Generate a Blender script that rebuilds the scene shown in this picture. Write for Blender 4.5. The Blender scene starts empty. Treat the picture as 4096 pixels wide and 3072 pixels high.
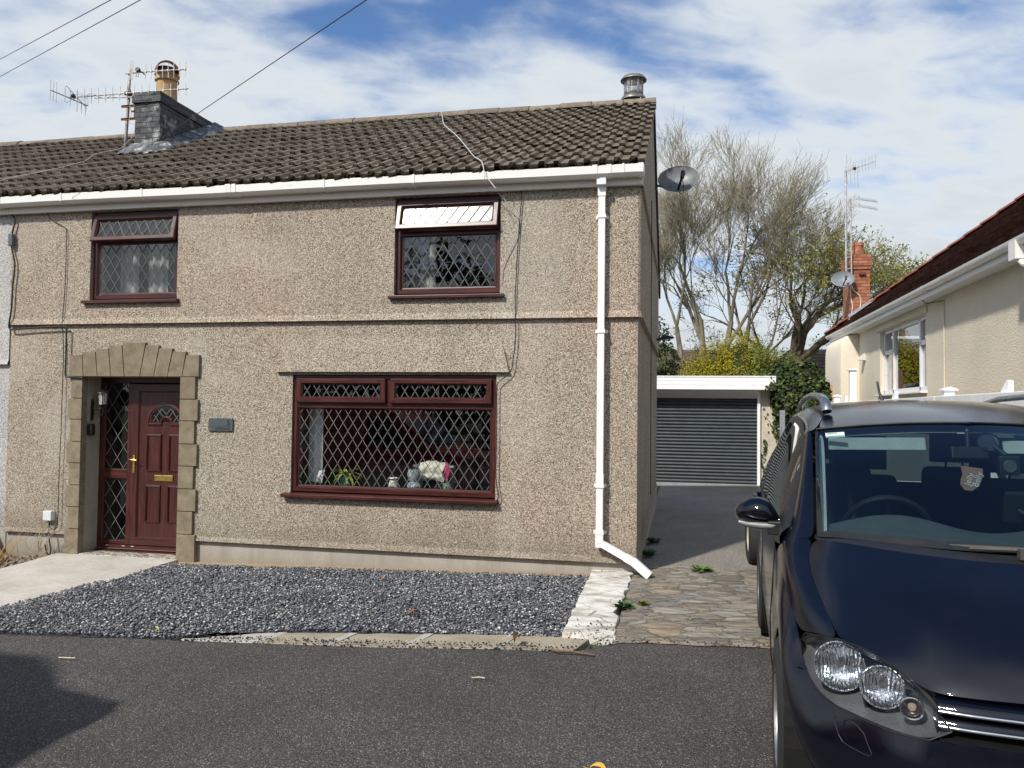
import bpy, math, random
from mathutils import Vector, Matrix, noise as mnoise
import numpy as np
R = math.radians
S = bpy.context.scene
COL = S.collection
random.seed(7)

# ---------------------------------------------------------------- camera
cam_d = bpy.data.cameras.new("camera"); cam = bpy.data.objects.new("camera", cam_d); COL.objects.link(cam)
cam_d.sensor_width = 36.0; cam_d.lens = 28.063; cam_d.clip_start = 0.05; cam_d.clip_end = 3000
_y, _p, _r = R(12.09), R(1.853), R(0.661)
_ax = Vector((-math.sin(_y)*math.cos(_p), math.cos(_y)*math.cos(_p), math.sin(_p)))
_rt = Vector((math.cos(_y), math.sin(_y), 0)); _up = _rt.cross(_ax)
_rt2 = _rt*math.cos(_r)+_up*math.sin(_r); _up2 = _up*math.cos(_r)-_rt*math.sin(_r)
CAM = Vector((0.44, -8.0, 1.6))
cam.matrix_world = Matrix(((_rt2.x, _up2.x, -_ax.x, CAM.x), (_rt2.y, _up2.y, -_ax.y, CAM.y), (_rt2.z, _up2.z, -_ax.z, CAM.z), (0, 0, 0, 1)))
S.camera = cam

# ---------------------------------------------------------------- sun, sky, exposure
SUN_AZ, SUN_EL = R(28), R(43)      # azimuth to the left of straight behind the camera's facade normal
sun_dir = Vector((-math.sin(SUN_AZ)*math.cos(SUN_EL), -math.cos(SUN_AZ)*math.cos(SUN_EL), math.sin(SUN_EL)))  # towards the sun
sun_d = bpy.data.lights.new("sun", 'SUN'); sun_d.energy = 3.5; sun_d.angle = R(2.6); sun_d.color = (1.0, 0.945, 0.86)
sun = bpy.data.objects.new("sun", sun_d); COL.objects.link(sun)
sun.rotation_euler = (-sun_dir).to_track_quat('-Z', 'Y').to_euler(); sun.location = (-8, -20, 20)

W = bpy.data.worlds.new("World"); S.world = W; W.use_nodes = True
wn, wl = W.node_tree.nodes, W.node_tree.links
wn.clear()
def wnode(t, **k):
    n = wn.new(t)
    for a, b in k.items(): setattr(n, a, b)
    return n
def wmath(op, a, b=None, c=None):
    n = wn.new('ShaderNodeMath'); n.operation = op
    for i, v in enumerate((a, b, c)):
        if v is None: continue
        if isinstance(v, (int, float)): n.inputs[i].default_value = v
        else: wl.new(v, n.inputs[i])
    return n.outputs[0]
sky = wnode('ShaderNodeTexSky', sky_type='NISHITA', sun_disc=False, sun_elevation=SUN_EL, sun_rotation=math.pi+SUN_AZ, air_density=1.0, dust_density=0.6, ozone_density=1.6)
tc = wnode('ShaderNodeTexCoord')
sep = wnode('ShaderNodeSeparateXYZ'); wl.new(tc.outputs['Generated'], sep.inputs[0])
zz = wmath('MAXIMUM', sep.outputs[2], 0.0)
den = wmath('ADD', zz, 0.16)
comb = wnode('ShaderNodeCombineXYZ')
px_ = wmath('DIVIDE', sep.outputs[0], den); py_ = wmath('DIVIDE', sep.outputs[1], den)
# rows of altocumulus run from lower left to upper right of the view
wl.new(wmath('ADD', wmath('MULTIPLY', px_, 0.85), wmath('MULTIPLY', py_, 0.35)), comb.inputs[0])
wl.new(wmath('ADD', wmath('MULTIPLY', px_, -0.55), wmath('MULTIPLY', py_, 1.25)), comb.inputs[1])
comb.inputs[2].default_value = 3.7
def wnoise(scale, detail, rough, dist, off):
    mp = wnode('ShaderNodeMapping'); mp.inputs['Location'].default_value = off
    wl.new(comb.outputs[0], mp.inputs[0])
    n = wnode('ShaderNodeTexNoise'); n.inputs['Scale'].default_value = scale; n.inputs['Detail'].default_value = detail
    n.inputs['Roughness'].default_value = rough; n.inputs['Distortion'].default_value = dist
    wl.new(mp.outputs[0], n.inputs['Vector']); return n.outputs['Fac']
big = wnoise(0.75, 3, 0.5, 0.2, (1.3, 0.2, 0)); fine = wnoise(2.6, 5, 0.5, 0.3, (4.1, 2.0, 1)); wisp = wnoise(7.5, 5, 0.55, 0.4, (0, 7, 2))
cov0 = wmath('ADD', wmath('ADD', wmath('MULTIPLY', big, 0.34), wmath('MULTIPLY', fine, 0.48)), wmath('MULTIPLY', wisp, 0.18))
mrz = wnode('ShaderNodeMapRange', interpolation_type='SMOOTHSTEP'); wl.new(sep.outputs[2], mrz.inputs[0])
for _i, _v in enumerate((.46, .74, 0.0, .26)): mrz.inputs[_i+1].default_value = _v
mrh = wnode('ShaderNodeMapRange', interpolation_type='SMOOTHSTEP'); wl.new(sep.outputs[2], mrh.inputs[0])
for _i, _v in enumerate((.0, .30, .10, 0.0)): mrh.inputs[_i+1].default_value = _v
mry = wnode('ShaderNodeMapRange', interpolation_type='SMOOTHSTEP'); wl.new(sep.outputs[1], mry.inputs[0])
mry.inputs[1].default_value = -.35; mry.inputs[2].default_value = .15
cov = wmath('ADD', wmath('SUBTRACT', cov0, wmath('MULTIPLY', mrz.outputs[0], mry.outputs[0])), mrh.outputs[0])
mr = wnode('ShaderNodeMapRange', interpolation_type='SMOOTHSTEP'); wl.new(cov, mr.inputs[0])
mr.inputs[1].default_value = 0.355; mr.inputs[2].default_value = 0.565
# brightness of the cloud sheet: thicker parts a little greyer, brighter towards the sun
mr2 = wnode('ShaderNodeMapRange', interpolation_type='SMOOTHSTEP'); wl.new(cov, mr2.inputs[0])
mr2.inputs[1].default_value = 0.47; mr2.inputs[2].default_value = 0.66; mr2.inputs[3].default_value = 1.0; mr2.inputs[4].default_value = 0.86
dotn = wnode('ShaderNodeVectorMath', operation='DOT_PRODUCT'); wl.new(tc.outputs['Generated'], dotn.inputs[0]); dotn.inputs[1].default_value = sun_dir
d0 = wmath('MAXIMUM', dotn.outputs['Value'], 0.0)
glow = wmath('ADD', wmath('MULTIPLY', wmath('POWER', d0, 60.0), 2.2), wmath('MULTIPLY', wmath('POWER', d0, 8.0), 0.55))
cb = wmath('MULTIPLY', mr2.outputs[0], wmath('ADD', glow, 1.0))
cc = wnode('ShaderNodeVectorMath', operation='SCALE'); cc.inputs[0].default_value = (6.3, 6.75, 7.1); wl.new(cb, cc.inputs['Scale'])
skyb = wnode('ShaderNodeVectorMath', operation='MULTIPLY'); wl.new(sky.outputs[0], skyb.inputs[0]); skyb.inputs[1].default_value = (.78, .98, 1.22)
mixc = wnode('ShaderNodeMix', data_type='RGBA')
wl.new(mr.outputs[0], mixc.inputs[0]); wl.new(skyb.outputs[0], mixc.inputs[6]); wl.new(cc.outputs[0], mixc.inputs[7])
bg = wnode('ShaderNodeBackground'); bg.inputs[1].default_value = 0.1; wl.new(mixc.outputs[2], bg.inputs[0])
wo = wnode('ShaderNodeOutputWorld'); wl.new(bg.outputs[0], wo.inputs[0])
W.cycles.sampling_method = 'MANUAL'; W.cycles.sample_map_resolution = 1024
S.view_settings.view_transform = 'Standard'; S.view_settings.look = 'None'; S.view_settings.exposure = 0.30; S.view_settings.gamma = 1.0
S.cycles.max_bounces = 8; S.cycles.transparent_max_bounces = 16; S.cycles.glossy_bounces = 4; S.cycles.diffuse_bounces = 3
S.cycles.sample_clamp_indirect = 6.0; S.cycles.use_denoising = True; S.cycles.caustics_reflective = False; S.cycles.caustics_refractive = False

# ---------------------------------------------------------------- mesh helpers
class MB:
    """collects faces; build() links them as one mesh object"""
    def __init__(s): s.v = []; s.f = []; s.mi = []; s.m = 0
    def add(s, vs, fs, m=None):
        b = len(s.v); s.v += [tuple(p) for p in vs]; m = s.m if m is None else m
        for f in fs: s.f.append(tuple(b+i for i in f)); s.mi.append(m)
    def quad(s, a, b, c, d, m=None): s.add((a, b, c, d), ((0, 1, 2, 3),), m)
    def box(s, x0, x1, y0, y1, z0, z1, m=None):
        vs = [(x, y, z) for z in (z0, z1) for y in (y0, y1) for x in (x0, x1)]
        s.add(vs, ((0, 2, 3, 1), (4, 5, 7, 6), (0, 1, 5, 4), (2, 6, 7, 3), (0, 4, 6, 2), (1, 3, 7, 5)), m)
    def obox(s, c, ux, uy, uz, m=None):
        """oriented box: centre and three half-extent vectors"""
        c, ux, uy, uz = map(Vector, (c, ux, uy, uz))
        vs = [c+ux*i+uy*j+uz*k for k in (-1, 1) for j in (-1, 1) for i in (-1, 1)]
        s.add(vs, ((0, 2, 3, 1), (4, 5, 7, 6), (0, 1, 5, 4), (2, 6, 7, 3), (0, 4, 6, 2), (1, 3, 7, 5)), m)
    def bar(s, a, b, w, h, up=(0, 0, 1), m=None):
        a, b, up = Vector(a), Vector(b), Vector(up); d = (b-a)
        if d.length < 1e-9: return
        n = d.normalized(); side = n.cross(up)
        if side.length < 1e-4: side = n.cross(Vector((1, 0, 0)))
        side.normalize(); u2 = side.cross(n)
        s.obox((a+b)/2, d/2, side*w/2, u2*h/2, m)
    def prism(s, poly, d0, d1, axis='y', m=None):
        """extrude a 2D polygon; axis y: poly in xz, x: poly in yz, z: poly in xy"""
        def P(p, d):
            return {'y': (p[0], d, p[1]), 'x': (d, p[0], p[1]), 'z': (p[0], p[1], d)}[axis]
        n = len(poly); vs = [P(p, d0) for p in poly]+[P(p, d1) for p in poly]
        fs = [tuple(range(n)), tuple(range(2*n-1, n-1, -1))]+[(i, i+n, (i+1) % n+n, (i+1) % n) for i in range(n)]
        s.add(vs, fs, m)
    def tube(s, pts, r, n=6, caps=True, m=None):
        pts = [Vector(p) for p in pts]; k = len(pts)
        rs = r if isinstance(r, (list, tuple)) else [r]*k
        t0 = (pts[1]-pts[0]).normalized()
        ref = Vector((0, 0, 1)) if abs(t0.z) < .9 else Vector((1, 0, 0))
        u = t0.cross(ref).normalized(); vs = []
        for i, p in enumerate(pts):
            t = (pts[min(i+1, k-1)]-pts[max(i-1, 0)])
            t = t.normalized() if t.length > 1e-9 else t0
            u = (u-t*u.dot(t))
            u = u.normalized() if u.length > 1e-6 else t.orthogonal().normalized()
            w = t.cross(u)
            for j in range(n):
                a = 2*math.pi*j/n; vs.append(p+(u*math.cos(a)+w*math.sin(a))*rs[i])
        fs = [(i*n+j, i*n+(j+1) % n, (i+1)*n+(j+1) % n, (i+1)*n+j) for i in range(k-1) for j in range(n)]
        if caps: fs += [tuple(range(n-1, -1, -1)), tuple((k-1)*n+j for j in range(n))]
        s.add(vs, fs, m)
    def lathe(s, prof, c=(0, 0, 0), n=24, M=None, m=None, cap=False):
        vs = []
        for r, z in prof:
            for j in range(n):
                a = 2*math.pi*j/n; p = Vector((r*math.cos(a), r*math.sin(a), z))
                if M is not None: p = M @ p
                vs.append(p+Vector(c))
        k = len(prof)
        fs = [(i*n+j, i*n+(j+1) % n, (i+1)*n+(j+1) % n, (i+1)*n+j) for i in range(k-1) for j in range(n)]
        if cap: fs += [tuple(range(n-1, -1, -1)), tuple((k-1)*n+j for j in range(n))]
        s.add(vs, fs, m)
    def ball(s, c, rx, ry=None, rz=None, n=12, k=8, m=None):
        ry = rx if ry is None else ry; rz = rx if rz is None else rz
        prof = [(math.sin(math.pi*i/k), -math.cos(math.pi*i/k)) for i in range(k+1)]
        s.lathe([(max(a, 1e-4), b) for a, b in prof], c, n, Matrix.Diagonal((rx, ry, rz)), m)
    def ring(s, x0, x1, z0, z1, prof, mv=0, mh=1):
        """mitred rectangular frame facing -Y: prof = [(inset, y), ...]"""
        for (t0, y0), (t1, y1) in zip(prof, prof[1:]):
            A = [(x0+t0, y0, z0+t0), (x1-t0, y0, z0+t0), (x1-t0, y0, z1-t0), (x0+t0, y0, z1-t0)]
            B = [(x0+t1, y1, z0+t1), (x1-t1, y1, z0+t1), (x1-t1, y1, z1-t1), (x0+t1, y1, z1-t1)]
            for i, m in ((0, mh), (1, mv), (2, mh), (3, mv)):
                j = (i+1) % 4; s.quad(A[i], A[j], B[j], B[i], m)
    def build(s, name, mats, parent=None, smooth=False, bevel=0, local=False, angle=40):
        me = bpy.data.meshes.new(name); me.from_pydata([tuple(p) for p in s.v], [], s.f); me.validate()
        mats = mats if isinstance(mats, (list, tuple)) else [mats]
        for m in mats: me.materials.append(m)
        if len(mats) > 1 and len(s.mi) == len(me.polygons): me.polygons.foreach_set('material_index', s.mi)
        o = bpy.data.objects.new(name, me); COL.objects.link(o)
        if parent is not None:
            o.parent = parent
            if parent.type == 'EMPTY' and not local: o.location = -parent.location
        if bevel:
            b = o.modifiers.new('bevel', 'BEVEL'); b.width = bevel; b.segments = 2; b.limit_method = 'ANGLE'; b.angle_limit = R(35)
        if smooth:
            me.polygons.foreach_set('use_smooth', [True]*len(me.polygons))
            if smooth == 'auto':
                me.set_sharp_from_angle(angle=R(angle))
        me.update(); return o

def tag(o, label=None, cat=None, group=None, kind=None):
    if label: o['label'] = label
    if cat: o['category'] = cat
    if group: o['group'] = group
    if kind: o['kind'] = kind
    return o
def thing(name, label, cat, loc=(0, 0, 0), rotz=0, group=None):
    o = bpy.data.objects.new(name, None); COL.objects.link(o); o.empty_display_size = .2
    o.location = loc; o.rotation_euler = (0, 0, rotz)
    return tag(o, label, cat, group)
def copy_tree(o, parent=None):
    c = o.copy(); COL.objects.link(c)
    if parent is not None: c.parent = parent
    for ch in list(o.children): copy_tree(ch, c)
    return c
def text_mesh(body, size, name, mat, parent, M, extr=.001, align='RIGHT', local=False, spacing=1.0):
    cu = bpy.data.curves.new(name, 'FONT'); cu.body = body; cu.size = size; cu.extrude = extr; cu.align_x = align; cu.space_character = spacing
    t = bpy.data.objects.new(name+'_tmp', cu); COL.objects.link(t)
    bpy.context.view_layer.update()
    me = bpy.data.meshes.new_from_object(t.evaluated_get(bpy.context.evaluated_depsgraph_get()))
    bpy.data.objects.remove(t); bpy.data.curves.remove(cu)
    me.transform(M); me.materials.clear(); me.materials.append(mat); me.name = name
    o = bpy.data.objects.new(name, me); COL.objects.link(o); o.parent = parent
    if parent.type == 'EMPTY' and not local: o.location = -parent.location
    return o
def G(x):            # the ground falls gently to the left
    return -.02+(.024*max(x, -14) if x < 0 else .03*min(x, 2.5))

# ---------------------------------------------------------------- material helpers
class MT:
    def __init__(s, name, color=(.5, .5, .5), rough=.6, metal=0.0, spec=.5):
        s.m = bpy.data.materials.new(name); s.m.use_nodes = True
        s.n = s.m.node_tree.nodes; s.l = s.m.node_tree.links
        s.b = s.n['Principled BSDF']; s.out = s.n['Material Output']
        s.b.inputs['Base Color'].default_value = (*color, 1); s.b.inputs['Roughness'].default_value = rough
        s.b.inputs['Metallic'].default_value = metal; s.b.inputs['Specular IOR Level'].default_value = spec
        s._pos = None
    def pos(s):
        if s._pos is None: s._pos = s.n.new('ShaderNodeNewGeometry').outputs['Position']
        return s._pos
    def obj(s): return s.n.new('ShaderNodeTexCoord').outputs['Object']
    def scaled(s, vec, sc, rot=(0, 0, 0), loc=(0, 0, 0)):
        mp = s.n.new('ShaderNodeMapping'); mp.inputs['Scale'].default_value = sc if isinstance(sc, (tuple, list)) else (sc,)*3
        mp.inputs['Rotation'].default_value = rot; mp.inputs['Location'].default_value = loc
        s.l.new(vec, mp.inputs[0]); return mp.outputs[0]
    def noise(s, scale=5, detail=4, rough=.55, vec=None, dist=0):
        n = s.n.new('ShaderNodeTexNoise'); n.inputs['Scale'].default_value = scale; n.inputs['Detail'].default_value = detail
        n.inputs['Roughness'].default_value = rough; n.inputs['Distortion'].default_value = dist
        s.l.new(vec if vec is not None else s.pos(), n.inputs['Vector']); return n.outputs['Fac']
    def voro(s, scale=5, feature='F1', vec=None, rnd=1.0):
        n = s.n.new('ShaderNodeTexVoronoi'); n.feature = feature; n.inputs['Scale'].default_value = scale
        n.inputs['Randomness'].default_value = rnd
        s.l.new(vec if vec is not None else s.pos(), n.inputs['Vector']); return n
    def ramp(s, fac, stops, interp='LINEAR'):
        n = s.n.new('ShaderNodeValToRGB'); cr = n.color_ramp; cr.interpolation = interp
        while len(cr.elements) < len(stops): cr.elements.new(.5)
        for e, (p, c) in zip(cr.elements, stops):
            e.position = p; e.color = (*c, 1) if isinstance(c, (tuple, list)) else (c, c, c, 1)
        s.l.new(fac, n.inputs[0]); return n.outputs[0]
    def math(s, op, a, b=None):
        n = s.n.new('ShaderNodeMath'); n.operation = op
        for i, v in enumerate((a, b)):
            if v is None: continue
            if isinstance(v, (int, float)): n.inputs[i].default_value = v
            else: s.l.new(v, n.inputs[i])
        return n.outputs[0]
    def mix(s, fac, a, b, mode='MIX'):
        n = s.n.new('ShaderNodeMix'); n.data_type = 'RGBA'; n.blend_type = mode
        for i, v in ((0, fac), (6, a), (7, b)):
            if isinstance(v, (int, float)): n.inputs[i].default_value = v
            elif isinstance(v, (tuple, list)): n.inputs[i].default_value = (*v, 1)
            else: s.l.new(v, n.inputs[i])
        return n.outputs[2]
    def col(s, sock): s.l.new(sock, s.b.inputs['Base Color']); return s
    def rgh(s, sock): s.l.new(sock, s.b.inputs['Roughness']); return s
    def bump(s, h, strength=.5, dist=.01):
        n = s.n.new('ShaderNodeBump'); n.inputs['Strength'].default_value = strength; n.inputs['Distance'].default_value = dist
        s.l.new(h, n.inputs['Height']); s.l.new(n.outputs[0], s.b.inputs['Normal']); return s
    def sepz(s, i=2):
        n = s.n.new('ShaderNodeSeparateXYZ'); s.l.new(s.pos(), n.inputs[0]); return n.outputs[i]
    def rng(s, v, a, b, c=0.0, d=1.0):
        n = s.n.new('ShaderNodeMapRange'); s.l.new(v, n.inputs[0])
        for i, q in enumerate((a, b, c, d)): n.inputs[i+1].default_value = q
        return n.outputs[0]
    def random(s): return s.n.new('ShaderNodeObjectInfo').outputs['Random']
    def island(s): return s.n.new('ShaderNodeNewGeometry').outputs['Random Per Island']
MATS = {}
def plain(name, color, rough=.6, metal=0.0, spec=.5, var=.12, scale=14, bump=0.0, bscale=200):
    """solid colour with a little real wear in it"""
    if name in MATS: return MATS[name]
    t = MT(name, color, rough, metal, spec)
    f = t.noise(scale, 5, .6)
    lo = tuple(c*(1-var) for c in color); hi = tuple(min(1, c*(1+var)) for c in color)
    t.col(t.ramp(f, [(.3, lo), (.7, hi)])); t.rgh(t.rng(t.noise(scale*2.3, 3), .3, .7, max(.02, rough-.08), min(1, rough+.08)))
    if bump: t.bump(t.noise(bscale, 3), bump, .002)
    MATS[name] = t.m; return t.m
def glassmat(name, tint=(1, 1, 1), ior=1.52, rough=0.0, boost=1.0, bumpy=0.0):
    t = MT(name); t.n.remove(t.b)
    ge = t.n.new('ShaderNodeNewGeometry'); dt = t.n.new('ShaderNodeVectorMath'); dt.operation = 'DOT_PRODUCT'; t.l.new(ge.outputs['Normal'], dt.inputs[0]); t.l.new(ge.outputs['Incoming'], dt.inputs[1])
    f0 = ((ior-1)/(ior+1))**2; cs = t.math('SUBTRACT', 1.0, t.math('MINIMUM', t.math('ABSOLUTE', dt.outputs['Value']), 1.0))
    frs = t.math('ADD', f0, t.math('MULTIPLY', t.math('POWER', cs, 5.0), 1-f0))   # same reflectance from either side of the thin pane
    tr = t.n.new('ShaderNodeBsdfTransparent'); tr.inputs[0].default_value = (*tint, 1)
    gl = t.n.new('ShaderNodeBsdfGlossy'); gl.inputs['Roughness'].default_value = rough; gl.inputs['Color'].default_value = (1, 1, 1, 1)
    if bumpy:
        bn = t.n.new('ShaderNodeBump'); bn.inputs['Strength'].default_value = bumpy; bn.inputs['Distance'].default_value = .01
        t.l.new(t.noise(5.5, 1, .4), bn.inputs['Height']); t.l.new(bn.outputs[0], gl.inputs['Normal'])
    mx = t.n.new('ShaderNodeMixShader'); f = t.math('MULTIPLY', frs, boost); f = t.math('MINIMUM', f, 1.0)
    t.l.new(f, mx.inputs[0]); t.l.new(tr.outputs[0], mx.inputs[1]); t.l.new(gl.outputs[0], mx.inputs[2])
    t.l.new(mx.outputs[0], t.out.inputs[0]); return t.m
# ---------------------------------------------------------------- materials of the place
def pebble(name, stops, scale=128, tint=((1.05, .98, .93), (.93, .97, .92)), dirt=(.16, .14, .11)):
    t = MT(name, rough=.9, spec=.25)
    v = t.voro(scale); v2 = t.voro(scale*1.7)
    sp = t.n.new('ShaderNodeSeparateColor'); t.l.new(v.outputs['Color'], sp.inputs[0])
    c = t.ramp(sp.outputs[0], stops)
    # dark mortar between the chips
    gap = t.ramp(v.outputs['Distance'], [(.38, (1, 1, 1)), (.76, (.50, .46, .43))])
    c = t.mix(1.0, c, gap, 'MULTIPLY')
    big = t.noise(.55, 4, .6)
    c = t.mix(1.0, c, t.ramp(big, [(.35, tint[0]), (.65, tint[1])]), 'MULTIPLY')
    run = t.noise(1.0, 5, .65, vec=t.scaled(t.pos(), (1.4, 1.4, .35)))
    c = t.mix(t.rng(run, .56, .8, 0, .38), c, dirt)
    # damp and green at the foot, weathering streaks that run down the wall, patch repairs
    zf = t.math('ADD', t.sepz(), t.math('MULTIPLY', t.noise(2.2, 5, .65), .9))
    c = t.mix(t.rng(zf, .45, .95, .5, 0), c, (.15, .13, .095))
    st_ = t.noise(1, 5, .7, vec=t.scaled(t.pos(), (3.2, 3.2, .18))); c = t.mix(t.rng(st_, .55, .78, 0, .34), c, (.19, .17, .14))
    pr_ = t.noise(.9, 2, .5, vec=t.scaled(t.pos(), (1, 1, 1), loc=(5, 2, 1))); c = t.mix(t.rng(pr_, .56, .62, 0, .16), c, (.62, .58, .52))
    t.col(c); h = t.math('SUBTRACT', 1.0, v.outputs['Distance'])
    t.bump(t.math('ADD', h, t.math('MULTIPLY', t.math('SUBTRACT', 1.0, v2.outputs['Distance']), .4)), .9, .006)
    return t.m
M_pebble = pebble('pebbledash_tan', [(.0, (.13, .11, .098)), (.14, (.26, .21, .18)), (.32, (.40, .335, .28)), (.58, (.51, .445, .37)), (.8, (.63, .56, .475)), (1.0, (.80, .75, .66))])
M_pebble_pale = pebble('pebbledash_pale', [(.0, (.22, .23, .25)), (.25, (.45, .45, .46)), (.6, (.68, .67, .64)), (1.0, (.85, .83, .78))], tint=((1, 1, 1), (.93, .95, 1.0)), dirt=(.3, .29, .27))
def concrete(name, base, var=.22, scale=3, stain=None, bump=.3, fine=180, z0=None, z1=None):
    t = MT(name, rough=.88, spec=.3)
    f = t.noise(scale, 6, .65); c = t.ramp(f, [(.28, tuple(q*(1-var) for q in base)), (.72, tuple(min(1, q*(1+var)) for q in base))])
    sp = t.voro(fine, vec=None).outputs['Distance']
    c = t.mix(.35, c, t.ramp(sp, [(.1, tuple(min(1, q*1.35) for q in base)), (.6, tuple(q*.62 for q in base))]))
    if stain:
        if z0 is not None:
            zf = t.rng(t.math('ADD', t.sepz(), t.math('MULTIPLY', t.noise(4, 5), .12)), z0, z1, 1, 0)
            c = t.mix(t.math('MULTIPLY', zf, .8), c, stain)
        run = t.noise(1, 5, .7, vec=t.scaled(t.pos(), (5, 5, .6)))
        c = t.mix(t.rng(run, .5, .75, 0, .5), c, stain)
    t.col(c); t.bump(t.math('ADD', t.noise(fine, 3), t.math('MULTIPLY', f, .6)), bump, .004); return t.m
M_plinth = concrete('plinth_concrete', (.40, .375, .33), .2, 2.2, (.19, .15, .10), .35, 140, -.16, .1)
M_reveal = concrete('smooth_render', (.37, .34, .27), .22, 3.0, (.2, .18, .14), .3, 120)
M_quoin = None
def _quoin():
    t = MT('cast_stone_speckled', rough=.85, spec=.3)
    f = t.noise(9, 5, .65); c = t.ramp(f, [(.3, (.165, .132, .088)), (.7, (.265, .22, .153))])
    c = t.mix(1.0, c, t.ramp(t.noise(260, 2), [(.3, (.8, .8, .8)), (.7, (1.15, 1.15, 1.15))]), 'MULTIPLY')
    sp = t.math('ADD', t.voro(55).outputs['Distance'], t.math('MULTIPLY', t.noise(3.0, 3), .16))
    c = t.mix(t.rng(sp, .2, .15, 0, .9), c, (.62, .58, .47))
    t.col(c); t.bump(t.noise(220, 3), .35, .003); return t.m
M_quoin = _quoin()
def _asphalt(name, base=(.052, .05, .049), chips=True, worn=.0):
    t = MT(name, rough=.8, spec=.35)
    p = t.pos(); v = t.voro(150); sp = t.n.new('ShaderNodeSeparateColor'); t.l.new(v.outputs['Color'], sp.inputs[0])
    c = t.ramp(sp.outputs[0], [(.0, tuple(q*.55 for q in base)), (.5, base), (.86, tuple(q*1.5 for q in base)), (.97, tuple(q*2.6 for q in base)), (1.0, (.4, .36, .3))])
    c = t.mix(1.0, c, t.ramp(v.outputs['Distance'], [(.25, (1.1, 1.1, 1.1)), (.75, (.45, .45, .45))]), 'MULTIPLY')
    pat = t.noise(.8, 5, .6); c = t.mix(1.0, c, t.ramp(pat, [(.3, (.84, .82, .80)), (.7, (1.2, 1.18, 1.16))]), 'MULTIPLY')
    c = t.mix(t.rng(t.noise(2.6, 6, .7), .6, .78, 0, .35), c, tuple(q*1.9+.01 for q in base))
    if worn: c = t.mix(t.rng(t.noise(1.3, 6, .7), .45, .7, 0, worn), c, (.17, .15, .11))
    t.col(c); t.bump(t.math('ADD', t.math('SUBTRACT', 1.0, v.outputs['Distance']), t.noise(60, 3)), .75, .006); return t.m
M_asphalt = _asphalt('road_asphalt', (.086, .081, .077)); M_drive = _asphalt('drive_asphalt', (.31, .29, .265), worn=.45)
def _path():
    t = MT('brushed_concrete', rough=.9, spec=.25)
    br = t.noise(1, 4, .7, vec=t.scaled(t.pos(), (9, 70, 9), (0, 0, R(6))))
    c = t.ramp(t.math('ADD', t.math('MULTIPLY', br, .55), t.math('MULTIPLY', t.noise(2.4, 5, .6), .45)), [(.34, (.36, .335, .29)), (.52, (.52, .49, .435)), (.7, (.64, .61, .55))])
    c = t.mix(t.rng(t.noise(40, 2), .62, .72, 0, .5), c, (.17, .15, .13))
    t.col(c); t.bump(br, .35, .004); return t.m
M_path = _path()
def _white_old():
    t = MT('old_white_painted_concrete', rough=.85, spec=.25)
    n = t.noise(3.2, 7, .72, vec=t.scaled(t.pos(), (1, 2.2, 1))); c = t.ramp(n, [(.36, (.30, .27, .22)), (.46, (.55, .52, .46)), (.56, (.74, .72, .68))])
    cr = t.voro(3.3, 'DISTANCE_TO_EDGE', vec=t.scaled(t.pos(), (1.2, 1.6, 1))).outputs['Distance']
    c = t.mix(t.rng(t.math('ADD', cr, t.math('MULTIPLY', t.noise(30, 3), .03)), .022, .034, .8, 0), c, (.22, .19, .15))
    t.col(c); t.bump(t.math('ADD', n, t.noise(50, 4)), .5, .01); return t.m
M_whiteold = _white_old()
def _paving():
    t = MT('crazy_paving_stone', rough=.78, spec=.35)
    wob = t.n.new('ShaderNodeTexNoise'); wob.inputs['Scale'].default_value = 7; wob.inputs['Detail'].default_value = 6; wob.inputs['Roughness'].default_value = .7; t.l.new(t.pos(), wob.inputs['Vector'])
    vm = t.n.new('ShaderNodeVectorMath'); vm.operation = 'SCALE'; vm.inputs['Scale'].default_value = .17; t.l.new(wob.outputs['Color'], vm.inputs[0])
    va = t.n.new('ShaderNodeVectorMath'); va.operation = 'ADD'; t.l.new(t.scaled(t.pos(), (1, 1.45, 0)), va.inputs[0]); t.l.new(vm.outputs[0], va.inputs[1])
    v = t.voro(4.4, vec=va.outputs[0]); e = t.voro(4.4, 'DISTANCE_TO_EDGE', vec=va.outputs[0]).outputs['Distance']
    sp = t.n.new('ShaderNodeSeparateColor'); t.l.new(v.outputs['Color'], sp.inputs[0])
    c = t.ramp(sp.outputs[0], [(0, (.15, .135, .115)), (.22, (.27, .235, .185)), (.45, (.19, .18, .17)), (.65, (.30, .235, .165)), (.85, (.24, .23, .215)), (1, (.36, .335, .29))])
    lay = t.noise(1, 6, .7, vec=t.scaled(t.pos(), (4, 16, 6), (0, 0, R(8))))
    c = t.mix(1.0, c, t.ramp(lay, [(.32, (.45, .44, .43)), (.5, (.95, .95, .94)), (.66, (1.55, 1.53, 1.46))]), 'MULTIPLY')
    jw = t.math('ADD', e, t.math('MULTIPLY', t.noise(22, 4), .05))
    jc = t.ramp(t.noise(14, 5, .7), [(.35, (.06, .05, .038)), (.5, (.25, .215, .16)), (.62, (.42, .38, .31))])
    jc = t.mix(t.rng(t.noise(1.7, 4, .6), .56, .68, 0, .8), jc, (.10, .12, .03))
    c = t.mix(t.rng(jw, .045, .085, 1, 0), c, jc)
    t.col(c); t.bump(t.math('ADD', t.rng(jw, .02, .12, 0, 1), t.math('MULTIPLY', lay, .5)), .8, .02); return t.m
M_paving = _paving()
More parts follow.
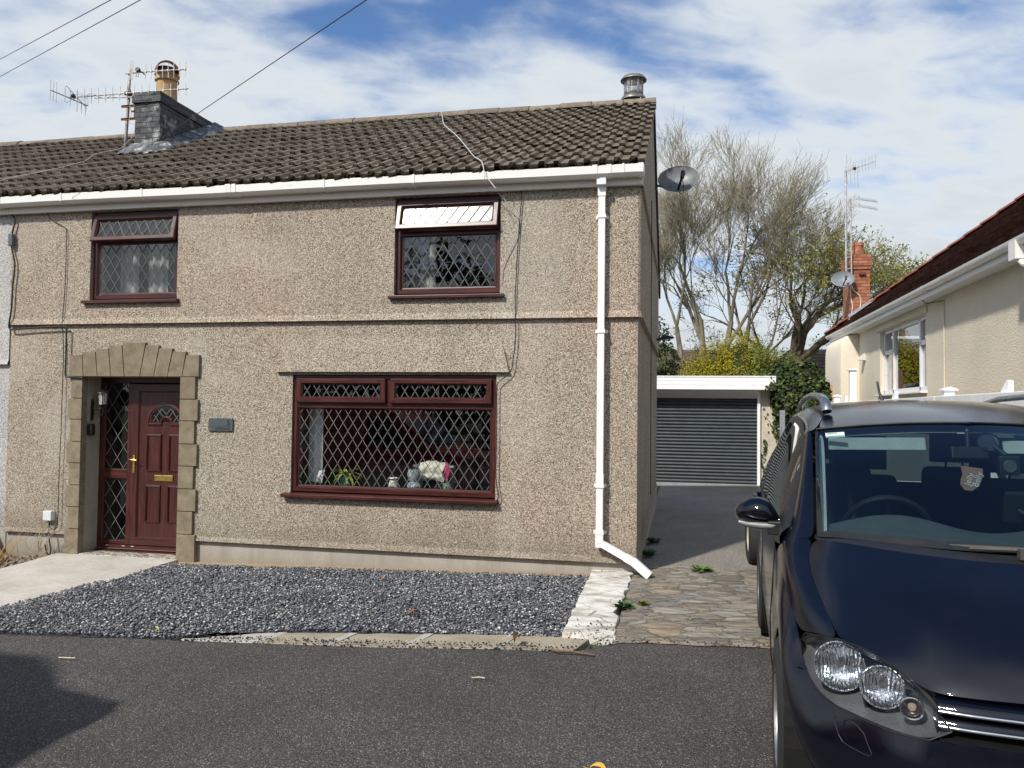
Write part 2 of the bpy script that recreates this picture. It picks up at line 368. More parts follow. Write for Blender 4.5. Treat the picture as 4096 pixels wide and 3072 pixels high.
def _mosaic():
    t = MT('slate_mosaic_step', rough=.6, spec=.4)
    p = t.scaled(t.pos(), (1, 2.0, 1))
    v = t.voro(11, vec=p); e = t.voro(11, 'DISTANCE_TO_EDGE', vec=p).outputs['Distance']
    sp = t.n.new('ShaderNodeSeparateColor'); t.l.new(v.outputs['Color'], sp.inputs[0])
    c = t.ramp(sp.outputs[0], [(0, (.05, .05, .055)), (.3, (.16, .15, .14)), (.55, (.30, .26, .19)), (.8, (.22, .22, .23)), (1, (.42, .39, .32))])
    c = t.mix(t.rng(e, .05, .09, 1, 0), c, (.55, .5, .4)); t.col(c); t.bump(e, .4, .01); return t.m
M_mosaic = _mosaic()
def _tile(name, cols, moss=(.035, .03, .016)):
    t = MT(name, rough=.88, spec=.25)
    r = t.island(); c = t.ramp(r, [(0, cols[0]), (.5, cols[1]), (1, cols[2])])
    c = t.mix(1.0, c, t.ramp(t.noise(14, 6, .7), [(.3, (.6, .58, .55)), (.7, (1.35, 1.32, 1.28))]), 'MULTIPLY')
    li = t.math('ADD', t.voro(7.0).outputs['Distance'], t.math('MULTIPLY', t.noise(26, 4), .32))
    c = t.mix(t.rng(li, .24, .19, 0, .8), c, (.36, .34, .27))
    c = t.mix(t.rng(t.noise(3.1, 5, .6), .66, .76, 0, .55), c, (.30, .17, .05))
    t.col(c); t.bump(t.noise(110, 4), .5, .004); return t.m
M_tile = _tile('roof_tile_brown', ((.12, .097, .075), (.15, .124, .098), (.18, .15, .12)))
M_moss = None
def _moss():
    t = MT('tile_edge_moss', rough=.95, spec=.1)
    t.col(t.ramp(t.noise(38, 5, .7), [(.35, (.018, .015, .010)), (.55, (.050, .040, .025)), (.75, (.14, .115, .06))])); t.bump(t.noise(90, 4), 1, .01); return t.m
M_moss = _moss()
M_ridge = _tile('ridge_tile_grey', ((.17, .14, .115), (.21, .175, .14), (.25, .21, .17)))
M_upvc = None
def _upvc(name, base, dirt, d0=.62, d1=.8):
    t = MT(name, base, .35, spec=.5)
    c = t.mix(t.rng(t.noise(2.2, 7, .72, vec=t.scaled(t.pos(), (1, 1, 3))), d0, d1, 0, .55), base, dirt); t.col(c); t.rgh(t.rng(t.noise(20, 4), .3, .7, .28, .5)); return t.m
M_upvc = _upvc('white_upvc', (.80, .79, .755), (.40, .38, .30))
M_fascia = _upvc('cream_white_fascia', (.72, .68, .62), (.42, .38, .31), .55, .8)
def _mahog(name, sc):
    t = MT(name, (.1, .02, .015), .34, spec=.5)
    g = t.noise(1, 5, .65, vec=t.scaled(t.pos(), sc), dist=.4)
    t.col(t.ramp(g, [(.32, (.022, .0055, .005)), (.5, (.052, .011, .0085)), (.68, (.095, .022, .0145))])); t.rgh(t.rng(g, .3, .7, .30, .42)); t.bump(g, .12, .002); return t.m
M_mv = _mahog('mahogany_upvc_upright', (60, 60, 2.5)); M_mh = _mahog('mahogany_upvc_rail', (2.5, 60, 60))
M_lead = plain('lead_strip', (.125, .125, .13), .55, .0, var=.2)
M_glass = glassmat('window_glass', (.93, .96, .95), 1.55, 0, 1.55, .02)
M_glass_sun = glassmat('window_glass_sun_glare', (.93, .96, .95), 1.55, .24, 1.15)  # roughened copy of the pane glass, spreads the sun's glint white across it
M_glass_up = glassmat('window_glass_upper', (.93, .96, .95), 1.55, 0, 1.7, .10)
M_black = plain('black_cable_plastic', (.012, .012, .013), .5)
M_greyc = plain('grey_cable_plastic', (.42, .41, .40), .5)
M_castiron = plain('black_painted_iron', (.015, .015, .016), .45, bump=.3)
M_brass = plain('brass', (.60, .42, .12), .32, 1.0)
M_galv = plain('galvanised_steel', (.46, .49, .52), .42, .8, var=.25, scale=30)
M_alu = plain('aerial_aluminium', (.46, .45, .44), .45, .6, var=.3)
M_rust = plain('rusty_steel', (.16, .055, .03), .85, .2, var=.5, scale=25)
M_interior = plain('room_wall', (.22, .20, .18), .9)
M_curtain = plain('net_curtain', (.34, .34, .32), .9)
# ================================================================ the semi-detached house
HX0, HX1, HD = -7.37, 0.0, 6.0
EY, EZ, RY, RZ = -.17, 4.03, 3.0, 5.83
house = thing('semi_detached_house', 'tan pebbledashed two storey house with brown tiled roof and mahogany windows', 'house', (-3.7, 0, G(-3.7)))
DOORX0, DOORX1, DOORTOP = -6.344, -5.067, 1.93
HOLES = [(-6.285, -5.151, 2.805, 3.838), (-2.562, -1.408, 2.79, 3.838), (-3.718, -1.437, .665, 1.957), (DOORX0, DOORX1, -.5, DOORTOP)]
def holed_wall(mb, x0, x1, z0, z1, holes, y, m=0):
    xs = sorted({x0, x1, *[q for h in holes for q in h[:2] if x0 < q < x1]}); zs = sorted({z0, z1, *[q for h in holes for q in h[2:] if z0 < q < z1]})
    for a, b in zip(xs, xs[1:]):
        for c, d in zip(zs, zs[1:]):
            mx, mz = (a+b)/2, (c+d)/2
            if any(h[0] < mx < h[1] and h[2] < mz < h[3] for h in holes): continue
            mb.quad((a, y, c), (b, y, c), (b, y, d), (a, y, d), m)
def reveals(mb, h, y0, y1, sides='LRTB', m=0):
    x0, x1, z0, z1 = h
    if 'L' in sides: mb.quad((x0, y0, z0), (x0, y0, z1), (x0, y1, z1), (x0, y1, z0), m)
    if 'R' in sides: mb.quad((x1, y0, z0), (x1, y1, z0), (x1, y1, z1), (x1, y0, z1), m)
    if 'T' in sides: mb.quad((x0, y0, z1), (x1, y0, z1), (x1, y1, z1), (x0, y1, z1), m)
    if 'B' in sides: mb.quad((x0, y0, z0), (x0, y1, z0), (x1, y1, z0), (x1, y0, z0), m)
BZ, PZ = 2.535, .108
w = MB()
# ground floor render, its lower edge kicked out over the plinth
holed_wall(w, HX0, HX1, PZ+.05, BZ-.02, HOLES, 0.0)
for a, b in ((HX0, DOORX0), (DOORX1, HX1)):
    w.quad((a, -.022, PZ), (b, -.022, PZ-(.012 if b == 0 else 0)), (b, 0, PZ+.05), (a, 0, PZ+.05)); w.quad((a, .06, PZ), (b, .06, PZ-(.012 if b == 0 else 0)), (b, -.022, PZ-(.012 if b == 0 else 0)), (a, -.022, PZ))
# first floor render stands proud with a drip over the band
holed_wall(w, HX0, HX1, BZ+.07, 3.93, HOLES, -.022)
w.quad((HX0, -.048, BZ), (HX1, -.048, BZ), (HX1, -.022, BZ+.07), (HX0, -.022, BZ+.07)); w.quad((HX0, .0, BZ), (HX1, .0, BZ), (HX1, -.048, BZ), (HX0, -.048, BZ))
w.quad((HX0, 0.0, BZ-.02), (HX1, 0, BZ-.02), (HX1, .0, BZ), (HX0, .0, BZ))
for h in HOLES[:2]: reveals(w, h, -.022, .2)
reveals(w, HOLES[2], 0, .2)
# hood of render over the wide window
hx0, hx1 = -3.90, -1.30
w.quad((hx0, -.045, 1.985), (hx1, -.045, 1.985), (hx1-.1, -.001, 2.36), (hx0+.1, -.001, 2.36)); w.quad((hx0, 0, 1.985), (hx1, 0, 1.985), (hx1, -.045, 1.985), (hx0, -.045, 1.985))
w.add([(hx0, -.045, 1.985), (hx0+.1, -.001, 2.36), (hx0, 0, 1.985)], [(0, 1, 2)]); w.add([(hx1, -.045, 1.985), (hx1, 0, 1.985), (hx1-.1, -.001, 2.36)], [(0, 1, 2)])
w.box(HX0, -3.72, .001, .03, 1.957, 1.984); 
# gable end
def gz(y): return EZ-.07+(y-EY)*(RZ-EZ)/(RY-EY) if y <= RY else RZ-.07-(y-RY)*.64
gp = [(0, BZ+.07), (HD, BZ+.07), (HD, gz(HD)), (RY, gz(RY)), (0, gz(0))]
w.add([(.022, y, z) for y, z in gp], [tuple(range(5))])
w.quad((.048, 0, BZ), (.048, HD, BZ), (.022, HD, BZ+.07), (.022, 0, BZ+.07)); w.quad((0, HD, BZ), (.048, HD, BZ), (.048, 0, BZ), (0, 0, BZ))
w.quad((.048, 0, BZ), (.022, 0, BZ+.07), (0, -.022, BZ+.07), (0, -.048, BZ)); w.quad((.022, 0, BZ+.07), (.022, 0, 3.93), (0, -.022, 3.93), (0, -.022, BZ+.07))
w.quad((0, 0, PZ), (0, HD, PZ+.2), (0, HD, BZ), (0, 0, BZ)); w.quad((.025, 0, PZ), (.025, HD, PZ+.2), (0, HD, PZ+.25), (0, 0, PZ+.05)); w.quad((-.05, HD, PZ+.2), (.025, HD, PZ+.2), (.025, 0, PZ), (-.05, 0, PZ))
# second drip at eaves height
w.quad((.05, .0, 3.83), (.05, HD, 3.83), (.023, HD, 3.9), (.023, 0, 3.9)); w.quad((.02, HD, 3.83), (.05, HD, 3.83), (.05, 0, 3.83), (.02, 0, 3.83))
# rear wall and inside faces
w.quad((HX0, HD, 0), (HX0, HD, 3.95), (HX1, HD, 3.95), (HX1, HD, 0))
w.build('wall', M_pebble, house)
# plain backs of the walls, floors and partitions (seen dimly through the glass)
iw = MB()
holed_wall(iw, HX0, HX1, -.1, 3.9, HOLES, .25)
for h in HOLES[:3]: reveals(iw, h, .2, .25)
for zf in (-.08, 2.35, 2.5, 3.9): iw.quad((HX0, .25, zf), (HX1, .25, zf), (HX1, HD-.1, zf), (HX0, HD-.1, zf))
for xp in (HX0+.02, -4.3, -.06): iw.quad((xp, .25, -.1), (xp, HD-.1, -.1), (xp, HD-.1, 3.9), (xp, .25, 3.9))
iw.quad((HX0, 3.6, -.1), (HX1, 3.6, -.1), (HX1, 3.6, 3.9), (HX0, 3.6, 3.9))
iw.build('inner_wall', M_interior, house)
# plinth
pl = MB()
for a, b in ((HX0, DOORX0-.1), (DOORX1+.16, HX1+.01)): pl.box(a, b, .03, .25, -.5, PZ+.03)
pl.prism([(.05, -.5), (HD, -.5), (HD, PZ+.24), (.05, PZ+.02)], -.25, .012, 'x')
pl.build('plinth', M_plinth, house)
# ---- porch: recess, quoins, voussoirs
pr = MB()
YD = .285
pr.quad((DOORX0, 0, -.4), (DOORX0, 0, DOORTOP), (DOORX0, YD+.1, DOORTOP), (DOORX0, YD+.1, -.4)); pr.quad((DOORX1, 0, -.4), (DOORX1, YD+.1, -.4), (DOORX1, YD+.1, DOORTOP), (DOORX1, 0, DOORTOP))
pr.quad((DOORX0, 0, DOORTOP), (DOORX1, 0, DOORTOP), (DOORX1, YD+.1, DOORTOP), (DOORX0, YD+.1, DOORTOP))
pr.build('porch_reveal', M_reveal, house)
q = MB()
zq = [-.36, .174, .428, .677, .930, 1.176, 1.433, 1.676, 1.928]
for i, (a, b) in enumerate(zip(zq, zq[1:])):
    wide = (i % 2 == 0)
    g_ = .004
    q.box(DOORX0-(.18 if wide else .142), DOORX0+.004, -.034, .06, a+g_, b-g_)
    q.box(DOORX1-.004, DOORX1+(.222 if i % 2 == 0 else .184), -.034, .06, a+g_, b-g_)
q.build('quoin', M_quoin, house, bevel=.004)
vo = MB()
tops = [(-6.522, -6.354, 2.177), (-6.351, -6.179, 2.212), (-6.174, -6.005, 2.25), (-6.001, -5.832, 2.286), (-5.826, -5.522, 2.318), (-5.518, -5.348, 2.284), (-5.345, -5.176, 2.248), (-5.172, -5.006, 2.21), (-5.002, -4.84, 2.172)]
bots = [-6.522, -6.327, -6.141, -5.965, -5.787, -5.589, -5.410, -5.235, -5.051, -4.84]
for (a, b, z), c, d in zip(tops, bots, bots[1:]):
    vo.prism([(c+.003, DOORTOP), (d-.003, DOORTOP), (b-.001, z), (a+.001, z)], -.036, .06, 'y')
vo.build('arch', M_quoin, house, bevel=.003)
# ---- leaded lights
def lead_lines(mb, x0, x1, z0, z1, px, pz, y, ox=0.0, wd=.0066, M=None):
    cx, cz = (x0+x1)/2+ox, (z0+z1)/2
    n = int((x1-x0)/px+(z1-z0)/pz)+3
    for s in (1, -1):
        for k in range(-n, n+1):
            # line: (x-cx)/px + s*(z-cz)/pz = k+.5
            pts = []
            for xx in (x0, x1):
                zz_ = cz+s*pz*(k+.5-(xx-cx)/px)
                if z0-1e-9 <= zz_ <= z1+1e-9: pts.append((xx, zz_))
            for zz_ in (z0, z1):
                xx = cx+px*(k+.5-s*(zz_-cz)/pz)
                if x0 < xx < x1: pts.append((xx, zz_))
            if len(pts) >= 2:
                (a, b), (c, d) = pts[0], pts[-1]
                if math.hypot(a-c, b-d) < .015: continue
                P, Q = Vector((a, y, b)), Vector((c, y, d))
                if M is not None: P, Q = M @ P, M @ Q
                upv = Vector((0, 1, 0)) if M is None else (M.to_3x3() @ Vector((0, 1, 0)))
                mb.bar(P, Q, wd, .004, upv)
FR = [(0, .10), (0, .03), (.006, .026), (.045, .026), (.058, .045), (.058, .10)]
def window(name_label, x0, x1, z0, z1, parts, sill, px=.113, pz=.176, glass=None):
    """outer frame is the part; bars, sashes, panes, lead and sill hang under it"""
    f = MB(); f.ring(x0, x1, z0, z1, FR)
    for kind, *a in parts:
        if kind == 'transom': (z,) = a; f.box(x0+.05, x1-.05, .028, .10, z-.032, z+.032, 1)
        if kind == 'mullion': x, za, zb = a; f.box(x-.03, x+.03, .028, .10, za, zb, 0)
    fr = f.build('window', [M_mv, M_mh], house); fr['label'] = name_label
    for kind, *a in parts:
        if kind == 'fixed':
            ax, bx, az, bz = a
            g_ = MB(); g_.ring(ax, bx, az, bz, [(0, .06), (0, .0505), (.014, .0535), (.014, .07)]); g_.build('glazing_bead', [M_mv, M_mh], fr)
            p_ = MB(); p_.quad((ax, .056, az), (bx, .056, az), (bx, .056, bz), (ax, .056, bz)); p_.build('pane', glass or M_glass, fr)
            l_ = MB(); lead_lines(l_, ax+.02, bx-.02, az+.02, bz-.02, px, pz, .052); l_.build('leading', M_lead, fr)
        if kind in ('sash', 'open_sash'):
            ax, bx, az, bz, tilt = a
            Mx = Matrix.Translation((0, .02, bz)) @ Matrix.Rotation(R(-tilt), 4, 'X') @ Matrix.Translation((0, -.02, -bz))
            s_ = MB(); s_.ring(ax, bx, az, bz, [(0, .05), (0, -.006), (.008, -.012), (.048, -.012), (.066, .012), (.066, .05)]); s_.ring(ax, bx, az, bz, [(.066, .05), (0, .05)])
            s_.v = [tuple(Mx @ Vector(v)) for v in s_.v]; so = s_.build('sash', [M_mv, M_mh], fr)
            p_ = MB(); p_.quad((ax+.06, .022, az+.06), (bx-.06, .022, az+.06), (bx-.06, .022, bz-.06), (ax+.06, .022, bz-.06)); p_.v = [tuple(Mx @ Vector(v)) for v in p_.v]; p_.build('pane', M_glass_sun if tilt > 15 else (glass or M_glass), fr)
            l_ = MB(); lead_lines(l_, ax+.066, bx-.066, az+.066, bz-.066, px, pz, .017, M=Mx); l_.build('leading', M_lead, fr)
    s_ = MB(); sx0, sx1, sz = sill
    s_.prism([(-.075, sz-.035), (-.075, sz-.004), (-.062, sz+.002), (.1, sz+.016), (.1, sz-.035)], sx0, sx1, 'x'); s_.build('sill', M_mh, fr, bevel=.003)
    return fr
window('wide mahogany window of one large leaded pane under two small lights', -3.718, -1.437, .69, 1.955,
       [('transom', 1.632), ('mullion', -2.62, 1.66, 1.90), ('fixed', -3.66, -1.495, .748, 1.602), ('sash', -3.668, -2.648, 1.655, 1.915, 0), ('sash', -2.592, -1.487, 1.655, 1.915, 0)], (-3.80, -1.405, .668))
window('mahogany leaded window above the porch with its top light tilted open', -6.285, -5.151, 2.825, 3.838,
       [('transom', 3.50), ('fixed', -6.225, -5.21, 2.885, 3.47), ('open_sash', -6.262, -5.172, 3.475, 3.79, 13)], (-6.36, -5.115, 2.805), .118, .186, M_glass_up)
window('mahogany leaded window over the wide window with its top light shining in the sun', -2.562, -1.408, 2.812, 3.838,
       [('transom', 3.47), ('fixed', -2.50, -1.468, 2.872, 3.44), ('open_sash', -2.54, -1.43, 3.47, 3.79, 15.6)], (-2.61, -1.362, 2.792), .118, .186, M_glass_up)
# ---- front door and side light
dx = YD
df = MB()
df.ring(DOORX0+.004, DOORX1-.002, -.095, DOORTOP-.005, [(0, dx+.08), (0, dx-.01), (.055, dx-.01), (.066, dx+.01), (.066, dx+.08)])
MU = -5.935
df.box(MU-.03, MU+.03, dx-.01, dx+.07, -.03, DOORTOP-.07, 0)
df.box(DOORX0+.06, MU-.03, dx-.006, dx+.07, .735, .85, 1)
df.box(DOORX0+.06, MU-.03, dx-.004, dx+.07, -.03, .012, 1)
dfo = df.build('door_frame', [M_mv, M_mh], house, bevel=.006)
for a, b in ((.008, .738), (.848, DOORTOP-.06)):
    X0, X1 = DOORX0+.07, MU-.03
    p_ = MB(); p_.quad((X0, dx+.03, a), (X1, dx+.03, a), (X1, dx+.03, b), (X0, dx+.03, b)); p_.build('side_pane', M_glass, dfo)
    l_ = MB(); lead_lines(l_, X0, X1, a, b, .17, .25, dx+.024); l_.build('leading', M_lead, dfo)
th = MB(); th.prism([(dx-.09, -.125), (dx-.09, -.098), (dx-.02, -.09), (dx+.05, -.09), (dx+.05, -.125)], DOORX0+.002, DOORX1-.002, 'x'); th.build('threshold', M_mh, dfo, bevel=.003)
vt = MB()
for vx in (-6.2, -5.98, -5.86): vt.box(vx-.02, vx+.02, dx-.0125, dx-.009, -.055, -.045)
vt.build('drain_vent', M_greyc, dfo)
L0, L1 = MU+.035, DOORX1-.035
dl = MB(); dl.ring(L0, L1, -.03, DOORTOP-.075, [(0, dx+.05), (0, dx-.018), (.006, dx-.024), (.085, dx-.024), (.1, dx-.004)])
dl.quad((L0+.1, dx-.004, .07), (L1-.1, dx-.004, .07), (L1-.1, dx-.004, DOORTOP-.175), (L0+.1, dx-.004, DOORTOP-.175), 0)
def moulding(mb, x0, x1, z0, z1, y, wd=.022):
    mb.ring(x0, x1, z0, z1, [(0, y), (.003, y-.014), (.009, y-.016), (.013, y-.009), (.018, y-.012), (wd, y-.001)])
px1, px2 = -5.703, -5.412
for xa in (px1, px2):
    for za, zb in ((.832, 1.268), (.238, .676)): moulding(dl, xa, xa+.196, za, zb, dx-.004)
# sunburst light with its moulded surround
cxa, cza, ra = -5.455, 1.40, .243
def arc_band(mb, r0, r1, y0, y1, n=20, cut=None):
    for i in range(n):
        a0, a1 = math.pi*i/n, math.pi*(i+1)/n
        P = lambda r, a, y: (cxa+r*math.cos(a), y, cza+r*math.sin(a))
        mb.quad(P(r0, a0, y0), P(r0, a1, y0), P(r1, a1, y1), P(r1, a0, y1), 0)
for r0, r1, y0, y1 in ((.243, .24, dx-.004, dx-.02), (.24, .226, dx-.02, dx-.022), (.226, .218, dx-.022, dx-.013), (.218, .206, dx-.013, dx-.016), (.206, .19, dx-.016, dx-.002)): arc_band(dl, r0, r1, y0, y1)
for r0, r1, y0, y1 in ((.052, .056, dx-.004, dx-.018), (.056, .068, dx-.018, dx-.02), (.068, .078, dx-.02, dx-.012), (.078, .088, dx-.012, dx-.003)): arc_band(dl, r0, r1, y0, y1, 12)
for xa, xb in ((cxa-.243, cxa-.056), (cxa+.056, cxa+.243)): dl.prism([(dx-.002, cza-.03), (dx-.02, cza-.028), (dx-.021, cza-.012), (dx-.012, cza-.006), (dx-.016, cza+.004), (dx-.002, cza+.01)], xa, xb, 'x', 1)
dlo = dl.build('front_door', [M_mv, M_mh], house, bevel=.002); 
gl = MB(); n = 16
gl.add([(cxa+.19*math.cos(math.pi*i/n), dx-.0055, cza+.012+.18*math.sin(math.pi*i/n)) for i in range(n+1)], [tuple(range(n+1))]); gl.build('fanlight', glassmat('door_glass', (.25, .3, .3), 1.5, .02, 1.2), dlo)
l_ = MB()
for xa, za, xb, zb in ((-.17, .02, -.06, .165), (-.06, .165, .0, .10), (.06, .165, 0, .10), (.17, .02, .06, .165), (-.10, .145, -.045, .075), (.1, .145, .045, .075), (-.155, .09, -.10, .012), (.155, .09, .10, .012)): l_.bar((cxa+xa, dx-.009, cza+za), (cxa+xb, dx-.009, cza+zb), .008, .004, (0, 1, 0))
l_.build('leading', M_lead, dlo)
hd = MB(); hx_ = -5.853
hd.box(hx_-.014, hx_+.014, dx-.034, dx-.024, .81, 1.016); hd.tube([(hx_, dx-.03, .966), (hx_, dx-.07, .966)], .008, 8); hd.tube([(hx_-.04, dx-.07, .969), (hx_, dx-.075, .967), (hx_+.065, dx-.07, .96)], [.008, .010, .007], 8)
hd.tube([(hx_, dx-.0345, .885), (hx_, dx-.037, .885)], .009, 10); hd.build('handle', M_brass, dlo, bevel=.002)
lb = MB(); lb.ring(-5.59, -5.345, .723, .792, [(0, dx-.004), (0, dx-.016), (.01, dx-.018), (.012, dx-.012), (.03, dx-.012)]); lb.quad((-5.58, dx-.0125, .733), (-5.355, dx-.0125, .733), (-5.355, dx-.0125, .782), (-5.58, dx-.0125, .782)); lb.box(-5.575, -5.36, dx-.015, dx-.0124, .738, .742); lb.build('letterbox', [M_brass, M_brass], dlo)
# dark hall behind the side light is the house's inside
# ---- eaves: fascia, soffit, gutter, downpipe
def eaves(x0, x1, parent, mf=M_fascia):
    f = MB(); f.box(x0, x1, -.085, -.06, 3.845, 4.0); f.box(x0, x1, -.06, -.0225, 3.85, 3.87); return f.build('fascia', mf, parent, bevel=.003)
eaves(HX0, .005, house)
fe = MB(); fe.box(.0055, .045, -.084, .0, 3.85, 3.99); fe.build('fascia_end', M_fascia, house, bevel=.003)
GP = [(-.09, 4.005), (-.085, 3.935), (-.105, 3.915), (-.175, 3.915), (-.203, 3.94), (-.207, 4.015), (-.198, 4.022)]
def gutter(x0, x1, parent, sag=0.0):
    g_ = MB(); k = 14; vs = []
    for i in range(k+1):
        x = x0+(x1-x0)*i/k
        for y, z in GP: vs.append((x, y, z+sag*math.sin(i*.9)*.3))
    m = len(GP); g_.add(vs, [(i*m+j, (i+1)*m+j, (i+1)*m+j+1, i*m+j+1) for i in range(k) for j in range(m-1)])
    return g_
def gutter_collar(mb, x, wd, off=.007):
    c0, c1 = -.147, 3.968
    for i in range(len(GP)-1):
        (ya, za), (yb, zb) = GP[i], GP[i+1]
        e = lambda y, z: (c0+(y-c0)*1.11, c1+(z-c1)*1.14)
        (ya, za), (yb, zb) = e(ya, za), e(yb, zb)
        mb.quad((x-wd/2, ya, za), (x+wd/2, ya, za), (x+wd/2, yb, zb), (x-wd/2, yb, zb))
        for xs in (x-wd/2, x+wd/2): mb.quad((xs, ya, za), (xs, yb, zb), (xs, *GP[i+1]), (xs, *GP[i]))
gt = gutter(HX0, .06, house, .01)
gt.add([(.06, y, z) for y, z in GP], [tuple(range(len(GP)))])
gto = gt.build('gutter', M_upvc, house)
cl = MB()
for x in (-6.55, -5.5, -4.45, -3.3, -2.3, -1.55, -.14): gutter_collar(cl, x, .022)
for x in (-4.42, -4.36, -.42, -.28, .03): gutter_collar(cl, x, .05)
cl.build('gutter_bracket', M_upvc, gto)
dp = MB()
PX0, PX1, PY0, PY1 = -.392, -.324, -.105, -.04
dp.box(PX0, PX1, PY0, PY1, .32, 3.84); dp.box(PX0-.012, PX1+.012, -.17, -.05, 3.84, 3.93); dp.box(PX0-.006, PX1+.006, PY0-.006, PY1+.006, 3.74, 3.84)
for zc in (.92, .37): dp.box(PX0-.005, PX1+.005, PY0-.005, PY1+.004, zc-.07, zc+.06)
# lower bend and open shoe
a, b = Vector((-.358, -.0725, .305)), Vector((.045, -.105, .10))
d_ = (b-a); dn = d_.normalized(); sd = Vector((0, 1, 0)); sd = (sd-dn*sd.dot(dn)).normalized(); up_ = dn.cross(sd)*-1
dp.obox((Vector((-.358, -.0725, .305))), (.036, 0, 0), (0, .0345, 0), (0, 0, .05))
dp.obox(a+d_*.42, d_*.48, sd*.0335, up_*.0335); dp.obox(a+d_*.72, dn*.04, sd*.038, up_*.038)
e0 = a+d_*.86; dn2 = Vector((.80, -.22, -.62)).normalized(); sd2 = (sd-dn2*sd.dot(dn2)).normalized(); up2 = dn2.cross(sd2)*-1
for s1, s2 in ((sd2, up2), (-sd2, up2)): dp.obox(e0+dn2*.085+s1*.037, dn2*.11, s1*.003, s2*.039)
for s1, s2 in ((up2, sd2), (-up2, sd2)): dp.obox(e0+dn2*.085+s1*.037, dn2*.11, s1*.003, s2*.0345)
dpo = dp.build('downpipe', _upvc('downpipe_upvc', (.82, .815, .80), (.5, .47, .4), .66, .85), house, bevel=.004)
ck = MB()
for zc in (3.54, 2.39, .86, .40):
    ck.box(PX0-.009, PX1+.009, PY0-.008, PY0, zc-.018, zc+.018); ck.box(PX0-.009, PX0-.0055, PY0, -.02, zc-.018, zc+.018); ck.box(PX1+.0055, PX1+.009, PY0, -.02, zc-.018, zc+.018); ck.box(PX0-.03, PX1+.03, -.035, -.025, zc-.016, zc+.016)
ck.build('pipe_clip', M_upvc, dpo)
# ---- roof
SL = math.hypot(RY-EY, RZ-EZ); SC, SS = (RY-EY)/SL, (RZ-EZ)/SL
def tile_roof(x0, x1, parent, right_anchor, seed=1):
    rnd = random.Random(seed); t = MB(); NC = 11; gauge = (SL+.02)/NC
    prof = [(0, .003), (.004, .030), (.052, .030), (.072, .0), (.146, .0), (.166, .030), (.214, .030), (.234, 0), (.299, 0)]
    def P(x, s, h): return (x, EY+s*SC-h*SS, EZ+s*SS+h*SC)
    ntile = int((x1-x0)/.302)+2
    for c in range(NC):
        for k in range(ntile):
            bx = right_anchor-(k+1)*.302
            if bx+.302 < x0: continue
            jx, jh, js = rnd.uniform(-.002, .002), rnd.uniform(-.003, .004), rnd.uniform(-.006, .006)
            if rnd.random() < .06: jh += .008
            s0 = c*gauge-.03+js; s1 = s0+gauge+.05
            tilt = rnd.uniform(-.004, .004); pts = [(max(x0, bx+jx+dx_), h+jh+tilt*dx_/.3) for dx_, h in prof]
            pts = [p for i, p in enumerate(pts) if i == 0 or p[0] > pts[i-1][0]+1e-4]
            m = len(pts)
            if m < 2: continue
            vs = [P(x, s0+rnd.uniform(-.003, .003), h+.047) for x, h in pts]+[P(x, s1, h+.012) for x, h in pts]+[P(x, s0+.012, h+.008-rnd.uniform(0, .008)) for x, h in pts]
            t.add(vs, [(i, i+1, m+i+1, m+i) for i in range(m-1)], 0)
            b = len(t.v)-len(vs)
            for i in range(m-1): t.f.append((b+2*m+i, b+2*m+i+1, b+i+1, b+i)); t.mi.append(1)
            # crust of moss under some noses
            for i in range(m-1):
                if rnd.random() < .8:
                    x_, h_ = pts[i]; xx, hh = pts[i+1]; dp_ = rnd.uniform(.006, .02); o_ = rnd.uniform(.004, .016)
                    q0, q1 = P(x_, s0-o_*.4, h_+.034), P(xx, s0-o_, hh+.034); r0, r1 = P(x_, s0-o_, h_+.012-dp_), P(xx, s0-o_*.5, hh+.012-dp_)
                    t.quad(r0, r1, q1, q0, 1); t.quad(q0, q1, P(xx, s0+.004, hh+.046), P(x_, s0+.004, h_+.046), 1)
    return t
rt = tile_roof(HX0, .07, house, .072)
rt.quad((HX0, RY, RZ-.03), (.05, RY, RZ-.03), (.05, HD+.15, RZ-.03-(HD+.15-RY)*.64), (HX0, HD+.15, RZ-.03-(HD+.15-RY)*.64), 0)
rt.quad((HX0, EY+.05, EZ-.03), (.05, EY+.05, EZ-.03), (.05, RY, RZ-.03), (HX0, RY, RZ-.03), 0)
rto = rt.build('roof', [M_tile, M_moss], house)
def ridge(x0, x1, parent, seed):
    rnd = random.Random(seed); m = MB(); x = x1
    while x > x0+.02:
        L = min(.44, x-x0); dz = rnd.uniform(-.006, .006); ry = rnd.uniform(-.008, .008); n = 8; vs = []
        for xx in (x-L+.004, x-.004):
            for j in range(n+1):
                a = math.pi*(j/n); vs.append((xx, RY+ry-.14*math.cos(a), RZ-.03+dz+.115*math.sin(a)*(1-.2*abs(math.cos(a)))))
        m.add(vs, [(j, j+1, n+1+j+1, n+1+j) for j in range(n)]+[tuple(range(n, -1, -1)), tuple(n+1+j for j in range(n+1))]); x -= L
    return m.build('ridge_tile', M_ridge, parent)
ridge(HX0+.3+.4, .065, rto, 3)
ve = MB()
ve.prism([(EY+.03, EZ-.06), (RY, RZ-.06), (RY, RZ+.0), (EY+.03, EZ+.01)], .024, .058, 'x'); ve.build('verge', M_plinth, rto)
bb = MB(); bb.prism([(RY, RZ-.10), (RY+.02, RZ+.04), (HD+.18, RZ-.03-(HD+.18-RY)*.64+.02), (HD+.18, RZ-.22-(HD+.18-RY)*.64)], .02, .05, 'x'); bb.build('bargeboard', plain('dark_bargeboard', (.025, .018, .015), .7), house)
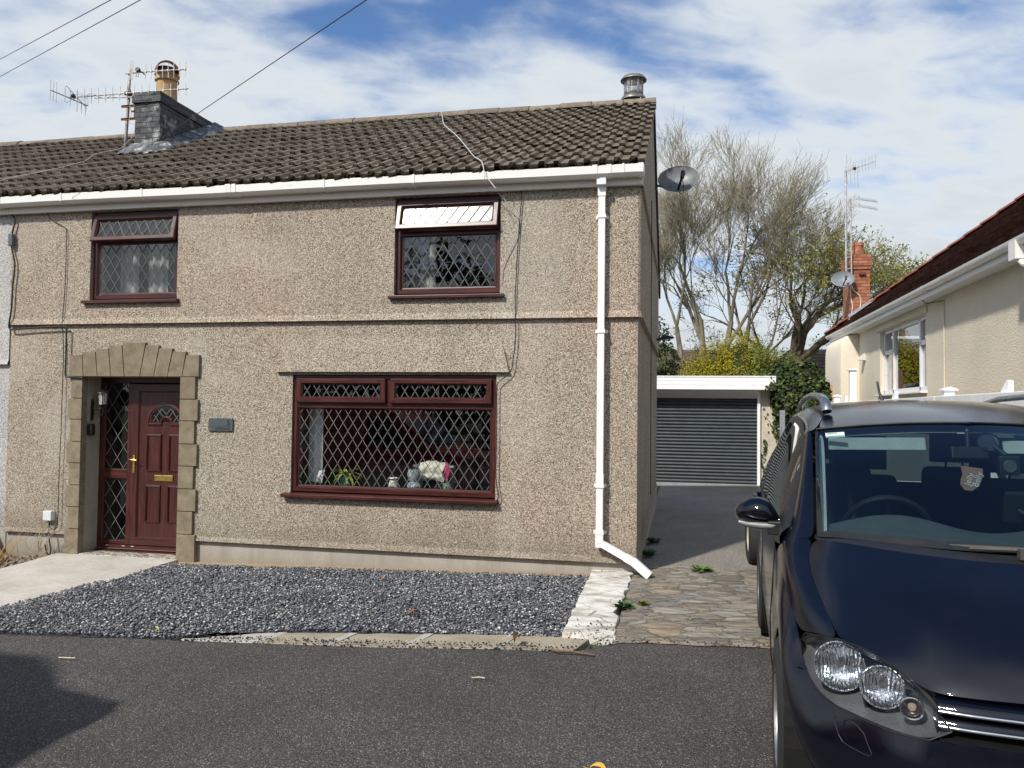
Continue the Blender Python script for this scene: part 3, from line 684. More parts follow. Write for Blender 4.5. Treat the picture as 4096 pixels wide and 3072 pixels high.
# ---- chimney stack with pot
CX0, CX1, CY0, CY1 = -7.085, -6.69, 1.70, 3.25
def _brickpaint():
    t = MT('black_painted_brick', rough=.6, spec=.4)
    p = t.pos(); mp = t.n.new('ShaderNodeMapping'); mp.inputs['Rotation'].default_value = (R(90), 0, 0); t.l.new(p, mp.inputs[0])
    bk = t.n.new('ShaderNodeTexBrick'); bk.inputs['Scale'].default_value = 1; bk.inputs['Brick Width'].default_value = .2; bk.inputs['Row Height'].default_value = .075; bk.inputs['Mortar Size'].default_value = .006; bk.inputs['Mortar Smooth'].default_value = .4
    sx = t.n.new('ShaderNodeSeparateXYZ'); t.l.new(p, sx.inputs[0]); cb_ = t.n.new('ShaderNodeCombineXYZ')
    wob = t.math('MULTIPLY', t.math('SUBTRACT', t.noise(6, 3), .5), .03)
    t.l.new(t.math('ADD', sx.outputs[0], sx.outputs[1]), cb_.inputs[0]); t.l.new(t.math('ADD', sx.outputs[2], wob), cb_.inputs[1]); t.l.new(cb_.outputs[0], bk.inputs['Vector'])
    n = t.noise(7, 6, .7); c = t.ramp(n, [(.3, (.030, .032, .036)), (.6, (.062, .066, .072))])
    # paint weathered off to pale lime patches, mostly on the weather side
    wf = t.math('ADD', t.noise(4.2, 6, .72), t.math('MULTIPLY', t.rng(t.sepz(), 5.85, 5.1, 0, 1), .09))
    c = t.mix(t.rng(wf, .55, .68, 0, .8), c, (.42, .42, .41))
    c = t.mix(t.math('MULTIPLY', bk.outputs['Fac'], .8), c, (.014, .014, .015))
    t.col(c); t.bump(t.math('ADD', t.math('MULTIPLY', bk.outputs['Fac'], -1.2), t.math('MULTIPLY', n, .7)), .8, .012); return t.m
M_chim = _brickpaint()
ch = MB()
def wob_box(mb, x0, x1, y0, y1, z0, z1, n=9, seed=1, amp=.006):
    rnd = random.Random(seed); k = n
    ringp = []
    for iz in range(k+1):
        z = z0+(z1-z0)*iz/k
        ring_ = []
        for (xa, ya), (xb, yb), m in (((x0, y0), (x1, y0), 5), ((x1, y0), (x1, y1), 8), ((x1, y1), (x0, y1), 5), ((x0, y1), (x0, y0), 8)):
            for i in range(m):
                f = i/m; ring_.append((xa+(xb-xa)*f+rnd.uniform(-amp, amp), ya+(yb-ya)*f+rnd.uniform(-amp, amp), z))
        ringp.append(ring_)
    m = len(ringp[0]); vs = [p for r_ in ringp for p in r_]
    mb.add(vs, [(i*m+j, i*m+(j+1) % m, (i+1)*m+(j+1) % m, (i+1)*m+j) for i in range(k) for j in range(m)]+[tuple(k*m+j for j in range(m))])
wob_box(ch, CX0, CX1, CY0, CY1, 4.9, 5.84, 14)
cho = ch.build('chimney', M_chim, house)
cp = MB(); wob_box(cp, CX0-.03, CX1+.025, CY0-.03, CY1+.03, 5.83, 5.965, 3, 4); cp.build('chimney_cap', M_chim, cho)
fl = MB()  # painted flashing dressed over the tiles
def RP(x, y, h=.06): return (x, y, EZ+(y-EY)*(RZ-EZ)/(RY-EY)+h)
rnd = random.Random(5)
edge = [(CX0-.22, CY0-.12), (CX0-.05, CY0-.17), (CX0+.12, CY0-.15), (CX0+.28, CY0-.18), (CX1+.05, CY0-.14), (CX1+.17, CY0+.0), (CX1+.24, CY0+.4), (CX1+.25, CY0+.8), (CX1+.3, RY-.05)]
inn = [(CX0-.02, CY0-.0), (CX0-.01, CY0-.02), (CX0+.12, CY0-.02), (CX0+.28, CY0-.02), (CX1+.02, CY0-.02), (CX1+.02, CY0+.05), (CX1+.015, CY0+.4), (CX1+.015, CY0+.8), (CX1+.015, RY)]
fl.add([RP(x+rnd.uniform(-.01, .01), y+rnd.uniform(-.015, .015), .055+rnd.uniform(0, .015)) for x, y in edge]+[RP(x, y, .18) for x, y in inn], [(i, i+1, 9+i+1, 9+i) for i in range(8)])
fl.add([RP(CX0-.22, CY0-.12, .06), RP(CX0-.2, CY0+.5, .06), RP(CX0, CY0+.5, .16), RP(CX0-.02, CY0, .18)], [(0, 1, 2, 3)])
t = MT('painted_lead_flashing', rough=.45, spec=.5); nz = t.noise(9, 6, .75); t.col(t.ramp(nz, [(.42, (.05, .053, .058)), (.56, (.16, .165, .17)), (.64, (.55, .55, .53))])); t.bump(t.noise(18, 4), .8, .02)
fl.build('flashing', t.m, cho, smooth=True)
pt = MB(); pc = (-6.955, 2.2, 0)
pt.lathe([(.148, 5.94), (.145, 6.1), (.138, 6.3), (.142, 6.32), (.165, 6.33), (.17, 6.345), (.16, 6.36), (.152, 6.375), (.155, 6.40), (.172, 6.41), (.172, 6.43), (.15, 6.44), (.12, 6.44)], pc, 28)
t = MT('buff_clay', rough=.85); t.col(t.mix(t.rng(t.noise(26, 5, .7), .55, .72, 0, .7), t.ramp(t.noise(5, 4), [(.3, (.42, .27, .13)), (.7, (.55, .37, .2))]), (.16, .10, .06))); t.bump(t.noise(40, 4), .3, .004)
pto = pt.build('chimney_pot', t.m, cho, smooth='auto')
cw = MB()  # terracotta half-barrel cowl
cw.lathe([(.132, 6.43), (.138, 6.46), (.138, 6.52), (.125, 6.52)], pc, 24)
Mr = Matrix.Translation((-6.955, 2.2, 6.47)) @ Matrix.Rotation(R(38), 4, 'Z') @ Matrix.Rotation(R(20), 4, 'X')
n = 14; vs = []
for yy in (-.21, .22):
    for rr in (.165, .143):
        for j in range(n+1):
            a = math.pi*j/n; vs.append(Mr @ Vector((rr*math.cos(a), yy, rr*math.sin(a)*1.0)))
k = n+1; fs = []
for j in range(n): fs += [(j, j+1, 2*k+j+1, 2*k+j), (k+j, 3*k+j, 3*k+j+1, k+j+1), (j, k+j, k+j+1, j+1), (2*k+j, 2*k+j+1, 3*k+j+1, 3*k+j)]
cw.add(vs, fs); cw.build('chimney_cowl', plain('terracotta', (.34, .115, .06), .8, var=.3, scale=12, bump=.3, bscale=60), cho, smooth='auto')
# ---- stainless flue terminal behind the ridge
fc = (-.27, 3.38, 0)
M_inox = plain('weathered_stainless', (.20, .19, .17), .5, .6, var=.35, scale=10)
fu = MB(); fu.lathe([(.11, 5.5), (.11, 6.10), (.125, 6.12), (.13, 6.15)], fc, 28)
fuo = fu.build('flue', M_inox, house, smooth='auto')
f2 = MB(); f2.lathe([(.185, 6.03), (.186, 6.038), (.17, 6.075), (.128, 6.115), (.125, 6.112), (.165, 6.07), (.183, 6.03)], fc, 32); f2.build('flue_skirt', M_inox, fuo, smooth='auto')
f3 = MB(); f3.lathe([(.012, 6.405), (.08, 6.40), (.15, 6.375), (.184, 6.335), (.186, 6.322), (.178, 6.325), (.14, 6.355), (.01, 6.375)], fc, 32); f3.build('flue_hood', M_inox, fuo, smooth='auto')
f4 = MB()
for j in range(30):
    a = 2*math.pi*j/30; c_, s_ = math.cos(a), math.sin(a); wd = .011 if j % 5 == 0 else .0035
    f4.bar((fc[0]+.137*c_, fc[1]+.137*s_, 6.12), (fc[0]+.137*c_, fc[1]+.137*s_, 6.345), wd*1.6, .005, (c_, s_, 0))
for z in (6.12, 6.16, 6.2, 6.24, 6.28, 6.32): f4.tube([(fc[0]+.137*math.cos(a*.2618), fc[1]+.137*math.sin(a*.2618), z) for a in range(25)], .003, 4, False)
f4.build('bird_cage', M_alu, fuo)
# ================================================================ neighbour to the left (same terrace)
nb = thing('terraced_house', 'paler white pebbledashed house joined on the left under the same roof', 'house', (-11, 0, G(-11)))
NX0 = -15.0
w = MB()
w.quad((NX0, .012, .16), (HX0-.002, .012, .16), (HX0-.002, .012, 2.06), (NX0, .012, 2.06)); w.quad((NX0, -.012, 2.13), (HX0-.002, -.012, 2.13), (HX0-.002, -.012, 3.93), (NX0, -.012, 3.93))
w.quad((NX0, -.035, 2.07), (HX0-.002, -.035, 2.07), (HX0-.002, -.012, 2.13), (NX0, -.012, 2.13)); w.quad((NX0, .012, 2.06), (HX0-.002, .012, 2.06), (HX0-.002, -.035, 2.07), (NX0, -.035, 2.07))
w.quad((NX0, HD, -.4), (NX0, HD, 3.9), (HX0, HD, 3.9), (HX0, HD, -.4)); w.add([(NX0, 0, -.4), (NX0, HD, -.4), (NX0, HD, 3.9), (NX0, RY, RZ-.07), (NX0, 0, 3.9)], [tuple(range(5))])
w.build('wall', M_pebble_pale, nb)
w = MB(); w.box(NX0, HX0-.002, .02, .2, -.6, .16); w.build('plinth', M_plinth, nb)
eaves(NX0, HX0-.004, nb); gto = gutter(NX0, HX0-.003, nb).build('gutter', M_upvc, nb)
cl = MB()
for x in (-7.49, -7.43): gutter_collar(cl, x, .05)
for x in (-7.6, -8.6): gutter_collar(cl, x, .022)
cl.build('gutter_bracket', M_upvc, gto)
rt = tile_roof(NX0+4, HX0-.002, nb, HX0-.004, 8)
rt.quad((NX0, RY, RZ-.04), (HX0, RY, RZ-.04), (HX0, HD+.15, RZ-.03-(HD+.15-RY)*.64), (NX0, HD+.15, RZ-.03-(HD+.15-RY)*.64), 0); rt.quad((NX0, EY+.05, EZ-.03), (HX0, EY+.05, EZ-.03), (HX0, RY, RZ-.03), (NX0, RY, RZ-.03), 0)
rto = rt.build('roof', [M_tile, M_moss], nb)
ridge(NX0, HX0+.29, rto, 11)

# ================================================================ ground
def sheet(name, poly, dz, m, kind='structure', nx=1):
    """flat polygon draped on the falling ground, fan of strips so it follows the fall"""
    mb = MB(); mb.add([(x, y, G(x)+dz) for x, y in poly], [tuple(range(len(poly)))]); o = mb.build(name, m); tag(o, kind=kind); return o
def grid_sheet(name, x0, x1, y0f, y1f, dz, m, step=.25, kind='structure'):
    """strip between two curves y0f(x), y1f(x)"""
    mb = MB(); n = max(1, int((x1-x0)/step)); rows = 8; vs = []
    for i in range(n+1):
        x = x0+(x1-x0)*i/n
        for j in range(rows+1):
            y = y0f(x)+(y1f(x)-y0f(x))*j/rows; z_ = dz(x, y) if callable(dz) else G(x)+dz; vs.append((x, y, z_))
    k = rows+1
    mb.add(vs, [(i*k+j, (i+1)*k+j, (i+1)*k+j+1, i*k+j+1) for i in range(n) for j in range(rows)]); o = mb.build(name, m); tag(o, kind=kind); return o
grass = MT('rough_grass', (.05, .07, .02), .95); grass.col(grass.ramp(grass.noise(3, 6, .7), [(.3, (.03, .045, .012)), (.6, (.07, .09, .03)), (.8, (.13, .11, .06))]))
gm = MB(); 
for a, b in ((-400, -14), (-14, 0), (0, 2.5), (2.5, 400)): gm.quad((a, -300, G(a)-.03), (b, -300, G(b)-.03), (b, 700, G(b)-.03), (a, 700, G(a)-.03))
tag(gm.build('ground', grass.m), kind='structure')
def road_edge(x):
    pts = [(-30, -3.6), (-8, -3.15), (-4.55, -2.90), (-3.1, -2.80), (-1.6, -2.72), (-.7, -2.61), (-.28, -2.60), (-.08, -2.42), (.02, -2.32), (1.0, -2.32), (4, -2.25), (30, -2.1)]
    for (a, b), (c, d) in zip(pts, pts[1:]):
        if a <= x <= c: return b+(d-b)*(x-a)/(c-a)
    return -2.3
def wob(x): return .012*mnoise.noise(Vector((x*9, 1.7, 0)))+.008*mnoise.noise(Vector((x*27, 4.7, 0)))
grid_sheet('road', -30, 30, lambda x: -14.0, lambda x: road_edge(x)+wob(x), lambda x, y: G(x)+.004, M_asphalt, .06)
# gravel bed between path, kerb, strip and wall
def path_x(y): return -5.06+.02*(y+1)
GRAV = [(-5.055, -.20), (-.44, -.17), (-.385, -2.28), (-1.77, -2.41), (-2.95, -2.58), (-3.15, -2.80), (-4.55, -2.90), (-5.3, -2.96)]
sheet('gravel_ground', GRAV, .006, MT('gravel_bed_soil', (.045, .05, .06), .95).m)
def inside(x, y, poly):
    r = False; n = len(poly)
    for i in range(n):
        (xa, ya), (xb, yb) = poly[i], poly[(i+1) % n]
        if (ya > y) != (yb > y) and x < (xb-xa)*(y-ya)/(yb-ya)+xa: r = not r
    return r
def scatter_stones(name, spots, size, mat, seed, flat=.55):
    rng = np.random.default_rng(seed); n = len(spots); P = np.array(spots)
    base = np.array([(1, 0, 0), (.2, .9, .1), (-.8, .5, 0), (-.7, -.6, .1), (.4, -.9, 0), (.1, .1, .9), (0, -.1, -.7)], float)
    F = np.array([(0, 1, 5), (1, 2, 5), (2, 3, 5), (3, 4, 5), (4, 0, 5), (1, 0, 6), (2, 1, 6), (3, 2, 6), (4, 3, 6), (0, 4, 6)])
    v = base[None]*(1+rng.uniform(-.35, .35, (n, 7, 3))); s = rng.uniform(size[0], size[1], (n, 1, 1))*np.array([1, .72, flat]); v = v*s
    a = rng.uniform(0, 6.283, n); t1 = rng.normal(0, .38, n)
    c, sn = np.cos(a), np.sin(a); x, y, z = v[..., 0], v[..., 1], v[..., 2]
    ct, st = np.cos(t1)[:, None], np.sin(t1)[:, None]; y, z = y*ct-z*st, y*st+z*ct
    x, y = x*c[:, None]-y*sn[:, None], x*sn[:, None]+y*c[:, None]
    v = np.stack([x, y, z], -1)+P[:, None, :]
    me = bpy.data.meshes.new(name); nv, nf = n*7, n*10
    me.vertices.add(nv); me.vertices.foreach_set('co', v.reshape(-1).astype(np.float32))
    me.loops.add(nf*3); me.polygons.add(nf)
    idx = (F[None]+(np.arange(n)*7)[:, None, None]).reshape(-1).astype(np.int32)
    me.loops.foreach_set('vertex_index', idx); me.polygons.foreach_set('loop_start', np.arange(0, nf*3, 3, dtype=np.int32)); me.polygons.foreach_set('loop_total', np.full(nf, 3, dtype=np.int32))
    me.update(calc_edges=True); me.validate(); me.materials.append(mat)
    o = bpy.data.objects.new(name, me); COL.objects.link(o); return o
def _slate():
    t = MT('slate_chippings', rough=.62, spec=.5)
    r = t.island(); c = t.ramp(r, [(0, (.055, .060, .069)), (.42, (.108, .116, .13)), (.68, (.165, .175, .19)), (.84, (.25, .26, .275)), (.94, (.42, .43, .44)), (.99, (.66, .64, .58)), (1.0, (.4, .2, .1))])
    c = t.mix(1.0, c, t.ramp(t.noise(70, 4, .7), [(.3, (.7, .7, .72)), (.7, (1.35, 1.35, 1.33))]), 'MULTIPLY'); 
    c = t.mix(1.0, c, t.ramp(t.noise(2.2, 4, .6), [(.35, (.85, .86, .9)), (.65, (1.22, 1.2, 1.16))]), 'MULTIPLY'); t.col(c); return t.m
M_slate = _slate()
rnd = random.Random(3); sp = []
while len(sp) < 36000:
    x, y = rnd.uniform(-5.6, -.36), rnd.uniform(-3.0, -.165)
    if inside(x, y, GRAV):
        hump = .018*mnoise.noise(Vector((x*1.6, y*1.6, 3)))
        sp.append((x, y, G(x)+.012+hump+rnd.uniform(0, .02)))
o = scatter_stones('slate_gravel', sp, (.008, .018), M_slate, 4); tag(o, 'blue grey slate chippings spread in front of the house', 'gravel', kind='stuff')
# brown haunch of concrete along the wall
def strip_box(name, x0, x1, y0, y1, h, m, dz=0.0, bevel=.006, parent=None, n=12, j=.006, seed=1):
    rnd = random.Random(seed); mb = MB(); vs = []
    for i in range(n+1):
        x = x0+(x1-x0)*i/n; a, b = rnd.uniform(-j, j), rnd.uniform(-j, j)
        for y, z in ((y0+a, -.06), (y0+a, h), (y1+b, h), (y1+b, -.06)): vs.append((x, y, G(x)+dz+z))
    mb.add(vs, [(i*4+k, (i+1)*4+k, (i+1)*4+k+1, i*4+k+1) for i in range(n) for k in range(3)]+[(0, 1, 2, 3), (n*4+3, n*4+2, n*4+1, n*4)]); return mb.build(name, m, parent, bevel=bevel)
M_haunch = concrete('brown_haunching', (.36, .27, .18), .22, 6, None, .5, 90)
tag(strip_box('wall_footing', -5.03, -.45, -.175, .03, .006, M_haunch, seed=2), kind='structure')
# edging stones between gravel and road
KE = [(-3.10, -2.50), (-2.49, -1.98), (-1.97, -1.42), (-1.41, -.80), (-.79, -.28)]
M_edge = [concrete('edging_stone', (.36, .315, .235), .25, 7, (.16, .13, .1), .5, 110), concrete('edging_stone_pale', (.50, .47, .42), .25, 5, (.26, .23, .18), .5, 90)]
def kerb_y(x): return (-2.58+(x+2.95)*.145 if x > -2.95 else -2.62), road_edge(x)-.012
KL = ['pale worn edging stone tapering into the gravel end', 'pitted edging stone between the pale one and a wide mortar joint', 'brown flecked edging stone in the middle of the row', 'long clean edging stone fourth along towards the white strip', 'chipped edging stone touching the white painted strip']
kerbo = []
for i, (a, b) in enumerate(KE):
    mb = MB(); n = 6; vs = []; rnd = random.Random(40+i)
    for k in range(n+1):
        x = a+(b-a)*k/n; y1, y0 = kerb_y(x); y1 += rnd.uniform(-.012, .012); h = .009+rnd.uniform(-.004, .003)
        if i == 0: y1 = y0+(y1-y0)*min(1, .15+k/n*1.1)
        sk = .03*(1-k/n) 
        for y, z in ((y0, -.04), (y0, h), (y1, h+.004), (y1, -.04)): vs.append((x-(y-y0)*-.25, y, G(x)+z))
    mb.add(vs, [(q*4+k, (q+1)*4+k, (q+1)*4+k+1, q*4+k+1) for q in range(n) for k in range(3)]+[(0, 1, 2, 3), (n*4+3, n*4+2, n*4+1, n*4)])
    o = mb.build('edging_stone', M_edge[1 if i == 0 else 0], None, bevel=.007); tag(o, KL[i], 'edging stone', 'edging stones along the road'); kerbo.append(o)
jm = MB()
for a, b in zip(KE, KE[1:]):
    x = (a[1]+b[0])/2; y1, y0 = kerb_y(x); jm.add([(x-.05, y0-.01, G(x)+.008), (x+.01, y0-.01, G(x)+.008), (x+.085, y1, G(x)+.014), (x+.02, y1, G(x)+.014)], [(0, 1, 2, 3)])
o = jm.build('mortar', plain('pale_mortar', (.40, .38, .34), .9, bump=.5, bscale=60)); tag(o, kind='structure')
# loose black tar chips along the edge of the road
sp = []
rnd = random.Random(9)
while len(sp) < 900:
    x = rnd.uniform(-3.3, 1.4); d = rnd.gauss(0, .05); y = road_edge(x)-.005+abs(d)*rnd.choice((1, 1, 1, -.3))
    if x > -.05 and rnd.random() < .7: continue
    sp.append((x, y, G(x)+.012+(.012 if (x < -.28 and y > road_edge(x)) else 0)))
for k in range(50):
    x = rnd.uniform(-.35, -.02); y = rnd.uniform(-2.5, -1.9); sp.append((x, y, G(x)+.055))
o = scatter_stones('loose_tar_chips', sp, (.004, .011), plain('tar_chip', (.018, .018, .018), .75), 12, .8); tag(o, 'loose black tar chips strewn along the edge of the road', 'gravel', kind='stuff')
# white painted strip beside the drive
mb = MB(); rnd = random.Random(6); n = 26; vs = []
for i in range(n+1):
    f = i/n; y = -2.30+f*2.55; xl, xr = -.392-.05*f+rnd.uniform(-.008, .008), -.03+rnd.uniform(-.03, .012)
    if -1.75 < y < -1.25: xr -= .05*math.sin((y+1.75)/.5*math.pi)
    z = G(xl)+.045+rnd.uniform(-.004, .004)
    for x, zz_ in ((xl, -.1), (xl, z), ((xl+xr)/2, z+.004), (xr, z-rnd.uniform(.0, .012)), (xr+.012, -.1)): vs.append((x, y, zz_))
mb.add(vs, [(i*5+k, i*5+k+1, (i+1)*5+k+1, (i+1)*5+k) for i in range(n) for k in range(4)]+[(0, 1, 2, 3, 4)])
tag(mb.build('concrete_strip', M_whiteold, None, bevel=.008), kind='structure')
# stone crazy paving, then the tarmac drive up to the garage
grid_sheet('crazy_paving', -.035, 3.0, lambda x: road_edge(x)-.02+wob(x*2.3)*2, lambda x: .45+.06*math.sin(x*5), lambda x, y: G(x)+.010, M_paving, .08)
grid_sheet('driveway', -.03, 3.05, lambda x: .40+.06*math.sin(x*5)+wob(x*3)*2, lambda x: 11.2, lambda x, y: G(x)+.006, M_drive, .2)
# concrete path up to the porch
mb = MB(); vs = []
PL, PR_ = [(-6.62, -.02), (-6.55, -.5), (-6.52, -1.2), (-6.5, -3.2)], [(-5.05, -.02), (-5.055, -.5), (-5.04, -1.2), (-5.01, -3.2)]
def pz(x, y): return -.108+max(0, -y)*-.012-.01*(x+5)*-1*.2
for (xa, ya), (xb, yb) in zip(PL, PR_):
    for k in range(5):
        x = xa+(xb-xa)*k/4; y = ya+(yb-ya)*k/4; vs.append((x, y, pz(x, y)))
mb.add(vs, [(i*5+k, (i+1)*5+k, (i+1)*5+k+1, i*5+k+1) for i in range(3) for k in range(4)])
for i in range(3):
    a, b = Vector(vs[i*5+4]), Vector(vs[(i+1)*5+4]); mb.quad(a, b, b-Vector((0, 0, .25)), a-Vector((0, 0, .25)))
    a, b = Vector(vs[i*5]), Vector(vs[(i+1)*5]); mb.quad(b, a, a-Vector((0, 0, .25)), b-Vector((0, 0, .25)))
mb.quad(vs[15], vs[19], Vector(vs[19])-Vector((0, 0, .2)), Vector(vs[15])-Vector((0, 0, .2)))
tag(mb.build('path', M_path), kind='structure')
st = MB(); st.box(DOORX0+.002, DOORX1-.002, -.018, .4, -.4, -.104); st.prism([(DOORX1-.25, -.03), (DOORX1, -.03), (DOORX1+.01, -.14), (DOORX1-.05, -.2), (DOORX1-.18, -.16)], -.3, -.135, 'z')
tag(st.build('step', M_mosaic, None, bevel=.004), kind='structure')
# bed with soil, pebbles, straw and dead stems at the far left
soil = MT('dry_soil', (.12, .09, .06), .95); soil.col(soil.ramp(soil.noise(18, 6, .75), [(.3, (.06, .045, .032)), (.7, (.19, .15, .11))])); soil.bump(soil.noise(24, 5), 1, .03)
sheet('flower_bed', [(-12, .0), (-6.6, .0), (-6.5, -3.1), (-12, -3.2)], .012, soil.m)
sp = []
rnd = random.Random(21)
for k in range(420): x = rnd.uniform(-7.7, -6.6); sp.append((x, rnd.uniform(-1.6, -.02), G(x)+.02))
o = scatter_stones('bed_pebbles', sp, (.012, .05), plain('brown_pebble', (.24, .19, .14), .8, var=.4, scale=9), 31, .7); tag(o, 'brown pebbles lying on the dry soil by the path', 'pebbles', kind='stuff')
# low broken stone wall at the party line
sw = thing('stone_wall', 'low mossy garden wall of rough stone blocks at the left edge', 'wall', (-7.75, -.8, G(-7.75)))
rnd = random.Random(17); mb = MB(); z = G(-7.75)-.05
for row in range(4):
    h = rnd.uniform(.075, .1); y = -.05
    while y > -1.7:
        L = rnd.uniform(.18, .36); j = rnd.uniform(-.015, .02)
        mb.box(-7.95, -7.46+j-row*.012, y-L+.008, y, z+.006, z+h); y -= L
    z += h
t = MT('mossy_stone', rough=.95); t.col(t.mix(t.rng(t.noise(6, 5, .7), .5, .7, 0, .7), t.ramp(t.noise(13, 5, .7), [(.3, (.07, .055, .035)), (.7, (.2, .16, .10))]), (.07, .075, .03))); t.bump(t.noise(25, 6), 1, .02)
mb.build('stone_course', t.m, sw, bevel=.02)
# tuft of straw and dead stems
M_straw = plain('dry_straw', (.42, .25, .09), .85, var=.45, scale=30); M_stem = plain('dead_stem', (.52, .43, .30), .85, var=.3, scale=40)
tf = MB(); rnd = random.Random(8)
for k in range(340):
    a = rnd.gauss(math.pi, .5); L = rnd.uniform(.15, .42); b = Vector((-7.05+rnd.gauss(0, .06), -.52+rnd.gauss(0, .06), G(-7)+.02)); h = rnd.uniform(.02, .16)
    d = Vector((math.cos(a), math.sin(a), 0)); e = b+d*L+Vector((0, 0, rnd.uniform(-.01, .07))); mid = (b+e)/2+Vector((0, 0, h))
    tf.tube([b, mid, e], [.0028, .0024, .001], 3, False)
for k in range(26):
    a = rnd.uniform(0, 6.28); b = Vector((-7.0+rnd.gauss(0, .08), -.45+rnd.gauss(0, .08), G(-7))); tf.tube([b, b+Vector((math.cos(a)*.12, math.sin(a)*.12, .2)), b+Vector((math.cos(a)*.25, math.sin(a)*.25, .28+rnd.uniform(0, .15)))], [.003, .002, .001], 3, False)
tag(tf.build('dry_grass_clump', M_straw), 'flattened clump of orange dry grass in the left flower bed', 'dry plant')
ds = MB(); rnd = random.Random(15)
for bx in (-6.78, -6.70, -6.74):
    for k in range(4):
        b = Vector((bx, -.12, G(bx))); p = [b]; 
        for q_ in range(4): p.append(p[-1]+Vector((rnd.gauss(0.01, .05), rnd.gauss(-.01, .03), .11)))
        ds.tube(p, [.004, .0035, .003, .002, .001], 4, False)
        for q_ in range(1, 4): ds.tube([p[q_], p[q_]+Vector((rnd.gauss(0, .07), rnd.gauss(0, .04), .07))], [.002, .001], 3, False)
tag(ds.build('dead_plant', M_stem), 'leafless pale dead stems against the plinth beside the porch', 'dead plant')
sk = MB(); sk.tube([(-7.55, -.9, .12), (-7.35, -.95, .0), (-7.15, -1.06, -.10), (-6.98, -1.15, -.15)], [.012, .013, .012, .010], 6); sk.tube([(-7.35, -.95, .0), (-7.42, -.9, .22)], [.009, .006], 5)
tag(sk.build('broken_branch', plain('bleached_wood', (.60, .50, .36), .85, var=.3, scale=50)), 'bleached broken stick leaning across the left flower bed', 'stick')
# small weeds and litter
M_weed = plain('weed_leaf', (.055, .115, .04), .7, var=.4, scale=60)
def weed(name, label, x, y, r, n, seed, mat=M_weed, h=.06):
    rnd = random.Random(seed); mb = MB()
    for k in range(n):
        a = rnd.uniform(0, 6.28); L = r*rnd.uniform(.4, 1); up_ = rnd.uniform(.1, 1)*h; b = Vector((x+rnd.gauss(0, r*.2), y+rnd.gauss(0, r*.2), G(x)+.02)); e = b+Vector((math.cos(a)*L, math.sin(a)*L, up_)); s = Vector((-math.sin(a), math.cos(a), .2))*L*.22; m_ = b.lerp(e, .6)+Vector((0, 0, up_*.25))
        mb.add([b, m_+s, e, m_-s], [(0, 1, 2, 3)])
    return tag(mb.build(name, mat), label, 'weed')
weed('weed', 'green weed growing out of the edge of the white strip', -.03, -1.40, .09, 70, 2, h=.06)
weed('weed', 'flat moss tuft in the paving next to the bigger weed', .12, -1.25, .06, 40, 3, plain('moss_weed', (.12, .14, .03), .9), .03)
weed('weed', 'thin grass tuft at the far end of the paving', .62, .25, .12, 50, 4, plain('grass_weed', (.11, .17, .04), .8), .05)
weed('weed', 'leafy weed at the foot of the gable wall', .08, 1.0, .09, 60, 5, h=.07)
weed('weed', 'trailing weed along the gable plinth further back', .08, 1.9, .10, 60, 6, plain('dull_weed', (.07, .085, .04), .85, var=.5, scale=50), .07)
def leaf(label, x, y, r, col, seed, dz=.045, curl=.02):
    rnd = random.Random(seed); mb = MB(); a = rnd.uniform(0, 6.28); n = 7; d, s = Vector((math.cos(a), math.sin(a), 0)), Vector((-math.sin(a), math.cos(a), 0)); c = Vector((x, y, G(x)+dz)); vs = []
    for i in range(n+1):
        f = i/n; wd = r*.45*math.sin(math.pi*f)**.8; z_ = curl*(1-(2*f-1)**2)
        vs += [c+d*r*(2*f-1)+s*wd+Vector((0, 0, z_+curl*.6)), c+d*r*(2*f-1)+Vector((0, 0, z_)), c+d*r*(2*f-1)-s*wd+Vector((0, 0, z_+curl*.4))]
    mb.add(vs, [(i*3+k, i*3+k+1, (i+1)*3+k+1, (i+1)*3+k) for i in range(n) for k in (0, 1)]); mb.tube([c-d*r, c-d*r*1.9+Vector((0, 0, .004))], .0018, 3, False)
    return tag(mb.build('fallen_leaf', plain('leaf_'+'_'.join(str(int(q*100)) for q in col), col, .7)), label, 'leaf', 'fallen leaves')
leaf('yellow fallen leaf on the road at the bottom of the view', .08, -4.38, .04, (.55, .33, .05), 2, .012)
leaf('brown curled leaf lying in the middle of the gravel', -1.62, -1.95, .05, (.32, .13, .04), 5)
leaf('small orange leaf on the gravel near the wide window', -2.35, -.75, .045, (.40, .17, .05), 6)
leaf('dark brown leaf curled on the last edging stone', -.68, -2.52, .055, (.16, .075, .03), 8, .03, .04)
leaf('pale green leaf at the road edge of the gravel', -3.35, -2.74, .035, (.42, .42, .10), 9)
tw = MB(); tw.tube([(-.42, -2.66, .0), (-.36, -2.7, .004), (-.26, -2.68, .0), (-.12, -2.70, -.004)], [.008, .009, .008, .006], 5); tag(tw.build('twig', plain('twig_bark', (.17, .10, .06), .9)), 'brown twig lying where road and edging stones meet', 'twig')
tw = MB(); tw.tube([(-3.62, -3.37, -.085), (-3.5, -3.36, -.083)], .005, 4); tag(tw.build('twig', M_stem), 'short pale straw stalk on the left of the road', 'twig')
tw = MB(); tw.tube([(-.80, -3.28, -.02), (-.75, -3.27, -.016), (-.72, -3.27, -.02)], .005, 4); tag(tw.build('twig', M_stem), 'short pale straw stalk in the middle of the road', 'twig')
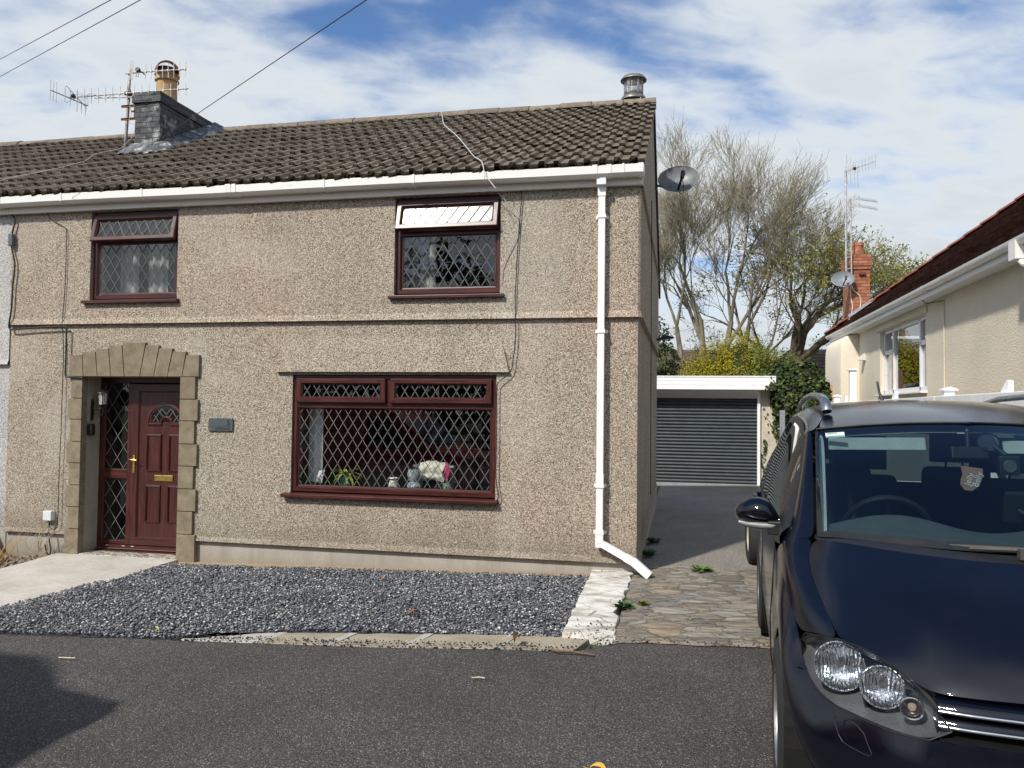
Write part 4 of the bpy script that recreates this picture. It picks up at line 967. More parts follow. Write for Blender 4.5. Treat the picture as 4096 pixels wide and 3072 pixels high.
# ================================================================ things fixed to the house
pq = thing('house_sign', 'slate grey house sign with number five and the word woodland', 'sign', (-4.566, -.02, 1.328))
mb = MB(); mb.box(-4.715, -4.416, -.022, -.014, 1.330, 1.472); mb.build('sign_plate', plain('slate_grey_acrylic', (.075, .088, .10), .3, var=.05), pq, bevel=.002)
mb = MB()
for x in (-4.702, -4.43):
    for z in (1.343, 1.459): mb.lathe([(.001, .004), (.008, .003), (.009, 0)], (x, -.022, z), 12, Matrix.Rotation(R(90), 4, 'X')); mb.tube([(x, -.014, z), (x, .01, z)], .006, 6)
mb.build('screw', plain('copper_screw', (.45, .26, .14), .35, .9), pq)
M_letter = plain('black_letters', (.006, .006, .007), .4)
RX = Matrix.Rotation(R(90), 4, 'X')
text_mesh('5', .085, 'number', M_letter, pq, Matrix.Translation((-4.448, -.0228, 1.393)) @ RX)
text_mesh('WOODLAND', .030, 'lettering', M_letter, pq, Matrix.Translation((-4.447, -.0228, 1.346)) @ RX)
mb = MB(); mb.box(-4.69, -4.447, -.0235, -.0222, 1.379, 1.3815); mb.build('line', M_letter, pq)
# porch lantern
ln = thing('wall_lantern', 'black wrought iron lantern on the side wall of the porch', 'lantern', (-6.34, .13, 1.53))
mb = MB(); x0 = -6.342
mb.prism([(.115, 1.42), (.15, 1.43), (.155, 1.5), (.145, 1.58), (.155, 1.63), (.14, 1.655), (.132, 1.67), (.12, 1.65), (.115, 1.58)], x0, x0+.016, 'x'); mb.tube([(x0, .135, 1.535), (x0+.05, .135, 1.545), (x0+.12, .135, 1.56), (x0+.15, .135, 1.57), (x0+.15, .135, 1.60)], .008, 6); mb.tube([(x0+.15, .135, 1.57), (x0+.15, .135, 1.50), (x0+.13, .135, 1.48)], .006, 5)
mb.build('bracket', M_castiron, ln)
c = (x0+.15, .135, 0)
mb = MB(); mb.lathe([(.012, 1.79), (.02, 1.775), (.03, 1.768), (.075, 1.745), (.078, 1.738), (.06, 1.735)], c, 20); mb.lathe([(.052, 1.612), (.055, 1.605), (.03, 1.598), (.012, 1.595)], c, 16)
for j in range(6):
    a = j*math.pi/3; mb.bar((c[0]+.060*math.cos(a), c[1]+.060*math.sin(a), 1.738), (c[0]+.050*math.cos(a), c[1]+.050*math.sin(a), 1.608), .007, .007, (math.cos(a), math.sin(a), 0))
    pts = [(c[0]+.056*math.cos(a+b_), c[1]+.056*math.sin(a+b_), z) for b_, z in ((.15, 1.72), (.4, 1.71), (.52, 1.69), (.4, 1.665), (.52, 1.64), (.8, 1.63))]; mb.tube(pts, .0028, 4, False)
mb.build('lamp_cage', M_castiron, ln)
mb = MB(); mb.lathe([(.053, 1.735), (.045, 1.612)], c, 18); mb.build('lamp_glass', plain('frosted_lamp_glass', (.55, .55, .52), .3), ln)
kb = thing('key_safe', 'small black box under the lantern in the porch', 'box', (-6.33, .1, 1.24)); mb = MB(); mb.box(-6.344, -6.285, .06, .135, 1.245, 1.38); mb.box(-6.30, -6.278, .066, .129, 1.262, 1.365); mb.build('case', M_castiron, kb, bevel=.012)
sw_ = thing('door_sensor', 'small beige tab on the porch wall beside the door frame', 'switch', (-6.29, .27, 1.43)); mb = MB(); mb.box(-6.344, -6.33, .235, .262, 1.40, 1.46); mb.build('plate', plain('beige_plastic', (.45, .36, .22), .5), sw_, bevel=.003)
# white junction box
jb = thing('junction_box', 'small white junction box low on the wall left of the porch', 'junction box', (-6.734, -.02, .258)); mb = MB(); mb.box(-6.792, -6.676, -.06, 0, .258, .369); mb.build('box_body', plain('grey_white_plastic', (.62, .64, .66), .45, var=.06), jb, bevel=.006)
mb = MB(); mb.box(-6.788, -6.680, -.066, -.0605, .262, .365); mb.build('lid', plain('grey_white_plastic', (.62, .64, .66)), jb, bevel=.004)
# cables -------------------------------------------------------------
def cable(name, label, pts, r, m, n=5, smooth=3):
    P = [Vector(p) for p in pts]; out = []
    for i in range(len(P)-1):
        a, b, c_, d = P[max(0, i-1)], P[i], P[i+1], P[min(len(P)-1, i+2)]
        for k in range(smooth):
            t = k/smooth; out.append(.5*((2*b)+(-a+c_)*t+(2*a-5*b+4*c_-d)*t*t+(-a+3*b-3*c_+d)*t**3))
    out.append(P[-1]); mb = MB(); mb.tube(out, r, n); return tag(mb.build(name, m, smooth=True), label, 'cable')
M_white_cable = plain('white_cable', (.7, .7, .68), .5); M_wire = plain('sheathed_wire', (.16, .15, .22), .5)
cable('wall_cable', 'thick black cable running down the party line and along the band to the porch', [(-7.514, -0.055, 3.914), (-7.415, -0.055, 3.886), (-7.343, -0.055, 3.835), (-7.305, -0.055, 3.765), (-7.335, -0.055, 3.647), (-7.346, -0.055, 3.542), (-7.334, -0.055, 3.423), (-7.298, -0.055, 3.303), (-7.290, -0.055, 3.184), (-7.310, -0.055, 2.976), (-7.315, -0.055, 2.739), (-7.343, -0.055, 2.547), (-7.327, -0.055, 2.485), (-7.222, -0.055, 2.478), (-7.015, -0.055, 2.494), (-6.641, -0.055, 2.507), (-6.560, -0.055, 2.498), (-6.551, -0.055, 2.436), (-6.550, -0.055, 2.030), (-6.547, -0.055, 1.943), (-6.513, -0.055, 1.920), (-6.419, -0.055, 1.918), (-6.302, -0.055, 1.909)], 0.01, M_black)
cable('wall_cable', 'thin dark cable dropping from the fascia to the white junction box', [(-6.630, -0.040, 3.975), (-6.706, -0.040, 3.987), (-6.824, -0.040, 3.966), (-6.874, -0.040, 3.900), (-6.864, -0.040, 3.819), (-6.783, -0.040, 3.748), (-6.654, -0.040, 3.684), (-6.605, -0.040, 3.624), (-6.601, -0.040, 3.403), (-6.602, -0.040, 2.964), (-6.619, -0.040, 2.672), (-6.620, -0.040, 2.497), (-6.597, -0.040, 2.235), (-6.597, -0.040, 1.839), (-6.599, -0.040, 1.509), (-6.599, -0.040, 1.220), (-6.608, -0.040, 0.787), (-6.605, -0.040, 0.326), (-6.614, -0.040, 0.197), (-6.660, -0.040, 0.158), (-6.701, -0.040, 0.173), (-6.717, -0.040, 0.253)], 0.0045, M_black)
cable('wall_cable', 'black cable hanging in a loop below the white junction box', [(-6.703, -0.060, 0.256), (-6.709, -0.060, 0.153), (-6.691, -0.060, 0.010), (-6.671, -0.060, -0.061), (-6.679, -0.060, -0.118), (-6.713, -0.060, -0.123), (-6.742, -0.060, -0.064), (-6.747, -0.060, -0.015)], 0.008, M_black)
cable('wall_cable', 'black clipped cable from the gutter down past the wide window', [(-1.576, -0.045, 4.051), (-1.442, -0.045, 3.992), (-1.283, -0.045, 3.919), (-1.204, -0.045, 3.876), (-1.185, -0.045, 3.829), (-1.186, -0.045, 3.751), (-1.202, -0.045, 3.545), (-1.218, -0.045, 3.288), (-1.230, -0.045, 3.031), (-1.240, -0.045, 2.723), (-1.234, -0.045, 2.466), (-1.231, -0.045, 2.415), (-1.242, -0.045, 2.210), (-1.256, -0.045, 2.108), (-1.268, -0.045, 2.019), (-1.312, -0.045, 1.955), (-1.403, -0.045, 1.878), (-1.420, -0.045, 1.801), (-1.418, -0.045, 1.443), (-1.420, -0.045, 0.934), (-1.402, -0.045, 0.782), (-1.391, -0.045, 0.719), (-1.411, -0.045, 0.660)], 0.0055, M_black)
cable('wall_cable', 'grey cable curving from the eaves round the right side of the upper right window', [(-1.440, -0.045, 3.854), (-1.405, -0.045, 3.800), (-1.360, -0.045, 3.759), (-1.301, -0.045, 3.653), (-1.231, -0.045, 3.572), (-1.215, -0.045, 3.468), (-1.250, -0.045, 3.341), (-1.314, -0.045, 3.214), (-1.357, -0.045, 3.124), (-1.383, -0.045, 3.035), (-1.392, -0.045, 2.906)], 0.004, M_greyc)
cable('roof_cable', 'white cable running down the roof tiles from the ridge to the gutter', [(-2.992, 2.926, 5.905), (-2.818, 2.431, 5.623), (-2.635, 1.913, 5.328), (-2.449, 1.549, 5.120), (-2.210, 1.093, 4.861), (-1.914, 0.460, 4.500), (-1.709, 0.021, 4.249), (-1.566, -0.219, 4.113), (-1.526, -0.240, 3.970), (-1.473, -0.240, 3.904), (-1.407, -0.240, 3.819)], .0045, M_white_cable)
cable('roof_cable', 'thin pale cable lying on the left roof tiles below the black chimney', [(-7.250, 1.590, 5.154), (-7.374, 1.507, 5.107), (-7.411, 1.316, 4.998), (-7.248, 0.967, 4.799), (-7.308, 0.798, 4.702), (-7.363, 0.610, 4.595), (-7.561, 0.387, 4.468), (-7.697, 0.226, 4.376), (-7.694, 0.079, 4.293)], .006, M_greyc)
cable('wall_cable', 'thin black cable running down the shaded gable wall', [(.055, 1.900, 4.204), (.055, 1.920, 3.708), (.055, 1.940, 3.399), (.055, 1.960, 2.659), (.055, 1.980, 1.935), (.055, 2.000, 1.373), (.055, 2.020, 0.977), (.055, 2.040, 0.644), (.055, 2.060, 0.568)], .005, M_black)
cable('telephone_wire', 'single dark telephone wire rising from the left eaves across the chimney', [(-6.500,-0.120,3.972),(0.379,-5.720,3.361)], .0026, M_black)
cable('overhead_wire', 'upper of the two overhead wires crossing the top left sky', [(-12.009,4.000,7.722),(-4.538,-1.500,5.593)], .0055, M_wire)
cable('overhead_wire', 'lower of the two overhead wires crossing the top left sky', [(-11.996,4.000,7.399),(-4.162,-1.500,5.589)], .0055, M_wire)
jx = thing('cable_joint', 'grey cable joint hanging on the party line of the two houses', 'cable joint', (-7.36, -.06, 3.5)); mb = MB(); mb.box(-7.369, -7.309, -.085, -.04, 3.467, 3.616); mb.build('case', plain('dark_grey_plastic', (.09, .10, .11), .5), jx, bevel=.01)
# ---- aerials on the left chimney
def yagi(parent, a, b, n, L0, L1, mat, up=(0, 0, 1), rr=.0045):
    mb = MB(); mb.tube([a, b], .009, 6); mb.build('boom', mat, parent)
    a, b = Vector(a), Vector(b); rnd = random.Random(4)
    mb = MB()
    for i in range(n):
        f = i/(n-1); p = a.lerp(b, .02+.96*f); L = L0+(L1-L0)*f; j = rnd.gauss(0, .006); mb.tube([p+Vector((j, 0, -L/2)), p+Vector((-j, 0, L/2))], rr, 5); mb.obox(p, (.008, 0, 0), (0, .012, 0), (0, 0, .014))
    mb.build('element', mat, parent)
mast = thing('aerial_mast', 'bent grey steel mast strapped to the left side of the black chimney', 'mast', (-7.31, 1.8, 5.15))
mb = MB(); mb.tube([(-7.315, 1.8, 5.08), (-7.30, 1.8, 5.4), (-7.28, 1.8, 5.752), (-7.268, 1.8, 6.0), (-7.262, 1.8, 6.06), (-7.275, 1.8, 6.1), (-7.258, 1.8, 6.37)], .022, 10); mb.build('pole', plain('weathered_pole', (.30, .285, .25), .6, .3, var=.35, scale=9), mast, smooth=True)
mb = MB()
for z, xa in ((5.85, -7.06), (5.665, -7.06)): mb.box(-7.37, xa, 1.775, 1.83, z-.012, z+.004); mb.box(-7.37, xa, 1.775, 1.781, z-.03, z)
mb.box(-7.16, -7.10, 1.77, 1.80, 5.66, 5.86); mb.box(-7.2, -7.08, 1.77, 1.79, 5.745, 5.765); mb.box(-7.32, -7.22, 1.765, 1.835, 6.0, 6.045); mb.build('clamp_bracket', M_rust, mast)
ya = thing('tv_aerial', 'long rooftop aerial lying left to right across the black chimney', 'aerial', (-7.26, 1.77, 6.05))
yagi(ya, (-8.24, 1.76, 6.02), (-6.30, 1.76, 6.01), 17, .225, .19, M_alu)
mb = MB(); mb.tube([(-8.43, 1.64, 6.10), (-8.03, 1.9, 5.94)], .010, 6)
for f in (0, .08, .16, .72, .84, .95): p = Vector((-8.43, 1.64, 6.10)).lerp(Vector((-8.03, 1.9, 5.94)), f); mb.tube([p-Vector((0, 0, .15)), p+Vector((0, 0, .15))], .0045, 5)
mb.build('reflector', M_alu, ya)
mb = MB(); mb.ball((-8.14, 1.74, 6.03), .03, .03, .03, 10, 8); mb.build('junction', M_castiron, ya)
mb = MB(); pts = [(-8.24, 1.7, 5.95), (-8.24, 1.7, 6.15), (-8.22, 1.7, 6.17), (-8.0, 1.85, 5.88), (-7.99, 1.86, 5.9), (-8.0, 1.86, 6.07), (-8.03, 1.85, 6.08), (-8.14, 1.76, 6.0), (-8.22, 1.71, 5.93), (-8.24, 1.7, 5.95)]; mb.tube(pts, .006, 5); mb.build('dipole', M_alu, ya)
mb = MB(); mb.tube([(-7.8, 1.76, 5.985), (-7.2, 1.77, 5.955), (-7.0, 1.77, 5.99)], .008, 6); mb.build('brace', M_alu, ya)
cable('aerial_cable', 'grey cable twisted along the boom of the long left aerial', [(-8.12, 1.74, 6.03), (-8.05, 1.75, 6.06), (-7.95, 1.74, 5.99), (-7.85, 1.74, 6.05), (-7.7, 1.74, 5.99), (-7.6, 1.74, 5.96), (-7.45, 1.74, 6.0), (-7.3, 1.76, 5.98), (-7.22, 1.76, 5.85), (-7.2, 1.77, 5.7), (-7.24, 1.77, 5.6), (-7.13, 1.77, 5.55), (-7.15, 1.72, 5.35), (-7.33, 1.68, 5.17)], .004, M_greyc)
yb = thing('tv_aerial', 'short rooftop aerial with a flat grid at the top of the left mast', 'aerial', (-7.26, 1.77, 6.3))
yagi(yb, (-6.99, 1.76, 6.30), (-6.34, 1.76, 6.285), 8, .215, .215, M_alu)
mb = MB(); mb.tube([(-7.31, 1.77, 6.30), (-6.99, 1.76, 6.30)], .009, 6)
for dx_ in (0, .035, .07): mb.bar((-7.195+dx_, 1.72-dx_*.6, 6.455-dx_*.3), (-7.195+dx_, 1.72-dx_*.6, 6.185-dx_*.3), .007, .006, (0, 1, 0))
for z in (6.45, 6.33, 6.28, 6.19): mb.bar((-7.195, 1.72, z), (-7.125, 1.678, z-.02), .006, .007, (0, 0, 1))
mb.build('reflector_grid', M_alu, yb)
mb = MB(); mb.lathe([(.001, -.02), (.032, -.02), (.034, 0), (.032, .02), (.001, .02)], (-7.075, 1.72, 6.318), 14, Matrix.Rotation(R(80), 4, 'X')); mb.tube([(-7.06, 1.72, 6.31), (-7.0, 1.74, 6.27), (-6.98, 1.74, 6.25)], .009, 5); mb.build('junction', M_castiron, yb)
mb = MB(); mb.tube([(-7.095, 1.72, 6.30), (-7.10, 1.72, 6.22), (-7.065, 1.72, 6.22), (-7.06, 1.72, 6.30)], .005, 5); mb.build('dipole', M_alu, yb)
# ---- satellite dish
def dish(name, label, c, wd, ht, nrm, arm_from, mat, group=None, lnb=True):
    d = thing(name, label, 'satellite dish', c, group='satellite dishes'); n = Vector(nrm).normalized(); u = n.cross(Vector((0, 0, 1))).normalized()*-1; v = n.cross(u)*-1
    if v.z < 0: v = -v
    mb = MB(); C_ = Vector(c); rows = 9; seg = 36; vs = []
    for i in range(rows+1):
        r = i/rows
        for j in range(seg):
            a = 2*math.pi*j/seg; vs.append(C_+u*(wd/2*r*math.cos(a))+v*(ht/2*r*math.sin(a)*(1.0+.06*math.cos(a)))-n*(.07*(1-r*r)))
    vs2 = [p-n*.004 for p in vs]; k = len(vs)
    fs = [(i*seg+j, i*seg+(j+1) % seg, (i+1)*seg+(j+1) % seg, (i+1)*seg+j) for i in range(rows) for j in range(seg)]
    mb.add(vs, fs); mb.add(vs2, [tuple(reversed(f)) for f in fs]); mb.lathe([(1, 0)]*1, (0, 0, 0), 3) if False else None
    rim = [C_+u*(wd/2*math.cos(2*math.pi*j/seg))+v*(ht/2*math.sin(2*math.pi*j/seg)*(1+.06*math.cos(2*math.pi*j/seg))) for j in range(seg+1)]; mb.tube(rim, .006, 5, False)
    for s_ in (-.08, .08): mb.ball(C_+u*s_*wd*.9-v*ht*.08-n*.06, .008, n=8, k=6)
    mb.build('reflector', mat, d, smooth='auto')
    sc = wd/.58
    a0 = C_-v*ht*.40-n*.03; a1 = C_-v*ht*.18+u*.08*sc+n*.20*sc
    mb = MB(); mb.bar(a0, a1, .03*sc, .022*sc, n); mb.build('feed_arm', M_castiron, d, bevel=.003)
    mb = MB(); q = (a0-a1).normalized(); mb.tube([a1+v*.055*sc-n*.0, a1-v*.06*sc+u*-.01], .030*sc, 10); mb.tube([a1+v*.05*sc, a1+v*.05*sc-n*.06*sc], [.030*sc, .035*sc], 12); mb.build('receiver', M_castiron, d, smooth='auto')
    mb = MB(); w_ = Vector(arm_from); mb.tube([w_, (w_+C_)/2-n*.12, C_-n*.09], .018, 8); mb.obox(w_, (.012, 0, 0), (0, .06, 0), (0, 0, .07)); mb.build('wall_bracket', M_castiron, d)
    return d
t = MT('dirty_grey_dish', rough=.5, spec=.5); nz = t.noise(1, 6, .7, vec=t.scaled(t.pos(), (14, 14, 2.2))); t.col(t.ramp(nz, [(.35, (.085, .095, .105)), (.55, (.135, .145, .155)), (.72, (.24, .25, .255))])); t.rgh(t.rng(nz, .3, .7, .35, .6)); M_dish = t.m
dish('satellite_dish', 'large dirty grey satellite dish on the gable of the tan house', (.358, 3.95, 5.045), .585, .455, (-.06, -1, .38), (.03, 4.1, 5.0), M_dish)
cable('dish_cable', 'short black cable hanging below the large satellite dish', [(.42, 3.74, 4.97), (.44, 3.8, 4.83), (.40, 3.9, 4.80), (.37, 3.95, 4.86)], .005, M_black)
fd = thing('security_light', 'small black lamp bracket sticking out of the gable wall', 'lamp', (.1, 5.0, 2.9)); mb = MB(); mb.tube([(.0, 5.0, 2.75), (.08, 5.0, 2.76)], .02, 6); mb.prism([(.05, 2.74), (.30, 2.775), (.30, 2.79), (.12, 2.83)], 4.95, 5.05, 'y'); mb.build('lamp_head', M_castiron, fd)
# ================================================================ garage at the end of the drive
ga = thing('garage', 'flat roofed garage with white fascia and dark roller door at the end of the drive', 'garage', (1.2, 10, G(1.2)))
M_gwall = concrete('rough_cream_render', (.62, .56, .46), .2, 4, (.3, .27, .2), .9, 40)
GB = -.03
mb = MB(); mb.box(2.06, 2.72, 9.86, 10.1, GB-.2, 2.06); mb.box(-.75, -.42, 9.86, 10.1, GB-.2, 2.06); mb.box(-.75, 2.72, 10.101, 14.6, GB-.2, 2.05); mb.build('wall', M_gwall, ga)
mb = MB(); mb.prism([(9.52, 2.085), (9.52, 2.165), (9.527, 2.168), (9.527, 2.175), (9.52, 2.178), (9.52, 2.255), (9.527, 2.258), (9.527, 2.265), (9.52, 2.268), (9.52, 2.335), (9.54, 2.345), (9.9, 2.345), (9.9, 2.085)], -.85, 2.35, 'x')
M_wpanel = _upvc('white_cladding', (.86, .86, .86), (.6, .59, .55), .68, .9)
mb.build('fascia', M_wpanel, ga)
mb = MB(); mb.box(-.85, 2.352, 9.515, 9.9, 2.347, 2.375); mb.box(-.85, 2.72, 9.9, 14.6, 2.3, 2.36); mb.build('roof', plain('white_roof_trim', (.8, .8, .8), .5), ga)
mb = MB(); mb.prism([(9.56, 2.083), (9.84, 1.90), (9.86, 1.90), (9.86, 2.08)], -.6, 2.0, 'x'); mb.build('soffit', M_fascia, ga)
mb = MB(); mb.box(2.0, 2.062, 9.80, 9.88, GB-.05, 2.08); mb.box(-.5, -.44, 9.80, 9.88, GB-.05, 2.08); mb.build('door_frame', M_wpanel, ga, bevel=.004)
mb = MB(); pts = []; zb = GB+.09; n = 25; hh = (1.90-zb)/n
for i in range(n):
    for k in range(6):
        a = math.pi*k/5; pts.append((9.905-.020*math.sin(a), zb+hh*(i+.06+.88*k/5)))
    pts.append((9.915, zb+hh*(i+.97)))
for (ya, za), (yb, zb2) in zip(pts, pts[1:]): mb.quad((-.45, ya, za), (2.0, ya, za), (2.0, yb, zb2), (-.45, yb, zb2))
do = mb.build('roller_door', plain('anthracite_slats', (.052, .064, .068), .42, .1, var=.15, scale=3), ga)
mb = MB(); mb.box(-.45, 2.0, 9.87, 9.92, GB+.0, GB+.085); mb.build('bottom_bar', plain('grey_bottom_bar', (.26, .30, .31), .5, var=.2), do)
# ================================================================ cream bungalow on the right
bu = thing('bungalow', 'cream rendered bungalow with dark red roof and brick chimney on the right', 'bungalow', (6, 8, .3))
t = MT('cream_roughcast', rough=.92, spec=.2); v = t.voro(46).outputs['Distance']; nz = t.noise(1.1, 5, .6)
c = t.ramp(t.noise(60, 4, .7), [(.3, (.63, .56, .44)), (.7, (.81, .74, .61))]); c = t.mix(1, c, t.ramp(nz, [(.3, (.9, .9, .9)), (.7, (1.06, 1.05, 1.03))]), 'MULTIPLY'); t.col(c); t.bump(t.math('SUBTRACT', 1.0, v), .6, .008); M_cream = t.m
BX = 4.2
mb = MB(); wy0, wy1, wz0, wz1 = 5.70, 8.70, 1.99, 3.20
holes = [(wy0, wy1, wz0, wz1)]
ys = [-2, wy0, wy1, 12.7]; zs = [-.2, wz0, wz1, 3.42]
for a, b in zip(ys, ys[1:]):
    for c_, d in zip(zs, zs[1:]):
        if wy0 < (a+b)/2 < wy1 and wz0 < (c_+d)/2 < wz1: continue
        mb.quad((BX, b, c_), (BX, a, c_), (BX, a, d), (BX, b, d))
mb.quad((BX, wy0, wz0), (BX+.2, wy0, wz0), (BX+.2, wy0, wz1), (BX, wy0, wz1)); mb.quad((BX, wy1, wz0), (BX, wy1, wz1), (BX+.2, wy1, wz1), (BX+.2, wy1, wz0)); mb.quad((BX, wy0, wz1), (BX+.2, wy0, wz1), (BX+.2, wy1, wz1), (BX, wy1, wz1)); mb.quad((BX, wy0, wz0), (BX, wy1, wz0), (BX+.2, wy1, wz0), (BX+.2, wy0, wz0))
mb.quad((BX, 12.7, -.2), (BX, 12.7, 3.42), (11, 12.7, 3.42), (11, 12.7, -.2)); mb.quad((BX, -2, -.2), (11, -2, -.2), (11, -2, 3.42), (BX, -2, 3.42)); mb.quad((11, -2, -.2), (11, 12.7, -.2), (11, 12.7, 3.42), (11, -2, 3.42))
mb.quad((BX+1.8, 2, -.2), (BX+1.8, 12.5, -.2), (BX+1.8, 12.5, 3.4), (BX+1.8, 2, 3.5))
# hood mould over the window
mb.prism([(BX-.035, 3.215), (BX, 3.215), (BX, 3.33)], 5.55, 8.98, 'y') if False else mb.add([(BX-.03, 5.58, 3.215), (BX-.03, 8.98, 3.215), (BX-.001, 8.8, 3.36), (BX-.001, 5.66, 3.36), (BX, 5.58, 3.215), (BX, 8.98, 3.215)], [(0, 1, 2, 3), (4, 5, 1, 0), (0, 3, 4), (1, 5, 2)])
mb.build('wall', M_cream, bu)
mb = MB(); poly = [(BX, 10.6), (BX-.30, 10.6), (BX-.37, 10.64), (BX-.40, 10.74), (BX-.40, 12.4), (BX, 12.4)]
n = len(poly)
lv = [(-.2, 1), (2.86, 1), (3.08, .97), (3.22, .86), (3.31, .62), (3.345, .2)]
vs = [(BX+(x-BX)*s, y, z) for z, s in lv for x, y in poly]
mb.add(vs, [(i*n+j, i*n+j+1, (i+1)*n+j+1, (i+1)*n+j) for i in range(len(lv)-1) for j in range(n-1)]+[tuple((len(lv)-1)*n+j for j in range(n))]); mb.build('chimney_breast', M_cream, bu, smooth='auto')
wf = MB()
for a, b, c_, d in ((wy0, wy1, wz0, wz1),): 
    for (p, q_) in (((a, c_), (b, c_+.07)), ((a, d-.06), (b, d)), ((a, c_), (a+.06, d)), ((b-.06, c_), (b, d)), ((6.26, c_), (6.33, d)), ((7.98, c_), (8.05, d)), ((a, 2.74), (6.3, 2.82)), ((8.0, 2.74), (b, 2.82))):
        wf.box(BX+.07, BX+.14, p[0], q_[0], p[1], q_[1])
M_wf = _upvc('weathered_white_frame', (.78, .78, .80), (.30, .31, .34), .56, .72)
wfo = wf.build('window', M_wf, bu, bevel=.006)
mb = MB(); mb.quad((BX+.11, wy1, wz0), (BX+.11, wy0, wz0), (BX+.11, wy0, wz1), (BX+.11, wy1, wz1)); mb.build('pane', glassmat('bungalow_glass', (.85, .88, .87), 1.55, 0, 1.7, .03), wfo)
mb = MB(); mb.prism([(BX-.10, wz0-.05), (BX-.10, wz0-.02), (BX+.1, wz0+.01), (BX+.1, wz0-.05)], wy0-.06, wy1+.1, 'y'); mb.build('sill', M_wf, wfo, bevel=.004)
E_X, E_Z = 3.92, 3.49
HY1 = 12.95; TP = .76; RUN = 3.6
mb = MB()
def slopeP(u, y): return (E_X+u, y, E_Z+.02+u*TP)
rows = 22
rs_ = random.Random(2)
for r in range(rows):
    u0, u1 = RUN*r/rows, RUN*(r+1)/rows; y_far0, y_far1 = HY1-u0, HY1-u1; ny = 26
    ylo = -2.5
    for k in range(ny):
        f0, f1 = k/ny, (k+1)/ny; j = rs_.uniform(0, .008)
        a, b = y_far0+(ylo-y_far0)*f0, y_far0+(ylo-y_far0)*f1; c_, d = y_far1+(ylo-y_far1)*f0, y_far1+(ylo-y_far1)*f1
        P0, P1 = slopeP(u0, a), slopeP(u0, b); Q0, Q1 = slopeP(u1+.02, c_), slopeP(u1+.02, d)
        up_ = Vector((-TP, 0, 1)).normalized()*(.035+j); P0u, P1u = Vector(P0)+up_, Vector(P1)+up_
        mb.add([P0, P1, P1u, P0u, Q1, Q0], [(0, 1, 2, 3), (3, 2, 4, 5)])
mb.quad(slopeP(0, HY1), slopeP(RUN, HY1-RUN), (E_X+2*RUN-RUN, HY1-RUN, E_Z+RUN*TP), (E_X+2*RUN, HY1, E_Z)); mb.quad(slopeP(RUN, HY1-RUN), slopeP(RUN, -2.5), (E_X+2*RUN, -2.5, E_Z), (E_X+2*RUN, HY1, E_Z))
t = MT('red_brown_clay_tile', rough=.92, spec=.08); bd = t.noise(1, 4, .7, vec=t.scaled(t.pos(), (9, .8, 9))); cc_ = t.ramp(t.math('ADD', t.math('MULTIPLY', t.noise(5, 6, .72), .6), t.math('MULTIPLY', bd, .4)), [(.34, (.030, .018, .015)), (.48, (.085, .040, .031)), (.62, (.16, .085, .064)), (.74, (.28, .22, .18))]); t.col(cc_); t.bump(t.noise(40, 4), .5, .01)
bro = mb.build('roof', t.m, bu)
mb = MB(); k = 15
for i in range(k):
    a, b = Vector(slopeP(RUN*i/k, HY1-RUN*i/k)), Vector(slopeP(RUN*(i+1)/k+.03, HY1-RUN*(i+1)/k-.03)); d_ = (b-a).normalized(); lift = Vector((0, 0, .03+.02*(0)))
    vs = []
    for p, h in ((a, .045), (b, .015)):
        for q_ in range(7):
            an = math.pi*q_/6; s = d_.cross(Vector((0, 0, 1))).normalized(); vs.append(p+s*(-.12*math.cos(an))+Vector((0, 0, h+.08*math.sin(an))))
    mb.add(vs, [(q_, q_+1, 8+q_, 7+q_) for q_ in range(6)]+[tuple(range(6, -1, -1))])
mb.build('hip_tile', plain('red_hip_tile', (.20, .06, .04), .85, var=.35, scale=7), bro)
mb = MB(); mb.box(BX-.22, BX-.19, -2.5, HY1-.05, 3.345, 3.49); mb.box(BX-.19, BX, -2.5, HY1-.1, 3.35, 3.37); mb.box(BX-.2, BX+1, HY1-.1, HY1-.07, 3.345, 3.49); mb.build('fascia', M_upvc, bu, bevel=.003)
gp = []
mb = MB(); sec = [(.055*math.cos(a), .065*math.sin(a)) for a in [math.pi+math.pi*i/8 for i in range(9)]]; sec = [(-.058, .012)]+sec+[(.055, .012)]
gxc, gzc = BX-.255, 3.485
vs = [(gxc+x, y, gzc+z) for y in (-2.5, 2, 6, 10, HY1-.02) for x, z in sec]; k = len(sec)
mb.add(vs, [(i*k+j, i*k+j+1, (i+1)*k+j+1, (i+1)*k+j) for i in range(4) for j in range(k-1)]); mb.add([(gxc+x, HY1-.02, gzc+z) for x, z in sec], [tuple(range(k))]); bg_ = mb.build('gutter', M_upvc, bu, smooth='auto')
mb = MB()
for y in [1.95+.98*i for i in range(12)]:
    vs = [(gxc+x*1.12, yy, gzc+z*1.12) for yy in (y-.02, y+.02) for x, z in sec]; mb.add(vs, [(j, j+1, k+j+1, k+j) for j in range(k-1)]); mb.obox((BX-.19, y, 3.425), (.03, 0, 0), (0, .015, 0), (0, 0, .012))
for y in (4.75, 8.9): vs = [(gxc+x*1.14, yy, gzc+z*1.14) for yy in (y-.05, y+.05) for x, z in sec]; mb.add(vs, [(j, j+1, k+j+1, k+j) for j in range(k-1)])
mb.build('gutter_bracket', M_upvc, bg_)
mb = MB(); mb.box(gxc-.06, gxc+.06, 1.36, 1.54, 3.27, 3.47); mb.tube([(gxc, 1.45, 3.29), (gxc+.02, 1.35, 3.21), (BX-.06, .9, 3.06), (BX-.05, .85, 2.8), (BX-.05, .85, .2)], .035, 10); mb.build('downpipe', M_upvc, bu)
